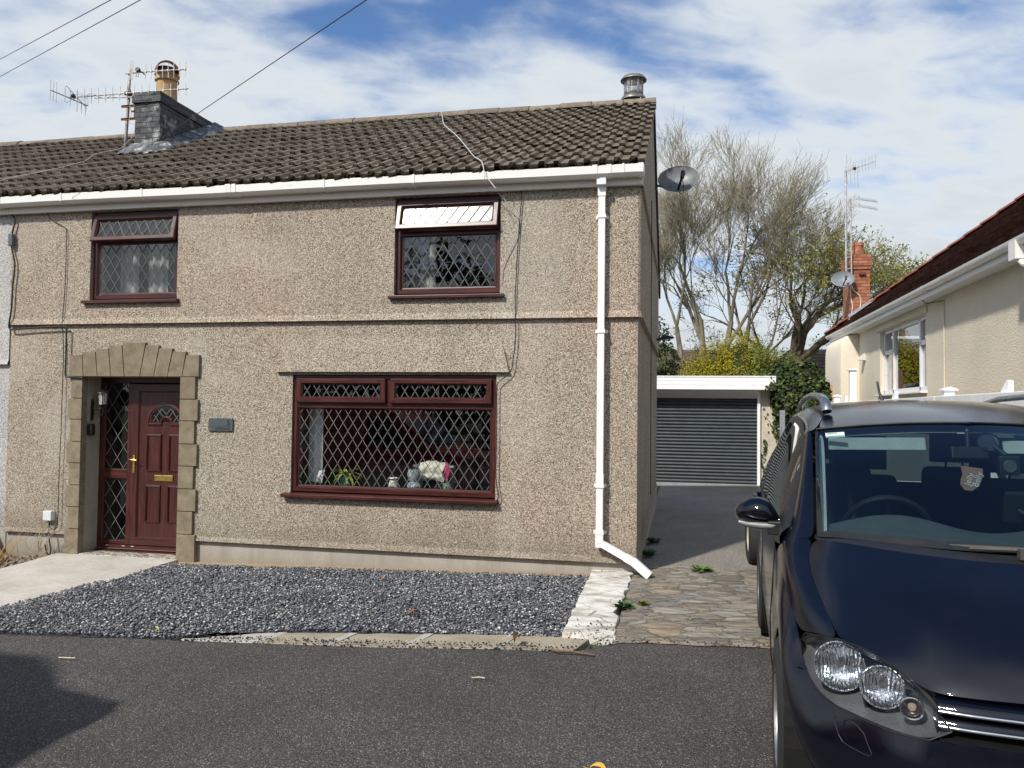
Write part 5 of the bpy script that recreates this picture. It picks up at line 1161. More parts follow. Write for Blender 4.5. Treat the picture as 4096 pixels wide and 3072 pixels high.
t = MT('orange_brick', rough=.85); bk = t.n.new('ShaderNodeTexBrick'); bk.inputs['Scale'].default_value = 1; bk.inputs['Brick Width'].default_value = .225; bk.inputs['Row Height'].default_value = .078; bk.inputs['Mortar Size'].default_value = .008; bk.inputs['Color1'].default_value = (.30, .085, .04, 1); bk.inputs['Color2'].default_value = (.45, .17, .075, 1); bk.inputs['Mortar'].default_value = (.12, .09, .075, 1)
sx = t.n.new('ShaderNodeSeparateXYZ'); t.l.new(t.pos(), sx.inputs[0]); cb_ = t.n.new('ShaderNodeCombineXYZ'); t.l.new(t.math('ADD', sx.outputs[0], sx.outputs[1]), cb_.inputs[0]); t.l.new(sx.outputs[2], cb_.inputs[1]); t.l.new(cb_.outputs[0], bk.inputs['Vector'])
c = t.mix(t.rng(t.noise(5, 6, .75), .52, .7, 0, .75), bk.outputs['Color'], (.035, .026, .024)); t.col(c); t.bump(t.math('ADD', t.math('MULTIPLY', bk.outputs['Fac'], -1), t.noise(40, 4)), .7, .01); M_brick = t.m
mb = MB(); mb.prism([(9.88, 2.86), (9.62, 2.78), (9.62, 2.74), (9.88, 2.74)], 0, .01, 'x') if False else mb.add([(BX, 9.95, 2.90), (BX, 10.15, 2.90), (BX-.14, 10.15, 2.74), (BX-.14, 9.95, 2.74), (BX, 9.95, 2.73), (BX, 10.15, 2.73)], [(0, 1, 2, 3), (3, 2, 5, 4), (0, 3, 4), (1, 5, 2)]); mb.build('vent_hood', M_fascia, bu)
mb = MB(); mb.tube([(BX-.015, 4.75, 3.30), (BX-.012, 4.75, 1.5)], .009, 5); mb.build('conduit', M_cream, bu)
cable('bungalow_cable', 'dark cable hanging below the bungalow gutter beside its window', [(BX-.19, 5.3, 3.42), (BX-.16, 5.15, 3.30), (BX-.1, 4.95, 3.28), (BX-.02, 4.75, 3.28)], .008, M_black)
_before = set(COL.objects)
mb = MB(); mb.box(4.46, 4.89, 12.8, 13.7, 3.4, 5.30); mb.box(4.435, 4.915, 12.775, 13.725, 5.14, 5.22); mb.box(4.42, 4.93, 12.76, 13.74, 5.221, 5.40); mb.box(4.445, 4.905, 12.785, 13.715, 5.401, 5.50); bch = mb.build('chimney', M_brick, bu)
mb = MB(); mb.lathe([(.145, 5.48), (.135, 5.6), (.12, 5.70), (.125, 5.71), (.135, 5.72), (.135, 5.79), (.12, 5.80), (.10, 5.79)], (4.66, 13.0, 0), 20); mb.build('chimney_pot', plain('worn_terracotta', (.38, .15, .075), .85, var=.45, scale=9), bch, smooth='auto')
mb = MB()
for i in range(6):
    y0 = 12.79; x0 = 4.47+i*.08; z0 = 3.82+i*.078*.9; mb.box(x0, x0+.09, y0-.012, y0, z0+.02, z0+.24)
mb.quad((4.4, 12.62, 3.97), (4.95, 12.62, 4.37), (4.95, 12.8, 4.45), (4.4, 12.8, 4.05)); mb.build('flashing', plain('lead_grey', (.30, .31, .32), .5, .2, var=.3, scale=14), bch)
mb = MB(); mb.obox((4.715, 12.77, 5.03), (.07, 0, 0), (0, .03, 0), (0, 0, .03)); mb.build('rusty_bracket', M_rust, bch)
# aerials and dish on the bungalow chimney
m1 = thing('aerial_mast', 'tall silver mast on the orange brick chimney of the bungalow', 'mast', (4.357, 12.75, 4.9)); mb = MB(); mb.tube([(4.36, 12.76, 4.95), (4.348, 12.76, 7.50)], .024, 8); mb.build('pole', M_alu, m1)
mb = MB(); 
for z in (5.15, 5.42): mb.obox((4.41, 12.77, z), (.07, 0, 0), (0, .03, 0), (0, 0, .012))
mb.build('clamp_bracket', M_galv, m1)
m2 = thing('aerial_mast', 'shorter silver mast beside the tall one on the brick chimney', 'mast', (4.46, 12.7, 4.9)); mb = MB(); mb.tube([(4.468, 12.70, 4.95), (4.45, 12.70, 6.80)], .018, 8); mb.build('pole', M_alu, m2)
a1 = thing('tv_aerial', 'upright rod aerial topping the tall mast of the bungalow', 'aerial', (4.35, 12.72, 7.45)); yagi(a1, (4.33, 12.72, 7.46), (4.98, 12.55, 7.63), 10, .22, .32, M_alu, rr=.006)
mb = MB()
for i in range(4): mb.tube([(4.38+.075*i, 12.70-.02*i, 7.16-.03*i), (4.36+.075*i, 12.70-.02*i, 7.86-.10*i)], .006, 5)
mb.build('reflector', M_alu, a1); mb = MB(); mb.ball((4.53, 12.66, 7.51), .04, n=10, k=8); mb.build('junction', M_castiron, a1)
for lab, z, dz in (('upper flat grid aerial on the shorter bungalow mast', 6.76, -.11), ('lower flat grid aerial on the shorter bungalow mast', 6.60, -.13)):
    a2 = thing('tv_aerial', lab, 'aerial', (4.45, 12.68, z)); mb = MB()
    for i in range(5): mb.bar((4.39, 12.66, z+.05-.03*i), (4.62, 12.60, z+.09-.03*i), .012, .006, (0, 1, 0))
    for xx in (4.39, 4.50, 4.62): mb.bar((xx, 12.65-.05*(xx-4.39)/.23, z+.06+.04*(xx-4.39)/.23), (xx, 12.65-.05*(xx-4.39)/.23, z-.08+.04*(xx-4.39)/.23), .012, .006, (0, 1, 0))
    mb.build('reflector_grid', M_alu, a2)
    mb = MB(); mb.tube([(4.5, 12.66, z+.03), (4.96, 12.45, z+dz)], .008, 5)
    for i in range(9): p = Vector((4.62, 12.6, z)).lerp(Vector((4.96, 12.45, z+dz)), i/8); mb.tube([p+Vector((-.045, -.06, .035)), p+Vector((.045, .06, -.02))], .005, 4)
    mb.build('boom', M_alu, a2)
dish('satellite_dish', 'smaller grey satellite dish on the orange brick chimney', (4.255, 12.62, 4.885), .50, .41, (-.15, -1, .40), (4.46, 12.85, 5.0), plain('grey_dish', (.20, .22, .24), .45, var=.15))
cable('dish_cable', 'white cable looping down the front of the brick chimney', [(4.45, 12.6, 4.72), (4.52, 12.72, 4.62), (4.66, 12.77, 4.5), (4.68, 12.77, 4.3), (4.6, 12.75, 4.1), (4.4, 12.7, 3.85)], .010, M_white_cable)
cable('dish_cable', 'white cable hanging straight down the left edge of the brick chimney', [(4.44, 12.65, 4.75), (4.46, 12.78, 4.5), (4.5, 12.77, 4.25), (4.45, 12.75, 4.0), (4.36, 12.7, 3.82)], .010, M_white_cable)
for o_ in set(COL.objects)-_before:      # stack, pot, aerials and dish stand on the far roof corner
    if o_.type == 'MESH': o_.data.transform(Matrix.Translation((-.144, -.70, -.115)))
    else: o_.location = Vector(o_.location)
# ================================================================ white garden wall, posts, fence, steel post
gw = thing('garden_wall', 'long white capped garden wall between the drive and the bungalow', 'wall', (3.1, 3, G(3)))
mb = MB(); mb.box(3.04, 3.2, -3.5, 7.75, -.2, 1.66); mb.build('wall_panel', plain('white_wall_paint', (.74, .74, .72), .7, var=.08), gw)
mb = MB()
for i in range(5): y0 = -3.5+i*2.25; mb.box(2.99, 3.25, y0+.004, y0+2.246, 1.66, 1.79+.0)
mb.build('coping', plain('white_coping', (.80, .80, .79), .5, var=.08), gw, bevel=.008)
mb = MB()
for y, h in ((7.1, 1.90), (1.0, 1.85), (5.75, 2.30)): mb.box(3.07, 3.17, y-.05, y+.05, 1.79, h)
gpo = mb.build('wall_post', M_wpanel, gw, bevel=.004)
mb = MB()
for y, h in ((7.1, 1.90), (1.0, 1.85), (5.75, 2.30)): mb.prism([(3.045, h), (3.195, h), (3.195, h+.012), (3.12, h+.04), (3.045, h+.012)], y-.075, y+.075, 'y')
mb.build('post_cap', M_wpanel, gpo)
mb = MB()
for y in (6.3, 3.1, -.55):
    mb.add([(3.1, y+.10, 1.79), (3.1, y-.06, 1.79), (3.1, y-.06, 1.89), (3.1, y-.02, 1.90), (3.1, y+.10, 1.81), (3.14, y+.10, 1.79), (3.14, y-.06, 1.79), (3.14, y-.06, 1.89), (3.14, y-.02, 1.90), (3.14, y+.1, 1.81)], [(0, 1, 2, 3, 4), (9, 8, 7, 6, 5), (0, 5, 6, 1), (1, 6, 7, 2), (2, 7, 8, 3), (3, 8, 9, 4), (4, 9, 5, 0)])
mb.build('bracket', M_wpanel, gw)
sp_ = thing('steel_post', 'galvanised steel post standing beside the drive in front of the ivy', 'post', (1.83, 4.0, G(1.8))); mb = MB(); mb.box(1.80, 1.868, 3.97, 3.976, G(1.8), 1.64); mb.box(1.80, 1.806, 3.976, 4.03, G(1.8), 1.64); mb.box(1.862, 1.868, 3.976, 4.03, G(1.8), 1.64); mb.build('channel', M_galv, sp_)
mb = MB(); 
for z in (.9, 1.15, 1.37): mb.tube([(1.78, 3.98, z), (1.89, 3.98, z)], .008, 6); mb.ball((1.775, 3.98, z), .012, n=6, k=5)
mb.box(1.87, 1.885, 3.98, 4.0, 1.18, 1.40); mb.build('bolt', M_galv, sp_)
fe_ = thing('wooden_fence', 'brown upright board fence panel between the ivy and the bungalow', 'fence', (4.1, 12, G(2))); mb = MB()
for i in range(7): x = 3.28+i*.14; mb.box(x, x+.135, 11.4+.01*(i % 2), 11.425+.01*(i % 2), -.1, 2.25-.02*(i % 3))
mb.build('board', plain('pale_fence_wood', (.36, .25, .13), .85, var=.35, scale=3), fe_)
mb = MB(); mb.box(3.36, 3.48, 11.3, 11.39, -.1, 2.6); mb.build('fence_post', plain('fence_post_brown', (.16, .085, .05), .85, var=.3), fe_)
# distant houses beyond the trees
t = MT('far_roof_tile', rough=.9); w_ = t.noise(1, 4, .6, vec=t.scaled(t.pos(), (9, 9, 14))); t.col(t.ramp(w_, [(.3, (.07, .048, .04)), (.7, (.14, .10, .085))])); M_far = t.m; M_farwall = plain('far_brick_wall', (.28, .17, .12), .9)
def far_house(label, x0, x1, y, ze, zr, hip):
    h = thing('far_house', label, 'house', ((x0+x1)/2, y, -.1)); mb = MB(); mb.box(x0+.3, x1-.3, y+.3, y+6, -.3, ze-.05); mb.build('wall', M_farwall, h)
    mb = MB(); n = 9
    for i in range(n):
        f0, f1 = i/n, (i+1)/n; a0, a1 = x0+hip*f0, x1-hip*f0; b0, b1 = x0+hip*f1, x1-hip*f1; z0 = ze+(zr-ze)*f0; z1 = ze+(zr-ze)*f1; y0, y1 = y+3.2*f0, y+3.2*f1
        mb.add([(a0, y0, z0), (a1, y0, z0), (a1, y0, z0+.05), (a0, y0, z0+.05), (b1, y1, z1), (b0, y1, z1)], [(0, 1, 2, 3), (3, 2, 4, 5)])
    mb.quad((x0, y, ze), (x0+hip, y+3.2, zr), (x0+hip, y+3.3, zr), (x0, y+6.4, ze)); mb.quad((x1, y, ze), (x1, y+6.4, ze), (x1-hip, y+3.3, zr), (x1-hip, y+3.2, zr)); mb.quad((x0+hip, y+3.2, zr), (x1-hip, y+3.2, zr), (x1, y+6.4, ze), (x0, y+6.4, ze)); mb.build('roof', M_far, h)
    mb = MB(); mb.box(x0+.1, x1-.1, y-.06, y, ze-.12, ze+.04); mb.build('gutter', M_upvc, h)
far_house('far house with brown hipped roof behind the ivy and fence', 3.4, 8.6, 27, 3.05, 4.5, 1.8)
far_house('far house with long dark roof behind the bare tree', -3.5, 3.6, 33, 3.0, 4.95, .05)
# ================================================================ trees
def bark(name, cols):
    t = MT(name, rough=.95, spec=.15); n = t.noise(1, 5, .7, vec=t.scaled(t.pos(), (7, 7, 2))); t.col(t.ramp(n, [(.3, cols[0]), (.52, cols[1]), (.72, cols[2])])); t.bump(n, .6, .03); return t.m
def leafmat(name, stops, trans=.25):
    t = MT(name, rough=.6, spec=.3); t.col(t.ramp(t.island(), stops))
    tl = t.n.new('ShaderNodeBsdfTranslucent'); c = t.b.inputs['Base Color'].links[0].from_socket; t.l.new(c, tl.inputs[0])
    mx = t.n.new('ShaderNodeMixShader'); mx.inputs[0].default_value = trans; t.l.new(t.b.outputs[0], mx.inputs[1]); t.l.new(tl.outputs[0], mx.inputs[2]); t.l.new(mx.outputs[0], t.out.inputs[0]); return t.m
class Cloud:
    """many leaf-sized faces, built through numpy"""
    def __init__(s): s.c = []; s.n = []; s.sz = []
    def add(s, c, size, nrm=None): s.c.append(tuple(c)); s.sz.append(size); s.n.append(nrm)
    def build(s, name, mat, parent, seed=1, ar=.55, fold=.25):
        rng = np.random.default_rng(seed); n = len(s.c); C_ = np.array(s.c); sz = np.array(s.sz)[:, None]
        d = rng.normal(size=(n, 3)); d /= np.linalg.norm(d, axis=1)[:, None]
        N_ = rng.normal(size=(n, 3))
        for i, q in enumerate(s.n):
            if q is not None: N_[i] = np.array(q)*1.6+N_[i]*.8
        N_ /= np.linalg.norm(N_, axis=1)[:, None]; u = d-N_*(d*N_).sum(1)[:, None]; u /= np.linalg.norm(u, axis=1)[:, None]+1e-9; w = np.cross(N_, u)
        V = np.stack([C_-u*sz, C_+w*sz*ar+N_*sz*fold*.5, C_+u*sz, C_-w*sz*ar+N_*sz*fold*.5], 1)
        me = bpy.data.meshes.new(name); me.vertices.add(n*4); me.vertices.foreach_set('co', V.reshape(-1).astype(np.float32))
        me.loops.add(n*4); me.polygons.add(n); me.loops.foreach_set('vertex_index', np.arange(n*4, dtype=np.int32)); me.polygons.foreach_set('loop_start', np.arange(0, n*4, 4, dtype=np.int32)); me.polygons.foreach_set('loop_total', np.full(n, 4, dtype=np.int32))
        me.update(calc_edges=True); me.validate(); me.materials.append(mat); o = bpy.data.objects.new(name, me); COL.objects.link(o)
        if parent is not None:
            o.parent = parent
            if parent.type == 'EMPTY': o.location = -parent.location
        return o
def grow(thick, twigs, rnd, p, d, L, r, depth, maxd, spread, gnarl, up, ends, kids=(2, 3), rmin=.006, shrink=.78, side=0):
    """recursive limb; thick ones go to the trunk mesh, thin ones to the crown mesh"""
    steps = 3 if depth < maxd-1 else 2; pts = [p]; rs = [r]; dd = d.copy()
    for i in range(steps):
        dd = (dd+Vector((rnd.gauss(0, gnarl), rnd.gauss(0, gnarl), rnd.gauss(0, gnarl)+up))).normalized(); pts.append(pts[-1]+dd*L/steps); rs.append(max(rmin, r*(1-.30*(i+1)/steps)))
    (thick if depth < 3 else twigs).tube(pts, rs, 7 if depth < 2 else (5 if depth < 3 else 3), False)
    if depth >= 2 and side:
        for k in range(side):
            i = rnd.randrange(0, len(pts)-1); q = pts[i].lerp(pts[i+1], rnd.random()); ax_ = Vector((rnd.gauss(0, 1), rnd.gauss(0, 1), rnd.gauss(0, .5))); ax_ = (ax_-dd*ax_.dot(dd)).normalized(); nd = (dd*.75+ax_*.7+Vector((0, 0, .35))).normalized(); l_ = rnd.uniform(.25, .7)
            m_ = q+nd*l_*.5+Vector((rnd.gauss(0, .03), rnd.gauss(0, .03), 0)); e_ = q+nd*l_+Vector((0, 0, .06)); twigs.tube([q, m_, e_], [rmin*1.0, rmin*.85, rmin*.6], 3, False); ends.append((e_, nd))
    if depth >= maxd:
        ends.append((pts[-1], dd)); ends.append((pts[1], dd)); return
    for k in range(rnd.choice(kids)+(1 if depth in (2, 3, 4) else 0)):
        f = rnd.uniform(.45, 1) if k else 1; i = min(len(pts)-1, max(1, round(f*steps))); ax_ = Vector((rnd.gauss(0, 1), rnd.gauss(0, 1), rnd.gauss(0, .6))); ax_ = (ax_-dd*ax_.dot(dd)).normalized()
        nd = (dd+ax_*rnd.uniform(spread*.5, spread*1.15)).normalized(); grow(thick, twigs, rnd, pts[i], nd, L*rnd.uniform(shrink*.82, shrink*1.1), rs[i]*rnd.uniform(.55, .72), depth+1, maxd, spread, gnarl, up, ends, kids, rmin, shrink, side)
# tall bare ash with many upright stems
at = thing('bare_tree', 'tall leafless many stemmed tree rising behind the garage', 'tree', (1.6, 24, -.1))
rnd = random.Random(12); th, twg, ends = MB(), MB(), []
for bx, by, ang, L, r in ((.75, 24, -.13, 3.0, .14), (1.3, 24.2, -.02, 3.3, .17), (1.75, 24.0, .09, 3.25, .16), (2.05, 24.3, .28, 3.05, .13), (.15, 24.4, -.24, 2.8, .11), (-.3, 24.8, -.30, 2.6, .10), (1.9, 24.9, .5, 2.7, .10)):
    a = Vector((bx, by, -.2)); b = Vector((bx+ang*1.4, by, 2.2)); th.tube([a, a.lerp(b, .5)+Vector((rnd.gauss(0, .03), 0, 0)), b], [r*1.2, r*1.05, r], 8, False)
    grow(th, twg, rnd, b, Vector((ang*1.1, rnd.gauss(0, .1), 1)).normalized(), L*.92, r*.92, 0, 6, .52, .055, .05, ends, (2, 3, 3), .0062, .755, 1)
M_bark1 = bark('ash_bark', ((.09, .075, .055), (.20, .175, .13), (.32, .29, .22)))
M_twig = plain('pale_twig', (.27, .24, .17), .9, var=.35, scale=2)
th.build('trunk', M_bark1, at); two = twg.build('crown', M_twig, at)
bud = Cloud(); rnd = random.Random(2)
for p, d in ends:
    if rnd.random() < .5: bud.add(p+d*.02, .022)
bud.build('bud', leafmat('bud_brown', [(0, (.16, .12, .06)), (1, (.26, .24, .10))]), at, 3)
# spreading oak with sparse new leaves
ok = thing('oak_tree', 'gnarled spreading oak with sparse yellow green spring leaves', 'tree', (5.0, 24, -.1))
rnd = random.Random(31); th, twg, ends = MB(), MB(), []
tb, tt = Vector((4.9, 24.3, -.2)), Vector((4.7, 24.3, 3.6)); th.tube([tb, tb.lerp(tt, .5), tt], [.34, .28, .24], 10, False)
for ang, dy, L, r in ((-1.25, .1, 2.4, .13), (-.7, -.3, 2.4, .16), (-.2, .2, 2.3, .16), (.35, -.1, 2.4, .15), (.95, .1, 2.4, .13), (-1.75, -.1, 2.3, .12), (1.7, .2, 2.2, .11), (-1.5, .3, 1.9, .09), (.1, -.4, 2.0, .10)):
    grow(th, twg, rnd, tt+Vector((rnd.uniform(-.15, .15), 0, rnd.uniform(-.5, .3))), Vector((math.sin(ang), dy, math.cos(ang)*.9+.10)).normalized(), L*.88, r, 1, 7, .68, .24, .05, ends, (2, 2, 3), .007, .755)
M_bark2 = bark('oak_bark', ((.045, .034, .024), (.10, .08, .055), (.17, .15, .08)))
th.build('trunk', M_bark2, ok); twg.build('crown', plain('oak_twig', (.12, .095, .065), .9, var=.4, scale=2), ok)
lf = Cloud(); rnd = random.Random(6)
for p, d in ends:
    dens = .5+.5*mnoise.noise(p*.45)+.16*(p.x-4.5)/3
    for k in range(5):
        if rnd.random() < dens*.5: lf.add(p+Vector((rnd.gauss(0, .10), rnd.gauss(0, .10), rnd.gauss(0, .09))), rnd.uniform(.035, .075))
lf.build('foliage', leafmat('oak_leaf', [(0, (.22, .20, .035)), (.4, (.34, .32, .055)), (.75, (.28, .33, .06)), (1, (.45, .38, .09))], .35), ok, 4)
# bushes: leaves through a lumpy volume
def bush(cl, rnd, blobs, n, size, shell=.75, cut=-.2, freq=1.6, droop=0):
    tot = sum(b[3]*b[4]*b[5] for b in blobs)
    for b in blobs:
        c = Vector(b[:3])
        for k in range(int(n*b[3]*b[4]*b[5]/tot)):
            d = Vector((rnd.gauss(0, 1), rnd.gauss(0, 1), rnd.gauss(0, 1))).normalized(); r = shell+(1.04-shell)*rnd.random()**.6
            r *= 1+.22*mnoise.noise(d*2.2+c); q = c+Vector((d.x*b[3], d.y*b[4], d.z*b[5]))*r
            if mnoise.noise(q*freq) < cut: continue
            cl.add(q, size*rnd.uniform(.6, 1.3), (d.x, d.y, d.z+.4))
def spray(cl, rnd, p, d, L, n, size):
    for i in range(n): cl.add(p+d*L*i/n+Vector((rnd.gauss(0, .025), rnd.gauss(0, .025), rnd.gauss(0, .025))), size*(1-.5*i/n), None)
cy = thing('conifer_bush', 'golden yellow conifer bush showing over the garage roof', 'bush', (2.2, 17.5, -.1)); cl = Cloud(); rnd = random.Random(44)
bl = [(.9, 17.6, 2.1, .75, .8, 1.2), (1.5, 17.8, 2.6, .7, .7, 1.2), (2.2, 17.6, 2.85, .75, .7, 1.3), (2.9, 17.8, 2.3, .7, .7, 1.25)]
bush(cl, rnd, bl, 30000, .038, .55, -.38)
for k in range(420):
    b = rnd.choice(bl); d = Vector((rnd.gauss(0, .8), rnd.gauss(0, .6)-.3, abs(rnd.gauss(.5, .6)))).normalized(); p = Vector(b[:3])+Vector((d.x*b[3], d.y*b[4], d.z*b[5]))*.92; spray(cl, rnd, p, (d+Vector((0, 0, .5))).normalized(), rnd.uniform(.12, .30), 9, .045)
cl.build('foliage', leafmat('golden_conifer', [(0, (.11, .14, .012)), (.35, (.26, .25, .014)), (.7, (.44, .36, .014)), (1, (.60, .46, .025))], .2), cy, 5, .3)
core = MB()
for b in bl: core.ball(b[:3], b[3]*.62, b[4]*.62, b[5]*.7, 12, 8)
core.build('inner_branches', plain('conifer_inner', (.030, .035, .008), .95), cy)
gb = thing('green_bush', 'fresh green leafy shrub between the golden conifer and the ivy', 'bush', (3.4, 17, -.1)); cl = Cloud(); rnd = random.Random(54)
bl = [(2.75, 17.0, 2.35, .75, .6, 1.35), (3.4, 17.2, 2.1, .8, .7, 1.25), (4.0, 17.0, 1.9, .7, .7, 1.0)]; bush(cl, rnd, bl, 8000, .045, .35, -.2, 2.4)
for k in range(160):
    b = rnd.choice(bl); d = Vector((rnd.gauss(0, .7), rnd.gauss(0, .5)-.3, abs(rnd.gauss(.8, .6)))).normalized(); p = Vector(b[:3])+Vector((d.x*b[3], d.y*b[4], d.z*b[5]))*.9; spray(cl, rnd, p, (d+Vector((0, 0, .8))).normalized(), rnd.uniform(.2, .5), 10, .04)
cl.build('foliage', leafmat('fresh_leaf', [(0, (.08, .13, .02)), (.5, (.16, .21, .035)), (1, (.29, .29, .06))], .3), gb, 6)
st_ = MB(); rnd = random.Random(3)
for k in range(40):
    x = rnd.uniform(2.3, 4.4); p = Vector((x, 17+rnd.gauss(0, .2), 1.0)); st_.tube([p, p+Vector((rnd.gauss(0, .2), 0, .9)), p+Vector((rnd.gauss(0, .45), 0, 1.9))], [.015, .010, .004], 4, False)
st_.build('stem', M_twig, gb)
M_evg = leafmat('evergreen_leaf', [(0, (.012, .022, .006)), (.5, (.035, .055, .014)), (1, (.085, .10, .025))], .15)
ev = thing('evergreen_shrub', 'dark evergreen shrub at the foot of the bare tree by the gable', 'bush', (.2, 19, -.1)); cl = Cloud(); rnd = random.Random(64); bl = [(-.2, 19, 1.9, .75, .8, 1.3), (-.1, 19.2, 3.0, .5, .6, .9), (.45, 19.3, 1.6, .6, .6, 1.0), (-.4, 19.3, 4.0, .45, .5, .8)]
bush(cl, rnd, bl, 9000, .06, .5, -.25); cl.build('foliage', M_evg, ev, 7)
# ivy: a heap of glossy leaves over the garage corner with runners on the render
iv = thing('ivy', 'glossy dark green ivy heaped over the right corner of the garage', 'ivy', (2.9, 9.6, -.1)); cl = Cloud(); rnd = random.Random(74)
bl = [(2.62, 9.75, 1.95, .36, .40, .52), (3.0, 9.7, 1.75, .46, .45, .62), (2.85, 9.8, 1.2, .36, .38, .7), (2.95, 9.8, .45, .35, .35, .7), (2.5, 9.9, 2.35, .3, .35, .36), (2.9, 9.9, 2.3, .42, .4, .42), (3.15, 9.9, 2.0, .34, .4, .42)]
bush(cl, rnd, bl, 11000, .046, .72, -.30, 3.2)
for k in range(900):  # runners over the wall and the end of the fascia
    z = rnd.uniform(.2, 2.2); xl = 2.14+.28*abs(math.sin(z*2.1))+.2*mnoise.noise(Vector((z*3, 1, 0)))
    x = 2.55-abs(rnd.gauss(0, .14))-(.10 if z > 1.9 else 0)
    if x > xl: cl.add((x, 9.835-rnd.uniform(0, .03), z), rnd.uniform(.02, .042), (0, -1, .3))
for k in range(9):
    z0 = rnd.uniform(.3, 1.5); p = Vector((2.45, 9.84, z0))
    for i in range(24): p += Vector((rnd.gauss(-.012, .015), 0, rnd.gauss(.012, .02))); 
    cl.add(p, .03, (0, -1, .3))
for k in range(120): f = rnd.random(); cl.add((2.12+.06*math.sin(f*9)+rnd.gauss(0, .02), 9.83, .1+f*.9), rnd.uniform(.018, .035), (0, -1, .2))
for k in range(60): cl.add((2.35-abs(rnd.gauss(0, .10)), 9.50, 2.08+abs(rnd.gauss(0, .09))), .03, (0, -1, .3))
cl.build('foliage', leafmat('ivy_leaf', [(0, (.015, .03, .008)), (.5, (.04, .07, .018)), (.85, (.09, .125, .035)), (1, (.20, .19, .05))], .15), iv, 8, .75)
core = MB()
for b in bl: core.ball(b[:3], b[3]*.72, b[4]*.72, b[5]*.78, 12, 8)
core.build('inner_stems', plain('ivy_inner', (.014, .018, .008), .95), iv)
# hedge of trees across the road behind the camera: seen as reflections in glass and paint
for i, (x, y, h, r) in enumerate(((-13, -19, 7.5, 3.0), (-8.2, -20, 8.2, 3.0), (-3.2, -19.5, 7.4, 2.8), (1.6, -20.5, 8.3, 3.0), (6.6, -19.5, 7.6, 3.0), (11, -20, 7.8, 3.0))):
    rt_ = thing('roadside_tree', ['bushy roadside tree at the far left across the road', 'tall roadside tree across the road opposite the porch', 'round roadside tree opposite the wide window', 'tall roadside tree straight across from the drive', 'roadside tree opposite the parked car', 'bushy roadside tree at the far right across the road'][i], 'tree', (x, y, G(x)), group='trees across the road')
    cl = Cloud(); rnd = random.Random(90+i); bl = [(x, y, h*.32, r*1.05, 1.6, h*.36), (x+rnd.uniform(-.5, .5), y, h*.62, r*.8, 1.5, h*.36), (x-1.2, y, h*.5, r*.5, 1.2, h*.28), (x+1.3, y, h*.5, r*.5, 1.2, h*.28)]
    bush(cl, rnd, bl, 5200, .17, .55, -.25, .8); cl.build('crown', M_evg, rt_, 20+i)
    mb = MB(); mb.tube([(x, y, G(x)-.1), (x+.1, y, h*.35), (x, y, h*.7)], [.22, .16, .06], 8); mb.build('trunk', M_bark2, rt_)
# ================================================================ parked car (local frame: x to its left, y rearwards, z up, origin under the front)
def carpaint(name, base):
    t = MT(name, base, .5, 0.0, .03); t.b.inputs['Coat Weight'].default_value = 1.0; t.b.inputs['Coat Roughness'].default_value = .035; t.b.inputs['Coat IOR'].default_value = 1.5
    fl_ = t.voro(900).outputs['Color']; sp = t.n.new('ShaderNodeSeparateColor'); t.l.new(fl_, sp.inputs[0])
    c = t.ramp(sp.outputs[0], [(0, tuple(q*.6 for q in base)), (1, tuple(q*1.6 for q in base))])
    dust = t.noise(2.6, 6, .7); c = t.mix(t.rng(dust, .5, .8, 0, .012), c, (.22, .19, .15)); t.col(c)
    n = t.n.new('ShaderNodeBump'); n.inputs['Strength'].default_value = .05; n.inputs['Distance'].default_value = .004; t.l.new(t.noise(900, 1), n.inputs['Height']); t.l.new(n.outputs[0], t.b.inputs['Coat Normal'])
    return t.m
M_paint = carpaint('dark_blue_car_paint', (.0018, .0025, .0065))
M_trim = plain('black_car_trim', (.014, .014, .015), .45, bump=.15, bscale=500)
M_chrome = plain('chrome', (.62, .62, .63), .12, 1.0, var=.04)
M_silver = plain('silver_rail', (.42, .44, .46), .28, .9, var=.08)
M_tyre = plain('tyre_rubber', (.018, .018, .018), .85, bump=.2)
M_rim = plain('alloy_rim', (.36, .355, .35), .35, .8, var=.15)
M_ws = glassmat('car_windscreen_glass', (.50, .62, .62), 1.52, .0, 1.35)
M_sg = glassmat('car_side_glass', (.16, .18, .175), 1.52, .0, 1.5)
M_dash = plain('dark_dashboard', (.085, .09, .09), .8); M_seat = plain('dark_seat_cloth', (.022, .023, .026), .9); M_liner = plain('pale_headliner', (.42, .43, .41), .85)
def gridmesh(rows, closed=False):
    vs = [tuple(p) for r_ in rows for p in r_]; k = len(rows[0])
    return vs, [(i*k+j, i*k+j+1, (i+1)*k+j+1, (i+1)*k+j) for i in range(len(rows)-1) for j in range(k-1)]
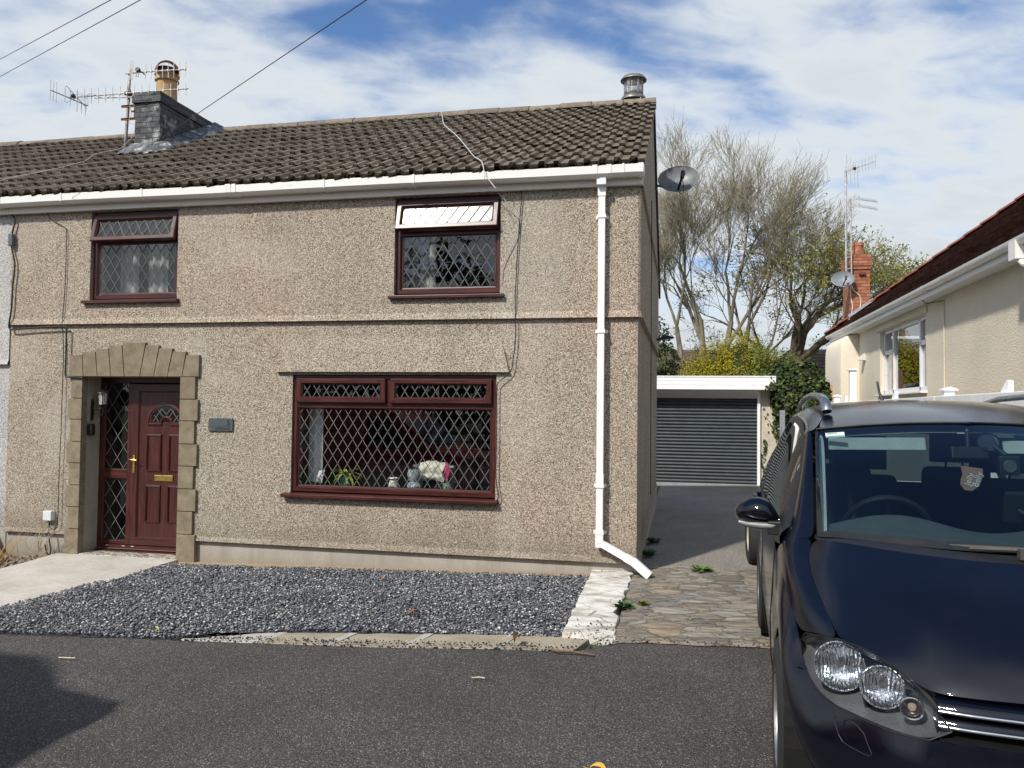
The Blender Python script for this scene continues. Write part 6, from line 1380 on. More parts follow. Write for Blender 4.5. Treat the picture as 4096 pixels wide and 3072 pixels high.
def patch(name, rows, mat, parent, mirror=True, levels=2, keep=None, merge_centre=True, simple=False):
    """smooth surface through a grid of points; mirrored to the other side of the car"""
    vs, fs = gridmesh(rows)
    if keep is not None: fs = [f for i, f in enumerate(fs) if keep(i // (len(rows[0])-1), i % (len(rows[0])-1))]
    used = sorted({i for f in fs for i in f}); mp_ = {v: i for i, v in enumerate(used)}; vs = [vs[i] for i in used]; fs = [tuple(mp_[i] for i in f) for f in fs]
    me = bpy.data.meshes.new(name); me.from_pydata(vs, [], fs); me.validate(); me.materials.append(mat)
    o = bpy.data.objects.new(name, me); COL.objects.link(o); o.parent = parent
    if mirror and not merge_centre:
        patch(name, [[(-p[0], p[1], p[2]) for p in r_] for r_ in rows], mat, parent, False, levels, keep, True, simple)
    elif mirror:
        m = o.modifiers.new('mirror', 'MIRROR'); m.use_axis[0] = True; m.use_clip = True; m.merge_threshold = .002; m.use_mirror_merge = merge_centre
    s = o.modifiers.new('subdivision', 'SUBSURF'); s.levels = s.render_levels = levels
    if simple: s.subdivision_type = 'SIMPLE'
    me.polygons.foreach_set('use_smooth', [True]*len(me.polygons)); return o
def L3(a, b, f): return tuple(a[i]+(b[i]-a[i])*f for i in range(3))
def build_car(label):
    car = thing('parked_car', label, 'car')
    # outline curves on the right-hand side (x < 0)
    U = [(0, .072, .706), (-.209, .082, .700), (-.402, .118, .690), (-.475, .156, .692), (-.56, .246, .749), (-.642, .334, .768), (-.69, .393, .768)]
    shut = [(-.69, .393, .768), (-.727, .60, .852), (-.757, .77, .916), (-.752, .93, .975), (-.722, .985, 1.028)]
    rear = [(0, .60, 1.030), (-.20, .61, 1.032), (-.38, .65, 1.038), (-.50, .71, 1.043), (-.60, .79, 1.045), (-.67, .88, 1.040), (-.722, .985, 1.028)]
    rows = []
    for i, f in enumerate((0, .06, .28, .55, .8, 1)):
        r_ = []
        for j in range(7):
            p = L3(U[j], rear[j], f); e = shut[-1]
            bul = .052*math.sin(math.pi*f**.85)*(1-.25*abs(p[0])); z = p[2]+bul
            if j == 3: z += .022*math.sin(math.pi*f)
            if j in (1, 2): z += .006*math.sin(math.pi*f)
            if j >= 4: z -= .010*math.sin(math.pi*f)
            if f == .06: z += .012
            if f == .28: z += .010
            if f == .8: z -= .006
            r_.append([p[0], p[1], z])
        # outer column rides on the shut line
        g_ = f*4; k = min(3, int(g_)); q = L3(shut[k], shut[k+1], g_-k)
        dxx, dyy, dzz = (q[m]-r_[6][m] for m in range(3))
        for j, w_ in ((6, 1), (5, .55), (4, .25), (3, .06)): r_[j][0] += dxx*w_; r_[j][1] += dyy*w_; r_[j][2] += dzz*w_
        rows.append(r_)
    bonnet = patch('bonnet', rows, M_paint, car, levels=3)
    lip = [[(p[0]*.995, p[1]+.0, p[2]-.001) for p in U], [(p[0]*.99, p[1]+.03, p[2]-.028) for p in U]]; patch('bonnet_edge', lip, M_paint, bonnet)
    # flank: bumper round the corner, wing, doors, rear quarter
    cols = []
    def col(top, n, hb, b=.03, inset=.05):
        # n: outward direction in plan
        c = []
        for t in (0, .10, .3, .55, .8, .93, 1):
            h = hb+(top[2]-hb)*t; o_ = b*math.sin(math.pi*min(1, t*1.02))**.8-inset*(1-t)**3
            c.append((top[0]+n[0]*o_, top[1]+n[1]*o_, h))
        cols.append(c)
    for top, n in (((0, .012, .578), (0, -1)), ((-.229, .022, .576), (-.05, -1)), ((-.38, .058, .571), (-.18, -.98)), ((-.466, .089, .560), (-.4, -.92)), ((-.569, .158, .553), (-.6, -.8)), ((-.675, .272, .556), (-.75, -.66)), ((-.757, .400, .562), (-.88, -.47)), ((-.806, .530, .64), (-.96, -.25))):
        if top[0] > -.1: n = (0, -1)
        col(top, n, .17 if top[1] < .35 else (.18 if top[1] < .5 else .33), {True: .035}.get(top[1] < .3, .082 if top[1] < .5 else .070), .07)
    crest = [(-.812, .585, .737), (-.832, .70, .800), (-.850, .86, .865), (-.860, 1.02, .912), (-.866, 1.2, .942), (-.872, 1.6, .968), (-.876, 2.2, .985), (-.876, 2.8, 1.0), (-.874, 3.12, 1.012), (-.870, 3.44, 1.022), (-.862, 3.76, 1.035), (-.835, 4.0, 1.045)]
    def crest_at(Y):
        for a, b in zip(crest, crest[1:]):
            if a[1] <= Y <= b[1]: return L3(a, b, (Y-a[1])/(b[1]-a[1]))
        return crest[-1] if Y > 2 else crest[0]
    ra = .342
    def bottom(Y):
        for yc in (.86, 3.44):
            if abs(Y-yc) < ra: return .316+math.sqrt(ra*ra-(Y-yc)**2)*.97
        return .19
    for Y in (.585, .66, .76, .86, .96, 1.06, 1.15, 1.198, 1.23, 1.6, 2.2, 2.8, 3.07, 3.1, 3.15, 3.24, 3.34, 3.44, 3.54, 3.64, 3.73, 3.785, 3.85, 4.0):
        col(crest_at(Y), (-1, 0), bottom(Y), max(.014, .884-abs(crest_at(Y)[0])), .035 if bottom(Y) < .25 else .004)
    for top, n in (((-.76, 4.13, 1.04), (-.6, .8)), ((-.5, 4.18, 1.04), (-.1, 1)), ((0, 4.19, 1.04), (0, 1))): col(top, n, .22, .03, .05)
    body = patch('body', cols, M_paint, car, levels=2)
    # top of the wing between flank crest and bonnet shut line, running up into the A pillar
    wt = [[(-.812, .585, .737), (-.775, .525, .751), (-.746, .48, .757), (-.718, .436, .763), (-.69, .393, .768)],
          [(-.832, .70, .800), (-.815, .675, .822), (-.79, .65, .838), (-.76, .625, .848), (-.727, .60, .852)],
          [(-.850, .86, .865), (-.838, .84, .893), (-.815, .82, .911), (-.787, .795, .918), (-.757, .77, .916)],
          [(-.860, 1.02, .912), (-.850, 1.0, .945), (-.826, .98, .967), (-.792, .955, .978), (-.752, .93, .975)],
          [(-.866, 1.16, .938), (-.853, 1.12, .978), (-.826, 1.08, 1.008), (-.777, 1.03, 1.03), (-.722, .985, 1.028)]]
    patch('wing', [[p for p in r_] for r_ in wt], M_paint, car, merge_centre=False)
    # greenhouse side: columns run from belt to roof rail
    belt = [(-.853, 1.12, .980), (-.862, 1.30, .965), (-.866, 1.6, .975), (-.868, 2.0, .986), (-.868, 2.45, .996), (-.868, 2.55, .998), (-.866, 3.1, 1.012), (-.864, 3.3, 1.016), (-.858, 3.75, 1.034), (-.842, 4.0, 1.045)]
    cant = [(-.800, 1.16, 1.06), (-.742, 1.42, 1.285), (-.705, 1.68, 1.442), (-.690, 2.0, 1.520), (-.682, 2.45, 1.548), (-.681, 2.55, 1.550), (-.677, 3.1, 1.535), (-.674, 3.3, 1.522), (-.665, 3.72, 1.455), (-.66, 3.92, 1.38)]
    def spl(P, u):
        i = min(int(u), len(P)-2); t = u-i; a_, b_, c_, d_ = P[max(0, i-1)], P[i], P[i+1], P[min(len(P)-1, i+2)]
        return tuple(.5*(2*b_[k]+(c_[k]-a_[k])*t+(2*a_[k]-5*b_[k]+4*c_[k]-d_[k])*t*t+(3*b_[k]-a_[k]-3*c_[k]+d_[k])*t**3) for k in range(3))
    fr_rows = (0, .05, .2, .36, .52, .68, .82, .93, 1); gs = []
    for k in range(37):
        a, b = spl(belt, k/4), spl(cant, k/4); gs.append([tuple(L3(a, b, f)[i]+(-.022*math.sin(math.pi*f) if i == 0 else 0) for i in range(3)) for f in fr_rows])
    panes = [range(5, 8), range(8, 16), range(20, 24), range(28, 33)]; allp = {i for p_ in panes for i in p_}
    for q_ in panes: patch('side_window', gs, M_sg, car, keep=lambda i, j: 1 <= j <= 6 and i in q_, merge_centre=False, simple=True, levels=1)
    patch('door_frame', gs, M_trim, car, keep=lambda i, j: not (1 <= j <= 6 and i in allp), merge_centre=False, simple=True, levels=1)
    # gap filler between crest and belt (window seal)
    patch('belt_seal', [[crest_at(max(.9, b[1])), (b[0]-.001, b[1], b[2]-.004), b] for b in belt[1:]], M_trim, car, merge_centre=False)
    # A pillar and roof edge: painted band between door frame and windscreen / roof panel
    wsl = [(-.722, .985, 1.03), (-.705, 1.22, 1.20), (-.686, 1.45, 1.375), (-.672, 1.63, 1.478)]
    ap = []
    ex = [(-.853, 1.12, .980), (-.800, 1.16, 1.06), (-.742, 1.42, 1.285), (-.705, 1.68, 1.442)]
    wl2 = [(-.722, .985, 1.03), (-.716, 1.07, 1.095), (-.690, 1.40, 1.335), (-.672, 1.63, 1.478)]
    for a, b in zip(ex, wl2): ap.append([a, tuple(L3(a, b, .3)[i]+(-.010, -.012, .010)[i] for i in range(3)), tuple(L3(a, b, .65)[i]+(-.008, -.014, .012)[i] for i in range(3)), b])
    rails_in = [(-.61, 1.70, 1.520), (-.56, 2.0, 1.588), (-.545, 2.45, 1.618), (-.545, 2.55, 1.62), (-.54, 3.1, 1.606), (-.54, 3.3, 1.594), (-.54, 3.72, 1.525), (-.55, 3.92, 1.44)]
    patch('pillar', ap, M_paint, car, merge_centre=False)
    rp = []
    for a, b in zip(cant[2:], rails_in): rp.append([a, tuple(L3(a, b, .35)[i]+(-.012, 0, .016)[i] for i in range(3)), tuple(L3(a, b, .7)[i]+(-.004, 0, .012)[i] for i in range(3)), b])
    rp[0] = [cant[2], tuple(L3(cant[2], wsl[3], .4)[i]+(-.008, -.006, .01)[i] for i in range(3)), tuple(L3(cant[2], wsl[3], .75)[i]+(-.004, -.006, .008)[i] for i in range(3)), wsl[3]]
    rp[0][3] = (-.655, 1.63, 1.482)
    patch('roof_edge', rp, M_paint, car, merge_centre=False)
    # roof panel
    ro = []
    cen = [(0, 1.50, 1.527), (0, 1.95, 1.612), (0, 2.45, 1.648), (0, 2.55, 1.650), (0, 3.1, 1.642), (0, 3.3, 1.630), (0, 3.72, 1.562), (0, 3.95, 1.475)]
    edge_ = [(-.655, 1.63, 1.482)]+rails_in[1:]
    for a, b in zip(edge_, cen): ro.append([tuple(L3(a, b, f)[i]+(0, -.02*math.sin(math.pi*f*.5) if False else 0, .012*math.sin(math.pi*f))[i] for i in range(3)) for f in (0, .08, .3, .6, .85, 1)])
    patch('roof', ro, M_paint, car, levels=3)
    # windscreen, cowl
    top = [ro[0][0], ro[0][1], ro[0][2], ro[0][3], ro[0][4], ro[0][5]]
    bot = [(-.700, .975, 1.045), (-.66, .90, 1.052), (-.50, .775, 1.056), (-.28, .705, 1.055), (-.1, .685, 1.052), (0, .682, 1.052)]
    ws = []
    for f in (0, .08, .3, .6, .9, 1):
        r_ = []
        for a, b in zip(bot, top): p = L3(a, b, f); r_.append((p[0], p[1]-.030*math.sin(math.pi*f), p[2]+.030*math.sin(math.pi*f)))
        ws.append(r_)
    for i, w_ in enumerate((1.0, 1.0, 1.0, 1.0, 1.0, 1.0)): ws[i][0] = tuple(L3(wl2[0], wl2[3], (0, .08, .3, .6, .9, 1)[i])[k]+(.012, -.012*math.sin(math.pi*(0, .08, .3, .6, .9, 1)[i]), .018*math.sin(math.pi*(0, .08, .3, .6, .9, 1)[i]))[k] for k in range(3))
    wo_ = patch('windscreen', ws, M_ws, car, levels=3)
    patch('windscreen_band', [[tuple(q[k]+(0, -.004, .004)[k] for k in range(3)) for q in r_] for r_ in ([p for p in ws[0]], [L3(p, q, .55) for p, q in zip(ws[0], ws[1])])], M_trim, wo_, levels=2)
    patch('windscreen_seal', [[(p[0]*f2+0, p[1]-.004, p[2]+.003) for p, f2 in ((ws[i][0], 1.0), (ws[i][0], .975))] for i in range(6)], M_trim, wo_, merge_centre=False)
    mb = MB(); tp = [tuple(p) for p in ro[0]]; mb.tube([(p[0], p[1]-.002, p[2]+.003) for p in tp]+[(-p[0], p[1]-.002, p[2]+.003) for p in reversed(tp[:-1])], .005, 5, False); mb.build('windscreen_gasket', M_trim, wo_, local=True)
    patch('cowl', [[(p[0], p[1]+.0, p[2]-.004) for p in rear], [(p[0]*.99, p[1]+.035, p[2]+.006) for p in rear], [(p[0]*.985, p[1]+.075, p[2]+.018) for p in rear]], M_trim, car)
    for x0, x1, y0, y1 in ((-.20, .30, .665, .615), (.62, .0, .80, .63)):
        mb = MB(); mb.tube([(x0, y0+.03, 1.065), ((x0+x1)/2, (y0+y1)/2+.02, 1.075), (x1, y1+.02, 1.062)], [.008, .011, .012], 6); mb.tube([(x0-.06, y0+.06, 1.068), (x0+.3*(1 if x1 > x0 else -1), y0+.0, 1.078), (x1*.9, y1+.06, 1.068)], .006, 5); mb.obox((x1, y1+.02, 1.06), (.05, 0, 0), (0, .02, 0), (0, 0, .018)); mb.build('wiper', plain('faded_wiper', (.06, .055, .05), .7), car, local=True)
    # rear screen and tail
    patch('rear_window', [[(-.66, 3.92, 1.38), (-.55, 3.95, 1.42), (-.3, 4.0, 1.44), (0, 4.02, 1.445)], [(-.72, 4.05, 1.2), (-.55, 4.09, 1.21), (-.3, 4.12, 1.21), (0, 4.13, 1.21)], [(-.78, 4.10, 1.045), (-.55, 4.16, 1.045), (-.3, 4.185, 1.045), (0, 4.19, 1.045)]], M_sg, car)
    patch('tail_edge', [[cant[-1], (-.60, 3.93, 1.42), (-.3, 3.96, 1.46), (0, 3.95, 1.475)], [(-.66, 3.925, 1.375), (-.6, 3.95, 1.40), (-.3, 4.0, 1.44), (0, 4.02, 1.445)]], M_paint, car)
    mb = MB(); mb.box(-.70, .70, .45, .95, .30, .62); mb.box(-.78, .78, 1.15, 3.95, .22, .55); mb.box(-.62, .62, .30, 1.0, .30, .64); mb.build('underbody', plain('black_void', (.004, .004, .004), .9), car, local=True)
    # grille: back, two bars with bright lower edges, bumper shelf
    def plan(x): x = abs(x); return .012+.028*(x/.23)**2*.45+(.10*max(0, x-.38))
    xs = [-.44+.88*i/24 for i in range(25)]
    def sweep(mb, prof): 
        vs = [(x, plan(x)+dy+.03, h+.012*(1-(x/.44)**2)*.3) for x in xs for dy, h in prof]; k = len(prof); mb.add(vs, [(i*k+j, i*k+j+1, (i+1)*k+j+1, (i+1)*k+j) for i in range(len(xs)-1) for j in range(k-1)])
    mb = MB(); sweep(mb, [(.09, .72), (.06, .68), (.075, .60), (.02, .575), (-.02, .566)]); gr = mb.build('grille', plain('grille_black', (.006, .006, .007), .5), car, local=True)
    for z in (.648, .603):
        mb = MB(); sweep(mb, [(.06, z+.031), (.02, z+.031), (.002, z+.024), (-.004, z+.008)]); mb.build('grille_bar', M_paint, gr, smooth=True, local=True)
        mb = MB(); sweep(mb, [(-.004, z+.008), (-.010, z+.004), (-.008, z-.001), (.006, z-.003), (.05, z-.001)]); mb.build('chrome_strip', M_chrome, gr, smooth=True, local=True)
    # headlights
    T = [((-.407, .074, .598), (-.407, .074, .598)), ((-.439, .110, .645), (-.466, .088, .561)), ((-.475, .155, .688), (-.517, .123, .554)), ((-.529, .214, .730), (-.569, .158, .553)), ((-.60, .282, .761), (-.622, .206, .556)), ((-.642, .334, .766), (-.675, .272, .556)), ((-.69, .393, .765), (-.72, .331, .557)), ((-.746, .48, .752), (-.762, .41, .566)), ((-.790, .555, .738), (-.796, .498, .603)), ((-.806, .578, .70), (-.804, .55, .655))]
    lens, back = [], []
    for a, b in T:
        nx, ny = (-.62, -.78); w_ = min(1, (a[2]-b[2])/.18)
        lens.append([tuple(L3(a, b, f)[i]+(nx, ny, 0)[i]*(.026*math.sin(math.pi*f)*w_+.002) for i in range(3)) for f in (0, .12, .4, .7, .9, 1)])
        back.append([tuple(L3(a, b, f)[i]+(.55*.15*w_+.004, .83*.15*w_+.004, 0)[i]*(math.sin(math.pi*f)**.4 if 0 < f < 1 else .06) for i in range(3)) for f in (0, .06, .4, .7, .94, 1)])
    M_lens = glassmat('headlight_lens', (.95, .96, .97), 1.45, .02, .65, .02); M_house = plain('headlight_housing', (.22, .23, .24), .3, .6)
    t = MT('fluted_reflector', (.80, .81, .82), .10, 1.0); wv = t.n.new('ShaderNodeTexWave'); wv.inputs['Scale'].default_value = 26; wv.inputs['Distortion'].default_value = 5; wv.inputs['Detail'].default_value = 1; t.l.new(t.obj(), wv.inputs['Vector']); t.bump(t.math('ADD', wv.outputs['Fac'], t.noise(35, 2)), .55, .012); M_refl = t.m
    for s in (-1, 1):
        hl = [[(p[0]*-s, p[1], p[2]) for p in r_] for r_ in lens]
        lo = patch('headlight', hl, M_lens, car, mirror=False)
        patch('housing', [[(p[0]*-s, p[1], p[2]) for p in r_] for r_ in back], M_house, lo, mirror=False)
        mb = MB(); e = [(p[0][0]*-s, p[0][1]-.001, p[0][2]) for p in lens]+[(p[-1][0]*-s, p[-1][1]-.001, p[-1][2]) for p in reversed(lens)]; mb.tube(e+[e[0]], .003, 5, False); mb.build('seal', M_trim, lo, local=True)
        for (cx, cy, cz), r, dpt in (((-.690, .386, .676), .081, .06), ((-.574, .248, .660), .066, .05), ((-.500, .168, .626), .032, .024)):
            Mr = Matrix.Translation((cx*-s, cy, cz)) @ Matrix.Rotation(R(12*s), 4, 'Z') @ Matrix.Rotation(R(90), 4, 'X')
            mb = MB(); mb.lathe([(r*math.sin(math.pi/2*i/8), -dpt*math.cos(math.pi/2*i/8)**1.0+0) for i in range(1, 9)]+[(r, .006), (r*1.05, .008), (r*1.07, 0), (r*1.06, -.02)], (0, 0, 0), 30, Mr); mb.tube([Mr @ Vector((r*1.04*math.cos(q*.209), r*1.04*math.sin(q*.209), .006)) for q in range(31)], .003, 6, False); rf = mb.build('reflector', M_refl if r > .04 else plain('amber_reflector', (.6, .58, .56), .12, 1.0), lo, smooth='auto', local=True)
            mb = MB(); mb.lathe([(.014, -dpt), (.014, -dpt*.5), (.011, -dpt*.3), (.001, -dpt*.26)], (0, 0, 0), 12, Mr); mb.build('bulb', M_chrome if r > .04 else plain('clear_bulb', (.45, .33, .25), .2, .3), lo, smooth='auto', local=True)
    # wheels
    def wheel(x, y, s):
        Mx = Matrix.Translation((x, y, .316)) @ Matrix.Rotation(R(90)*s, 4, 'Y')
        mb = MB(); mb.lathe([(.20, -.10), (.23, -.105), (.285, -.10), (.309, -.085), (.316, -.06), (.316, .06), (.309, .085), (.285, .098), (.235, .102), (.215, .092)], (0, 0, 0), 40, Mx); w_ = mb.build('wheel', M_tyre, car, smooth='auto', local=True)
        mb = MB(); mb.lathe([(.213, .094), (.206, .096), (.200, .085), (.195, .04), (.19, -.09), (.2, -.1)], (0, 0, 0), 40, Mx)
        for k in range(5):
            for da in (-.16, .16):
                a = 2*math.pi*k/5+da; a2 = 2*math.pi*k/5+da*1.9
                P = [Vector((.045*math.cos(a), .045*math.sin(a), .075)), Vector((.202*math.cos(a2), .202*math.sin(a2), .082))]; tq = Vector((-math.sin(a), math.cos(a), 0))*.020
                mb.add([Mx @ q for q in (P[0]-tq*1.1, P[0]+tq*1.1, P[1]+tq, P[1]-tq, P[0]-tq*1.1-Vector((0, 0, .03)), P[0]+tq*1.1-Vector((0, 0, .03)), P[1]+tq-Vector((0, 0, .03)), P[1]-tq-Vector((0, 0, .03)))], [(0, 1, 2, 3), (0, 3, 7, 4), (1, 5, 6, 2)])
        mb.lathe([(.001, .085), (.03, .083), (.06, .075), (.062, .05)], (0, 0, 0), 20, Mx); mb.build('rim', M_rim, w_, smooth='auto', local=True)
        mb = MB(); mb.lathe([(.195, -.05), (.001, -.05)], (0, 0, 0), 24, Mx); mb.build('brake_disc', plain('dark_brake', (.03, .028, .026), .6), w_, local=True)
    for x, y, s in ((-.785, .86, -1), (.785, .86, 1), (-.785, 3.44, -1), (.785, 3.44, 1)): wheel(x, y, s)
    mb = MB()
    for yc in (.86, 3.44):
        for s in (-1, 1): mb.lathe([(.345, -.1), (.345, .09)], (0, 0, 0), 28, Matrix.Translation((s*.77, yc, .318)) @ Matrix.Rotation(R(90), 4, 'Y'))
    mb.build('wheel_arch', plain('black_void', (.004, .004, .004), .9), car, local=True)
    # door mirrors
    for s in (-1, 1):
        mb = MB(); secs = []
        for x, y0, y1, z0, z1 in ((.845, 1.33, 1.41, 1.035, 1.075), (.875, 1.29, 1.44, 1.03, 1.135), (.915, 1.275, 1.455, 1.028, 1.165), (.975, 1.285, 1.46, 1.032, 1.165), (1.03, 1.32, 1.45, 1.045, 1.13), (1.048, 1.36, 1.43, 1.06, 1.10)):
            ym, zm = (y0+y1)/2, (z0+z1)/2; secs.append([(s*x, ym+(y1-y0)/2*math.cos(a)*(1 if math.cos(a) < 0 else .75), zm+(z1-z0)/2*math.sin(a)) for a in [2*math.pi*k/10 for k in range(10)]])
        k = 10; vs = [p for q in secs for p in q]; mb.add(vs, [(i*k+j, i*k+(j+1) % k, (i+1)*k+(j+1) % k, (i+1)*k+j) for i in range(5) for j in range(k)]+[tuple(range(k)), tuple(50+j for j in range(k))]); mo = mb.build('door_mirror', M_paint, car, smooth=True, local=True); q = mo.modifiers.new('s', 'SUBSURF'); q.levels = q.render_levels = 2
        mb = MB(); secs = [[(s*x, y, z) for y, z in ((1.295, 1.047-.0), (1.272, 1.040+dz), (1.285, 1.020+dz), (1.36, 1.012+dz), (1.40, 1.03))] for x, dz in ((.86, 0), (.93, -.002), (.99, .004), (1.03, .016))]; vs, fs = gridmesh(secs); mb.add(vs, fs); mb.build('indicator', plain('clear_indicator', (.38, .38, .37), .2, .5), mo, smooth=True, local=True)
        mb = MB(); mb.add([(s*.775, 1.235, 1.062), (s*.90, 1.285, 1.055), (s*.90, 1.42, 1.055), (s*.775, 1.42, 1.062), (s*.775, 1.235, 1.0), (s*.90, 1.29, .992), (s*.90, 1.42, .992), (s*.775, 1.42, 1.0)], [(0, 1, 2, 3), (4, 7, 6, 5), (0, 4, 5, 1), (1, 5, 6, 2), (2, 6, 7, 3)]); mb.build('mirror_foot', M_trim, mo, bevel=.006, local=True)
    for s in (-1, 1):
        for y in (2.28, 3.06):
            mb = MB(); mb.tube([(s*.872, y-.10, .985), (s*.905, y-.085, .99), (s*.915, y, .995), (s*.905, y+.085, .998), (s*.872, y+.10, .998)], [.018, .017, .016, .017, .018], 8); mb.build('door_handle', M_paint, car, smooth='auto', local=True)
        for y in (1.26, 2.50): mb = MB(); mb.tube([(s*(crest_at(y)[0]*-1+.001), y, crest_at(y)[2]), (s*.888, y, .62), (s*.885, y, .45), (s*.86, y, .24)], .003, 4, False); mb.build('door_gap', M_trim, car, local=True)
    # roof rails, aerial
    for s in (-1, 1):
        pts = [(s*.575, 1.90, 1.575), (s*.577, 1.92, 1.612), (s*.58, 2.0, 1.640), (s*.583, 2.2, 1.662), (s*.585, 2.6, 1.676), (s*.585, 3.1, 1.668), (s*.583, 3.5, 1.632), (s*.58, 3.66, 1.598), (s*.577, 3.70, 1.555)]
        mb = MB(); mb.tube(pts, [.026, .027, .025, .021, .019, .019, .020, .021, .022], 10); mb.build('roof_rail', M_silver, car, smooth='auto', local=True)
    mb = MB(); mb.tube([(-.02, 3.55, 1.59), (-.02, 3.57, 1.64), (-.045, 3.60, 1.72), (-.055, 3.62, 1.80)], [.018, .012, .009, .008], 8); mb.build('roof_aerial', M_trim, car, local=True)
    # interior
    hump = lambda x: .075*max(0, 1-((abs(x)-.36)/.27)**2)+.02
    ds_ = [[(p[0]*.93, p[1]+.07, 1.045) for p in bot], [(p[0]*.93, p[1]+.22, 1.052+.012*(abs(p[0]) > .1)) for p in bot], [(x, 1.14, 1.05+hump(x)*.9) for x in (-.66, -.55, -.42, -.28, -.1, 0)], [(x, 1.24, 1.035+hump(x)) for x in (-.66, -.55, -.42, -.28, -.1, 0)], [(x, 1.33, .96+hump(x)*.4) for x in (-.66, -.55, -.42, -.28, -.1, 0)], [(p[0]*.95, 1.34, .7) for p in bot]]
    patch('dashboard', ds_, M_dash, car)
    c = Vector((-.36, 1.46, 1.01)); Mr = Matrix.Translation(c) @ Matrix.Rotation(R(-62), 4, 'X')
    mb = MB(); mb.tube([Mr @ Vector((.19*math.cos(2*math.pi*k/32), .19*math.sin(2*math.pi*k/32), 0)) for k in range(33)], .015, 8, False); mb.lathe([(.001, .02), (.06, .015), (.075, -.01)], (0, 0, 0), 16, Mr)
    for a in (R(200), R(340), R(270)): mb.tube([Mr @ Vector((.05*math.cos(a), .05*math.sin(a), 0)), Mr @ Vector((.18*math.cos(a), .18*math.sin(a), 0))], .012, 6)
    mb.build('steering_wheel', M_trim, car, smooth='auto', local=True)
    for x, y in ((-.36, 2.05), (.36, 2.05), (-.36, 3.0), (.36, 3.0)):
        mb = MB(); mb.box(x-.24, x+.24, y-.35, y+.15, .45, .68); mb.add([(x-.23, y+.02, .6), (x+.23, y+.02, .6), (x+.20, y+.22, 1.22), (x-.20, y+.22, 1.22), (x-.23, y+.18, .6), (x+.23, y+.18, .6), (x+.2, y+.30, 1.22), (x-.2, y+.3, 1.22)], [(0, 1, 2, 3), (4, 7, 6, 5), (0, 3, 7, 4), (1, 5, 6, 2), (3, 2, 6, 7)]); so = mb.build('seat', M_seat, car, bevel=.04, local=True)
        mb = MB(); mb.box(x-.14, x+.14, y+.22, y+.32, 1.25, 1.44); mb.tube([(x-.05, y+.27, 1.2), (x-.05, y+.27, 1.3)], .008, 6); mb.tube([(x+.05, y+.27, 1.2), (x+.05, y+.27, 1.3)], .008, 6); mb.build('headrest', M_seat, so, bevel=.035, local=True)
    patch('headliner', [[(p[0]*.96, p[1]+.03, p[2]-.045) for p in r_] for r_ in ro], M_liner, car)
    patch('pillar_trim', [[(p[0]+.03, p[1]+.05, p[2]-.02), (p[0]+.06, p[1]+.05, p[2]-.01)] for p in wl2], M_liner, car, merge_centre=False)
    for x0, x1 in ((-.60, -.17), (.17, .60)):
        mb = MB(); mb.add([(x0, 1.60, 1.445), (x1, 1.55, 1.455), (x1, 1.525, 1.395), (x0, 1.57, 1.385), (x0, 1.615, 1.445), (x1, 1.565, 1.455), (x1, 1.54, 1.395), (x0, 1.585, 1.385)], [(0, 1, 2, 3), (4, 7, 6, 5), (0, 4, 5, 1), (3, 2, 6, 7), (0, 3, 7, 4), (1, 5, 6, 2)]); mb.build('sun_visor', M_liner, car, bevel=.006, local=True)
    mb = MB(); mb.obox((-.02, 1.40, 1.395), (.078, .012, 0), (0, .015, 0), (0, .006, .027)); mb.tube([(-.02, 1.42, 1.40), (-.02, 1.44, 1.50)], .010, 6); rm = mb.build('rear_view_mirror', M_trim, car, bevel=.01, local=True)
    return car
CARX, CARY, CARA, CARZ = 1.65, -5.40, .062, .035
car = build_car('dark navy blue family car parked facing the road at the right')
car.location = (CARX, CARY, CARZ); car.rotation_euler = (0, 0, -CARA)
# marks on the near car only: shut lines on the bumper, parking sensor, washer cover, sticker
def onflank(mb, pts, r=.0025): mb.tube(pts, r, 4, False)
tl_ = thing('trailer', 'small trailer on the drive with only its wheel showing behind the navy car', 'trailer', (1.75, .75, .02))
mb = MB(); mb.box(1.36, 2.3, .2, 1.9, .34, .38); mb.box(1.36, 1.385, .2, 1.9, .38, .62); mb.box(2.275, 2.3, .2, 1.9, .38, .62); mb.box(1.385, 2.275, .2, .225, .38, .62); mb.box(1.385, 2.275, 1.875, 1.9, .38, .62); mb.build('trailer_box', M_galv, tl_, bevel=.004)
mb = MB(); mb.tube([(1.83, .2, .35), (1.83, -.45, .38)], .03, 8); mb.build('drawbar', M_galv, tl_)
for x, s_ in ((1.19, -1), (2.40, 1)):
    Mx = Matrix.Translation((x, .78, .31)) @ Matrix.Rotation(R(90)*s_, 4, 'Y')
    mb = MB(); mb.lathe([(.16, -.07), (.24, -.085), (.285, -.07), (.298, -.04), (.298, .04), (.285, .07), (.24, .085), (.175, .07)], (0, 0, 0), 32, Mx); w_ = mb.build('wheel', M_tyre, tl_, smooth='auto')
    mb = MB(); mb.lathe([(.175, .07), (.165, .072), (.155, .05), (.13, .03), (.11, .045), (.04, .05), (.001, .06)], (0, 0, 0), 24, Mx); mb.build('rim', plain('cream_steel_rim', (.50, .45, .36), .45, .3, var=.4, scale=12), w_, smooth='auto')
for o_ in list(tl_.children): pass
mb = MB(); mb.tube([(x-.010, y-.012, z) for x, y, z in [(-0.711, 0.289, 0.529), (-0.706, 0.284, 0.538), (-0.692, 0.266, 0.544), (-0.662, 0.229, 0.546), (-0.644, 0.205, 0.537), (-0.631, 0.189, 0.525), (-0.621, 0.176, 0.496), (-0.611, 0.165, 0.472), (-0.616, 0.170, 0.463), (-0.631, 0.189, 0.460), (-0.668, 0.235, 0.460), (-0.687, 0.259, 0.465), (-0.698, 0.273, 0.482), (-0.707, 0.285, 0.513), (-0.711, 0.289, 0.529)]], .0017, 5, False)
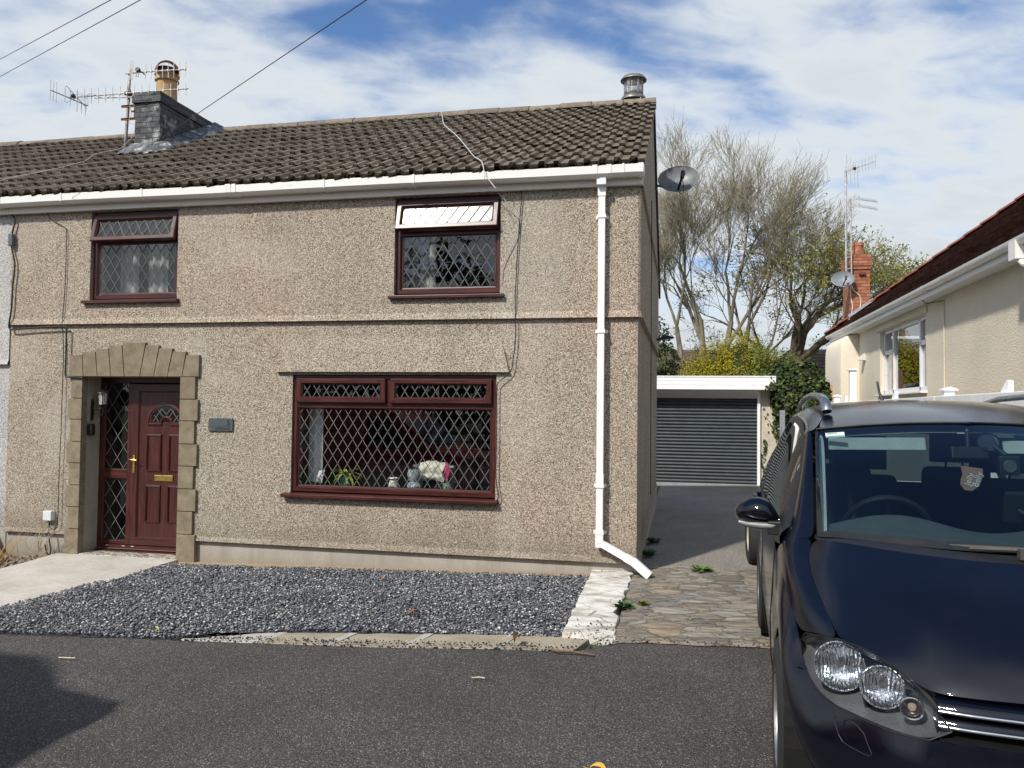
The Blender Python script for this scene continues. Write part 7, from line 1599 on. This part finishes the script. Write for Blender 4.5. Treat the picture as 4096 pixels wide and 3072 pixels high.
mb.build('washer_cover', M_trim, car, local=True)
mb = MB(); mb.tube([(-.890, .905, .47), (-.878, .768, .522), (-.862, .66, .56), (-.842, .575, .60), (-.815, .50, .625)], .003, 4, False); mb.build('bumper_gap', M_trim, car, local=True)
mb = MB(); mb.lathe([(.020, .004), (.019, .006), (.001, .006)], (-.862, .565, .400), 16, Matrix.Rotation(R(-75), 4, 'Y') @ Matrix.Rotation(R(20), 4, 'X')); mb.build('parking_sensor', M_trim, car, local=True)
# things carried in the car
vis = thing('windscreen_sticker', 'small pale green sticker inside the top corner of the windscreen', 'sticker', (0, 0, 0)); vis.location = car.location; vis.rotation_euler = car.rotation_euler
mb = MB(); mb.add([(-.618, 1.555, 1.468), (-.535, 1.525, 1.476), (-.532, 1.515, 1.452), (-.616, 1.545, 1.444)], [(0, 1, 2, 3)]); mb.build('sticker_sheet', plain('pale_green_sticker', (.55, .68, .62), .5), vis, local=True)
mb = MB()
for i, L in enumerate((.045, .02, .04)): z = 1.466-.006*i; mb.add([(-.611, 1.5495, z+.0012), (-.611+L, 1.5495-L*.35, z+.0042), (-.611+L, 1.5490-L*.35, z+.0022), (-.611, 1.5490, z-.0010)], [(0, 1, 2, 3)])
mb.build('print', plain('green_print', (.10, .18, .16), .5), vis, local=True)
fr_ = thing('air_freshener', 'pinkish brown bean shaped air freshener hanging from the car mirror', 'air freshener', (0, 0, 0)); fr_.location = car.location; fr_.rotation_euler = car.rotation_euler
mb = MB(); pl_ = [(-.045, 1.335), (.045, 1.325), (.046, 1.29), (.03, 1.245), (.0, 1.222), (-.03, 1.226), (-.047, 1.25), (-.045, 1.275), (-.038, 1.295)]; mb.prism([(x-.02, z) for x, z in pl_], 1.36, 1.366, 'y'); mb.build('bean', plain('pinkish_card', (.36, .19, .15), .6, var=.05), fr_, bevel=.003, local=True)
Mt = Matrix.Translation((-.005, 1.3585, 1.27)) @ Matrix.Rotation(R(78), 4, 'Y') @ RX
for wd_, xo, zo in (('Jelly', -.030, 1.246), ('Belly', .002, 1.240)): text_mesh(wd_, .036, 'lettering', plain('white_print', (.75, .74, .7), .5), fr_, Matrix.Translation((xo, 1.3585, zo)) @ Matrix.Rotation(R(-72), 4, 'Y') @ RX, align='LEFT', local=True)
dc = thing('dash_camera', 'round dash camera stuck to the windscreen beside the car mirror', 'camera', (0, 0, 0)); dc.location = car.location; dc.rotation_euler = car.rotation_euler
mb = MB(); mb.box(.085, .165, 1.34, 1.38, 1.30, 1.385); mb.tube([(.12, 1.37, 1.385), (.08, 1.42, 1.43)], .012, 8); mb.lathe([(.001, 0), (.045, 0), (.048, .012)], (.06, 1.42, 1.44), 20, Matrix.Rotation(R(60), 4, 'X')); mb.build('camera_body', M_trim, dc, bevel=.006, local=True)
mb = MB(); mb.tube([(.125, 1.345, 1.34), (.125, 1.332, 1.34)], [.03, .026], 18); mb.build('lens', M_silver, dc, local=True)
ph = thing('phone_holder', 'phone holder on a short stalk standing on the car dashboard', 'phone holder', (0, 0, 0)); ph.location = car.location; ph.rotation_euler = car.rotation_euler
mb = MB(); mb.lathe([(.001, .03), (.035, .026), (.05, .0)], (.21, 1.02, 1.045), 18); mb.tube([(.21, 1.02, 1.07), (.10, 1.14, 1.17)], [.012, .010], 8); mb.build('stalk', M_trim, ph, local=True)
mb = MB(); mb.obox((.085, 1.155, 1.18), (.04, .0, 0), (0, .012, .004), (0, -.02, .065)); mb.build('clamp', M_trim, ph, bevel=.008, local=True)
# ================================================================ things behind the wide window
SY = .17; SZ = .712
mb = MB(); mb.box(-3.70, -1.45, .10, .36, SZ-.03, SZ); o = mb.build('window_board', plain('dull_window_board', (.10, .095, .09), .5), house)
bl_ = thing('vertical_blind', 'white vertical blind strip hanging at the left of the wide window', 'blind', (-3.56, .3, 1.9)); mb = MB(); mb.add([(-3.66, .30, .78), (-3.50, .32, .76), (-3.50, .32, 1.6), (-3.66, .30, 1.6), (-3.58, .27, .77), (-3.58, .27, 1.6)], [(0, 4, 5, 3), (4, 1, 2, 5)]); mb.build('slat', plain('white_blind', (.75, .75, .73), .8), bl_)
def potted(name, label, x, r, h, potcol, n, L, lcol, seed, droop):
    p = thing(name, label, 'potted plant', (x, SY+.06, SZ)); mb = MB(); mb.lathe([(r*.78, 0), (r, h), (r*.93, h), (r*.9, h*.85), (.001, h*.85)], (x, SY+.06, SZ), 20); mb.build('pot', plain(name+'_pot', potcol, .35), p, smooth='auto')
    rnd = random.Random(seed); mb = MB()
    for k in range(n):
        a = rnd.uniform(0, 6.28); l_ = L*rnd.uniform(.6, 1.05); b = Vector((x, SY+.06, SZ+h*.85)); d = Vector((math.cos(a), math.sin(a)*.5, 0)); s = Vector((-math.sin(a), math.cos(a), 0)); el = rnd.uniform(.35, 1.4); q = [b]
        for i in range(5): q.append(q[-1]+(d*math.cos(el)+Vector((0, 0, math.sin(el))))*l_/5); el -= droop
        w_ = l_*.075; vs = []
        for i, c in enumerate(q): wd = w_*math.sin(math.pi*min(1, (i+.6)/6)); vs += [c-s*wd, c+s*wd]
        mb.add(vs, [(2*i, 2*i+1, 2*i+3, 2*i+2) for i in range(5)])
    mb.build('leaves', plain(name+'_leaves', lcol, .5, var=.4, scale=40), p); return p
potted('potted_plant', 'spiky yellow green plant in a dark green pot in the wide window', -3.18, .062, .13, (.035, .11, .08), 30, .25, (.27, .33, .04), 3, .42)
pb = potted('potted_bromeliad', 'pink flowered plant in a small pale green pot in the wide window', -2.02, .052, .10, (.24, .34, .29), 26, .16, (.05, .075, .06), 5, .35)
mb = MB()
for i in range(7):
    z = SZ+.14+.022*i; w_ = .036*math.sin(math.pi*(i+1.2)/8.5); mb.add([(-2.02, SY+.05, z-.012), (-2.02-w_, SY+.05, z+.03), (-2.02, SY+.045, z+.05), (-2.02+w_, SY+.05, z+.03)], [(0, 1, 2, 3)])
mb.build('flower', plain('magenta_flower', (.62, .05, .16), .5), pb)
ob = thing('oil_burner', 'small white ceramic oil burner in the wide window', 'oil burner', (-2.62, SY, SZ)); mb = MB(); c = (-2.625, SY+.05, SZ); n = 20; rings = [(.058, 0), (.052, .05), (.042, .09), (.036, .115)]
vs = [(c[0]+r*math.cos(2*math.pi*j/n), c[1]+r*math.sin(2*math.pi*j/n), c[2]+z) for r, z in rings for j in range(n)]
mb.add(vs, [(i*n+j, i*n+(j+1) % n, (i+1)*n+(j+1) % n, (i+1)*n+j) for i in range(3) for j in range(n) if not (i < 1 and 13 <= j <= 16)]); mb.lathe([(.036, .118), (.058, .132), (.055, .14), (.03, .128), (.001, .126)], c, 20); mb.build('burner_body', plain('white_ceramic', (.70, .67, .60), .3), ob, smooth='auto')
lp = thing('glass_lamp', 'marbled grey glass lamp in the wide window', 'lamp', (-2.40, SY, SZ)); mb = MB(); t = MT('marbled_glass', rough=.15, spec=.6); t.col(t.ramp(t.noise(20, 4, .7, dist=2.5), [(.4, (.16, .20, .22)), (.6, (.50, .55, .56))]))
mb.lathe([(.05, 0), (.072, .03), (.078, .055), (.06, .09), (.045, .10), (.05, .11), (.068, .14), (.075, .18), (.062, .235), (.058, .235)], (-2.395, SY+.07, SZ), 20); mb.build('lamp_body', t.m, lp, smooth='auto')
bk_ = thing('folded_blanket', 'cream fleece blanket with brown animal print on the chair back in the wide window', 'blanket', (-2.25, .55, SZ)); mb = MB(); t = MT('cream_fleece', rough=.95); sp1 = t.voro(9, vec=t.scaled(t.pos(), (1, .2, 1))).outputs['Distance']; t.col(t.mix(t.rng(t.math('ADD', sp1, t.math('MULTIPLY', t.noise(30, 3), .3)), .38, .44, 1, 0), (.66, .62, .52), (.30, .12, .05))); t.bump(t.noise(120, 3), .6, .005)
rows = []
for i, (y, z) in enumerate(((.37, .825), (.35, .85), (.345, .875), (.372, .89), (.36, .91), (.35, .955), (.37, 1.005), (.43, 1.025), (.52, 1.02), (.55, .93))):
    rows.append([(-2.25+.145*u+(.02*math.sin(i*1.3)), y+.02*mnoise.noise(Vector((u*3, i*.7, 2))), z+.015*mnoise.noise(Vector((u*2.5, i*.5, 5)))-.02*u*u) for u in [-1+2*k/10 for k in range(11)]])
vs, fs = gridmesh(rows); mb.add(vs, fs); mb.build('fleece', t.m, bk_, smooth=True)
ch_ = thing('chair', 'dark chair back inside the wide window carrying the cream blanket', 'chair', (-2.25, .7, 0)); mb = MB(); mb.box(-2.5, -1.98, .44, .52, .3, .99); mb.box(-2.5, -1.98, .44, .95, .3, .42); mb.build('chair_back', M_trim, ch_, bevel=.03)
M_sofa = plain('mauve_sofa_cloth', (.10, .08, .085), .9, var=.2)
sf = thing('sofa', 'dim mauve sofa standing along the wide window inside the room', 'sofa', (-2.5, 1.6, 0))
mb = MB(); mb.box(-3.5, -1.2, 1.3, 2.2, -.05, .42); mb.box(-3.7, -3.5, 1.3, 2.2, -.05, .62); mb.box(-1.2, -1.0, 1.3, 2.2, -.05, .62); mb.build('sofa_frame', M_sofa, sf, bevel=.05)
for i in range(3): mb = MB(); mb.box(-3.48+i*.76, -2.74+i*.76, 1.28, 1.55, .42, .93); mb.build('back_cushion', M_sofa, sf, bevel=.07)
cd = thing('greetings_card', 'small white leaflet with printed signs stuck to the wide window', 'card', (-3.4, .09, .85)); mb = MB(); mb.add([(-3.455, .075, .80), (-3.385, .075, .812), (-3.355, .075, .925), (-3.425, .075, .915)], [(0, 1, 2, 3)]); mb.build('paper', plain('white_paper', (.72, .71, .70), .7), cd)
mb = MB()
for x, z, r in ((-3.385, .888, .018), (-3.405, .856, .018), (-3.42, .826, .02)): mb.add([(x+r*math.cos(a), .0738, z+r*math.sin(a)) for a in (1.57, 3.4, 4.71, 5.9)], [(0, 1, 2, 3)])
mb.build('print', plain('purple_print', (.18, .10, .22), .6), cd)
# curtains upstairs
def curtain(label, x0, x1, z0, z1, y, seed, m=M_curtain):
    c = thing('curtain', label, 'curtain', ((x0+x1)/2, y, z1)); rnd = random.Random(seed); mb = MB(); n = int((x1-x0)/.015); vs = []
    for i in range(n+1):
        x = x0+(x1-x0)*i/n; yy = y+.02*math.sin(i*.9+rnd.uniform(-.3, .3))
        vs += [(x, yy, z0), (x, yy, z1)]
    mb.add(vs, [(2*i, 2*i+2, 2*i+3, 2*i+1) for i in range(n)]); mb.build('cloth', m, c, smooth=True)
curtain('pale net curtain at the left inside the window above the porch', -6.16, -5.93, 2.7, 3.82, .34, 1); curtain('pale net curtain in the middle of the window above the porch', -5.80, -5.55, 2.7, 3.82, .36, 2)
curtain('pale net curtain at the left inside the upper right window', -2.56, -2.22, 2.7, 3.82, .34, 3)
# ================================================================ orange van parked out of frame to the left (seen mirrored in the wide window, and by its shadow)
van = thing('parked_van', 'orange red van parked at the roadside left of the view', 'van', (-2.95, -5.68, -.16))
def build_van():
    M_or = carpaint('orange_red_van_paint', (.42, .05, .015)); M_vg = plain('dark_van_glass', (.01, .011, .012), .06, 0, .6); M_lime = plain('lime_vinyl', (.22, .36, .03), .4); M_vw = plain('white_vinyl', (.55, .55, .55), .4)
    side = [(0, .30), (0, .72), (-.05, .92), (-.75, 1.10), (-1.35, 1.62), (-1.70, 1.80), (-2.6, 1.86), (-4.5, 1.84), (-4.62, 1.5), (-4.65, .45), (-4.6, .30)]
    mb = MB(); rows = []
    for y, ins, up_ in ((.86, .10, 0), (.90, .02, 0), (.90, .0, 0), (0, -.0, .03), (-.90, 0, 0), (-.90, .02, 0), (-.86, .10, 0)): rows.append([(x*(1-.0)+(-.04*abs(y) if x > -.1 else 0), y*(1-(.14 if z > 1.3 else 0)), z-(ins if z > 1.6 else 0)*.5) for x, z in side])
    vs, fs = gridmesh(rows); mb.add(vs, fs); n = len(side)
    mb.add([rows[0][i] for i in range(n)], [tuple(range(n))]); mb.add([rows[-1][i] for i in range(n)], [tuple(range(n-1, -1, -1))]); b = mb.build('body', M_or, van, bevel=.02, local=True)
    for s in (-1, 1):
        mb = MB(); q = lambda x, z: (x, s*(.874-.095*max(0, (z-1.05)/.5)), z)
        mb.add([q(-.98, 1.10), q(-1.95, 1.10), q(-1.95, 1.60), q(-1.52, 1.60)], [(0, 1, 2, 3)]); mb.build('cab_window', M_vg, van, local=True)
        mb = MB(); mb.add([(-.9, s*.906, .42), (-3.2, s*.906, .36), (-3.6, s*.906, .60), (-1.2, s*.906, .62)], [(0, 1, 2, 3)]); mb.build('lime_flash', M_lime, van, local=True)
        mb = MB(); mb.box(-.40, -.02, s*.70-.15, s*.70+.15, .74, .90); mb.build('headlight', M_vg, van, bevel=.03, local=True)
        mb = MB()
        for k in range(3): mb.box(-3.25+.0*k, -2.75-.12*k, s*.9-.004, s*.9+.004, 1.42-.17*k-.05, 1.42-.17*k+.04)
        mb.build('white_panel', M_vw, van, local=True)
    mb = MB(); mb.add([(-.78, -.74, 1.13), (-.78, .74, 1.13), (-1.36, .66, 1.60), (-1.36, -.66, 1.60)], [(0, 1, 2, 3)]); mb.v = [(x+.012, y, z+.014) for x, y, z in mb.v]; mb.build('windscreen', M_vg, van, local=True)
    mb = MB(); mb.box(-.02, .03, -.8, .8, .28, .50); mb.build('bumper', M_trim, van, bevel=.02, local=True)
    for x in (-.85, -3.75):
        for s in (-1, 1):
            mb = MB(); mb.lathe([(.001, .07), (.19, .07), (.2, .09), (.29, .09), (.31, .06), (.31, -.08)], (x, s*.80, .31), 24, Matrix.Rotation(R(90)*s, 4, 'Y') if False else Matrix.Rotation(R(-90)*s, 4, 'X')); mb.build('wheel', M_tyre, van, local=True)
build_van()
van.rotation_euler = (0, 0, R(2))
# ---------------------------------------------------------------- one object for every separate piece of a repeated part
def piecewise(o, pad=.004):
    me = o.data; n = len(me.vertices); par = list(range(n))
    def find(i):
        while par[i] != i: par[i] = par[par[i]]; i = par[i]
        return i
    for p in me.polygons:
        v = p.vertices
        for k in v[1:]: par[find(v[0])] = find(k)
    comp = {}
    for i in range(n): comp.setdefault(find(i), []).append(i)
    boxes = [[[min(me.vertices[i].co[a] for i in vs)-pad for a in range(3)], [max(me.vertices[i].co[a] for i in vs)+pad for a in range(3)], {r}] for r, vs in comp.items()]
    changed = True
    while changed:
        changed = False
        for a in range(len(boxes)):
            for b in range(len(boxes)-1, a, -1):
                A, B = boxes[a], boxes[b]
                if all(A[0][k] <= B[1][k] and B[0][k] <= A[1][k] for k in range(3)):
                    boxes[a] = [[min(A[0][k], B[0][k]) for k in range(3)], [max(A[1][k], B[1][k]) for k in range(3)], A[2] | B[2]]; boxes.pop(b); changed = True
    if len(boxes) < 2: return
    kids = list(o.children)
    for q, (lo, hi, roots) in enumerate(boxes):
        vs = [i for i in range(n) if find(i) in roots]; mp = {v: i for i, v in enumerate(vs)}; ps = [p for p in me.polygons if p.vertices[0] in mp]
        m2 = bpy.data.meshes.new(o.name.split('.')[0]); m2.from_pydata([me.vertices[i].co[:] for i in vs], [], [tuple(mp[i] for i in p.vertices) for p in ps])
        for m in me.materials: m2.materials.append(m)
        m2.polygons.foreach_set('material_index', [p.material_index for p in ps]); m2.polygons.foreach_set('use_smooth', [p.use_smooth for p in ps]); m2.update()
        if q == len(boxes)-1: o.data = m2
        else: c = o.copy(); c.data = m2; COL.objects.link(c); c.parent = o.parent
for o in list(COL.objects):
    if o.type == 'MESH' and o.name.split('.')[0] in ('quoin', 'gutter_bracket', 'element', 'drain_vent', 'pipe_clip', 'wheel_arch', 'door_frame', 'screw', 'clamp_bracket', 'reflector', 'wall_post', 'post_cap', 'bracket', 'bolt', 'fence_post', 'vent_hood', 'white_panel', 'board') and o.parent is not None and o.parent.name.split('.')[0] not in ('headlight', 'satellite_dish', 'wall_lantern'):
        piecewise(o)
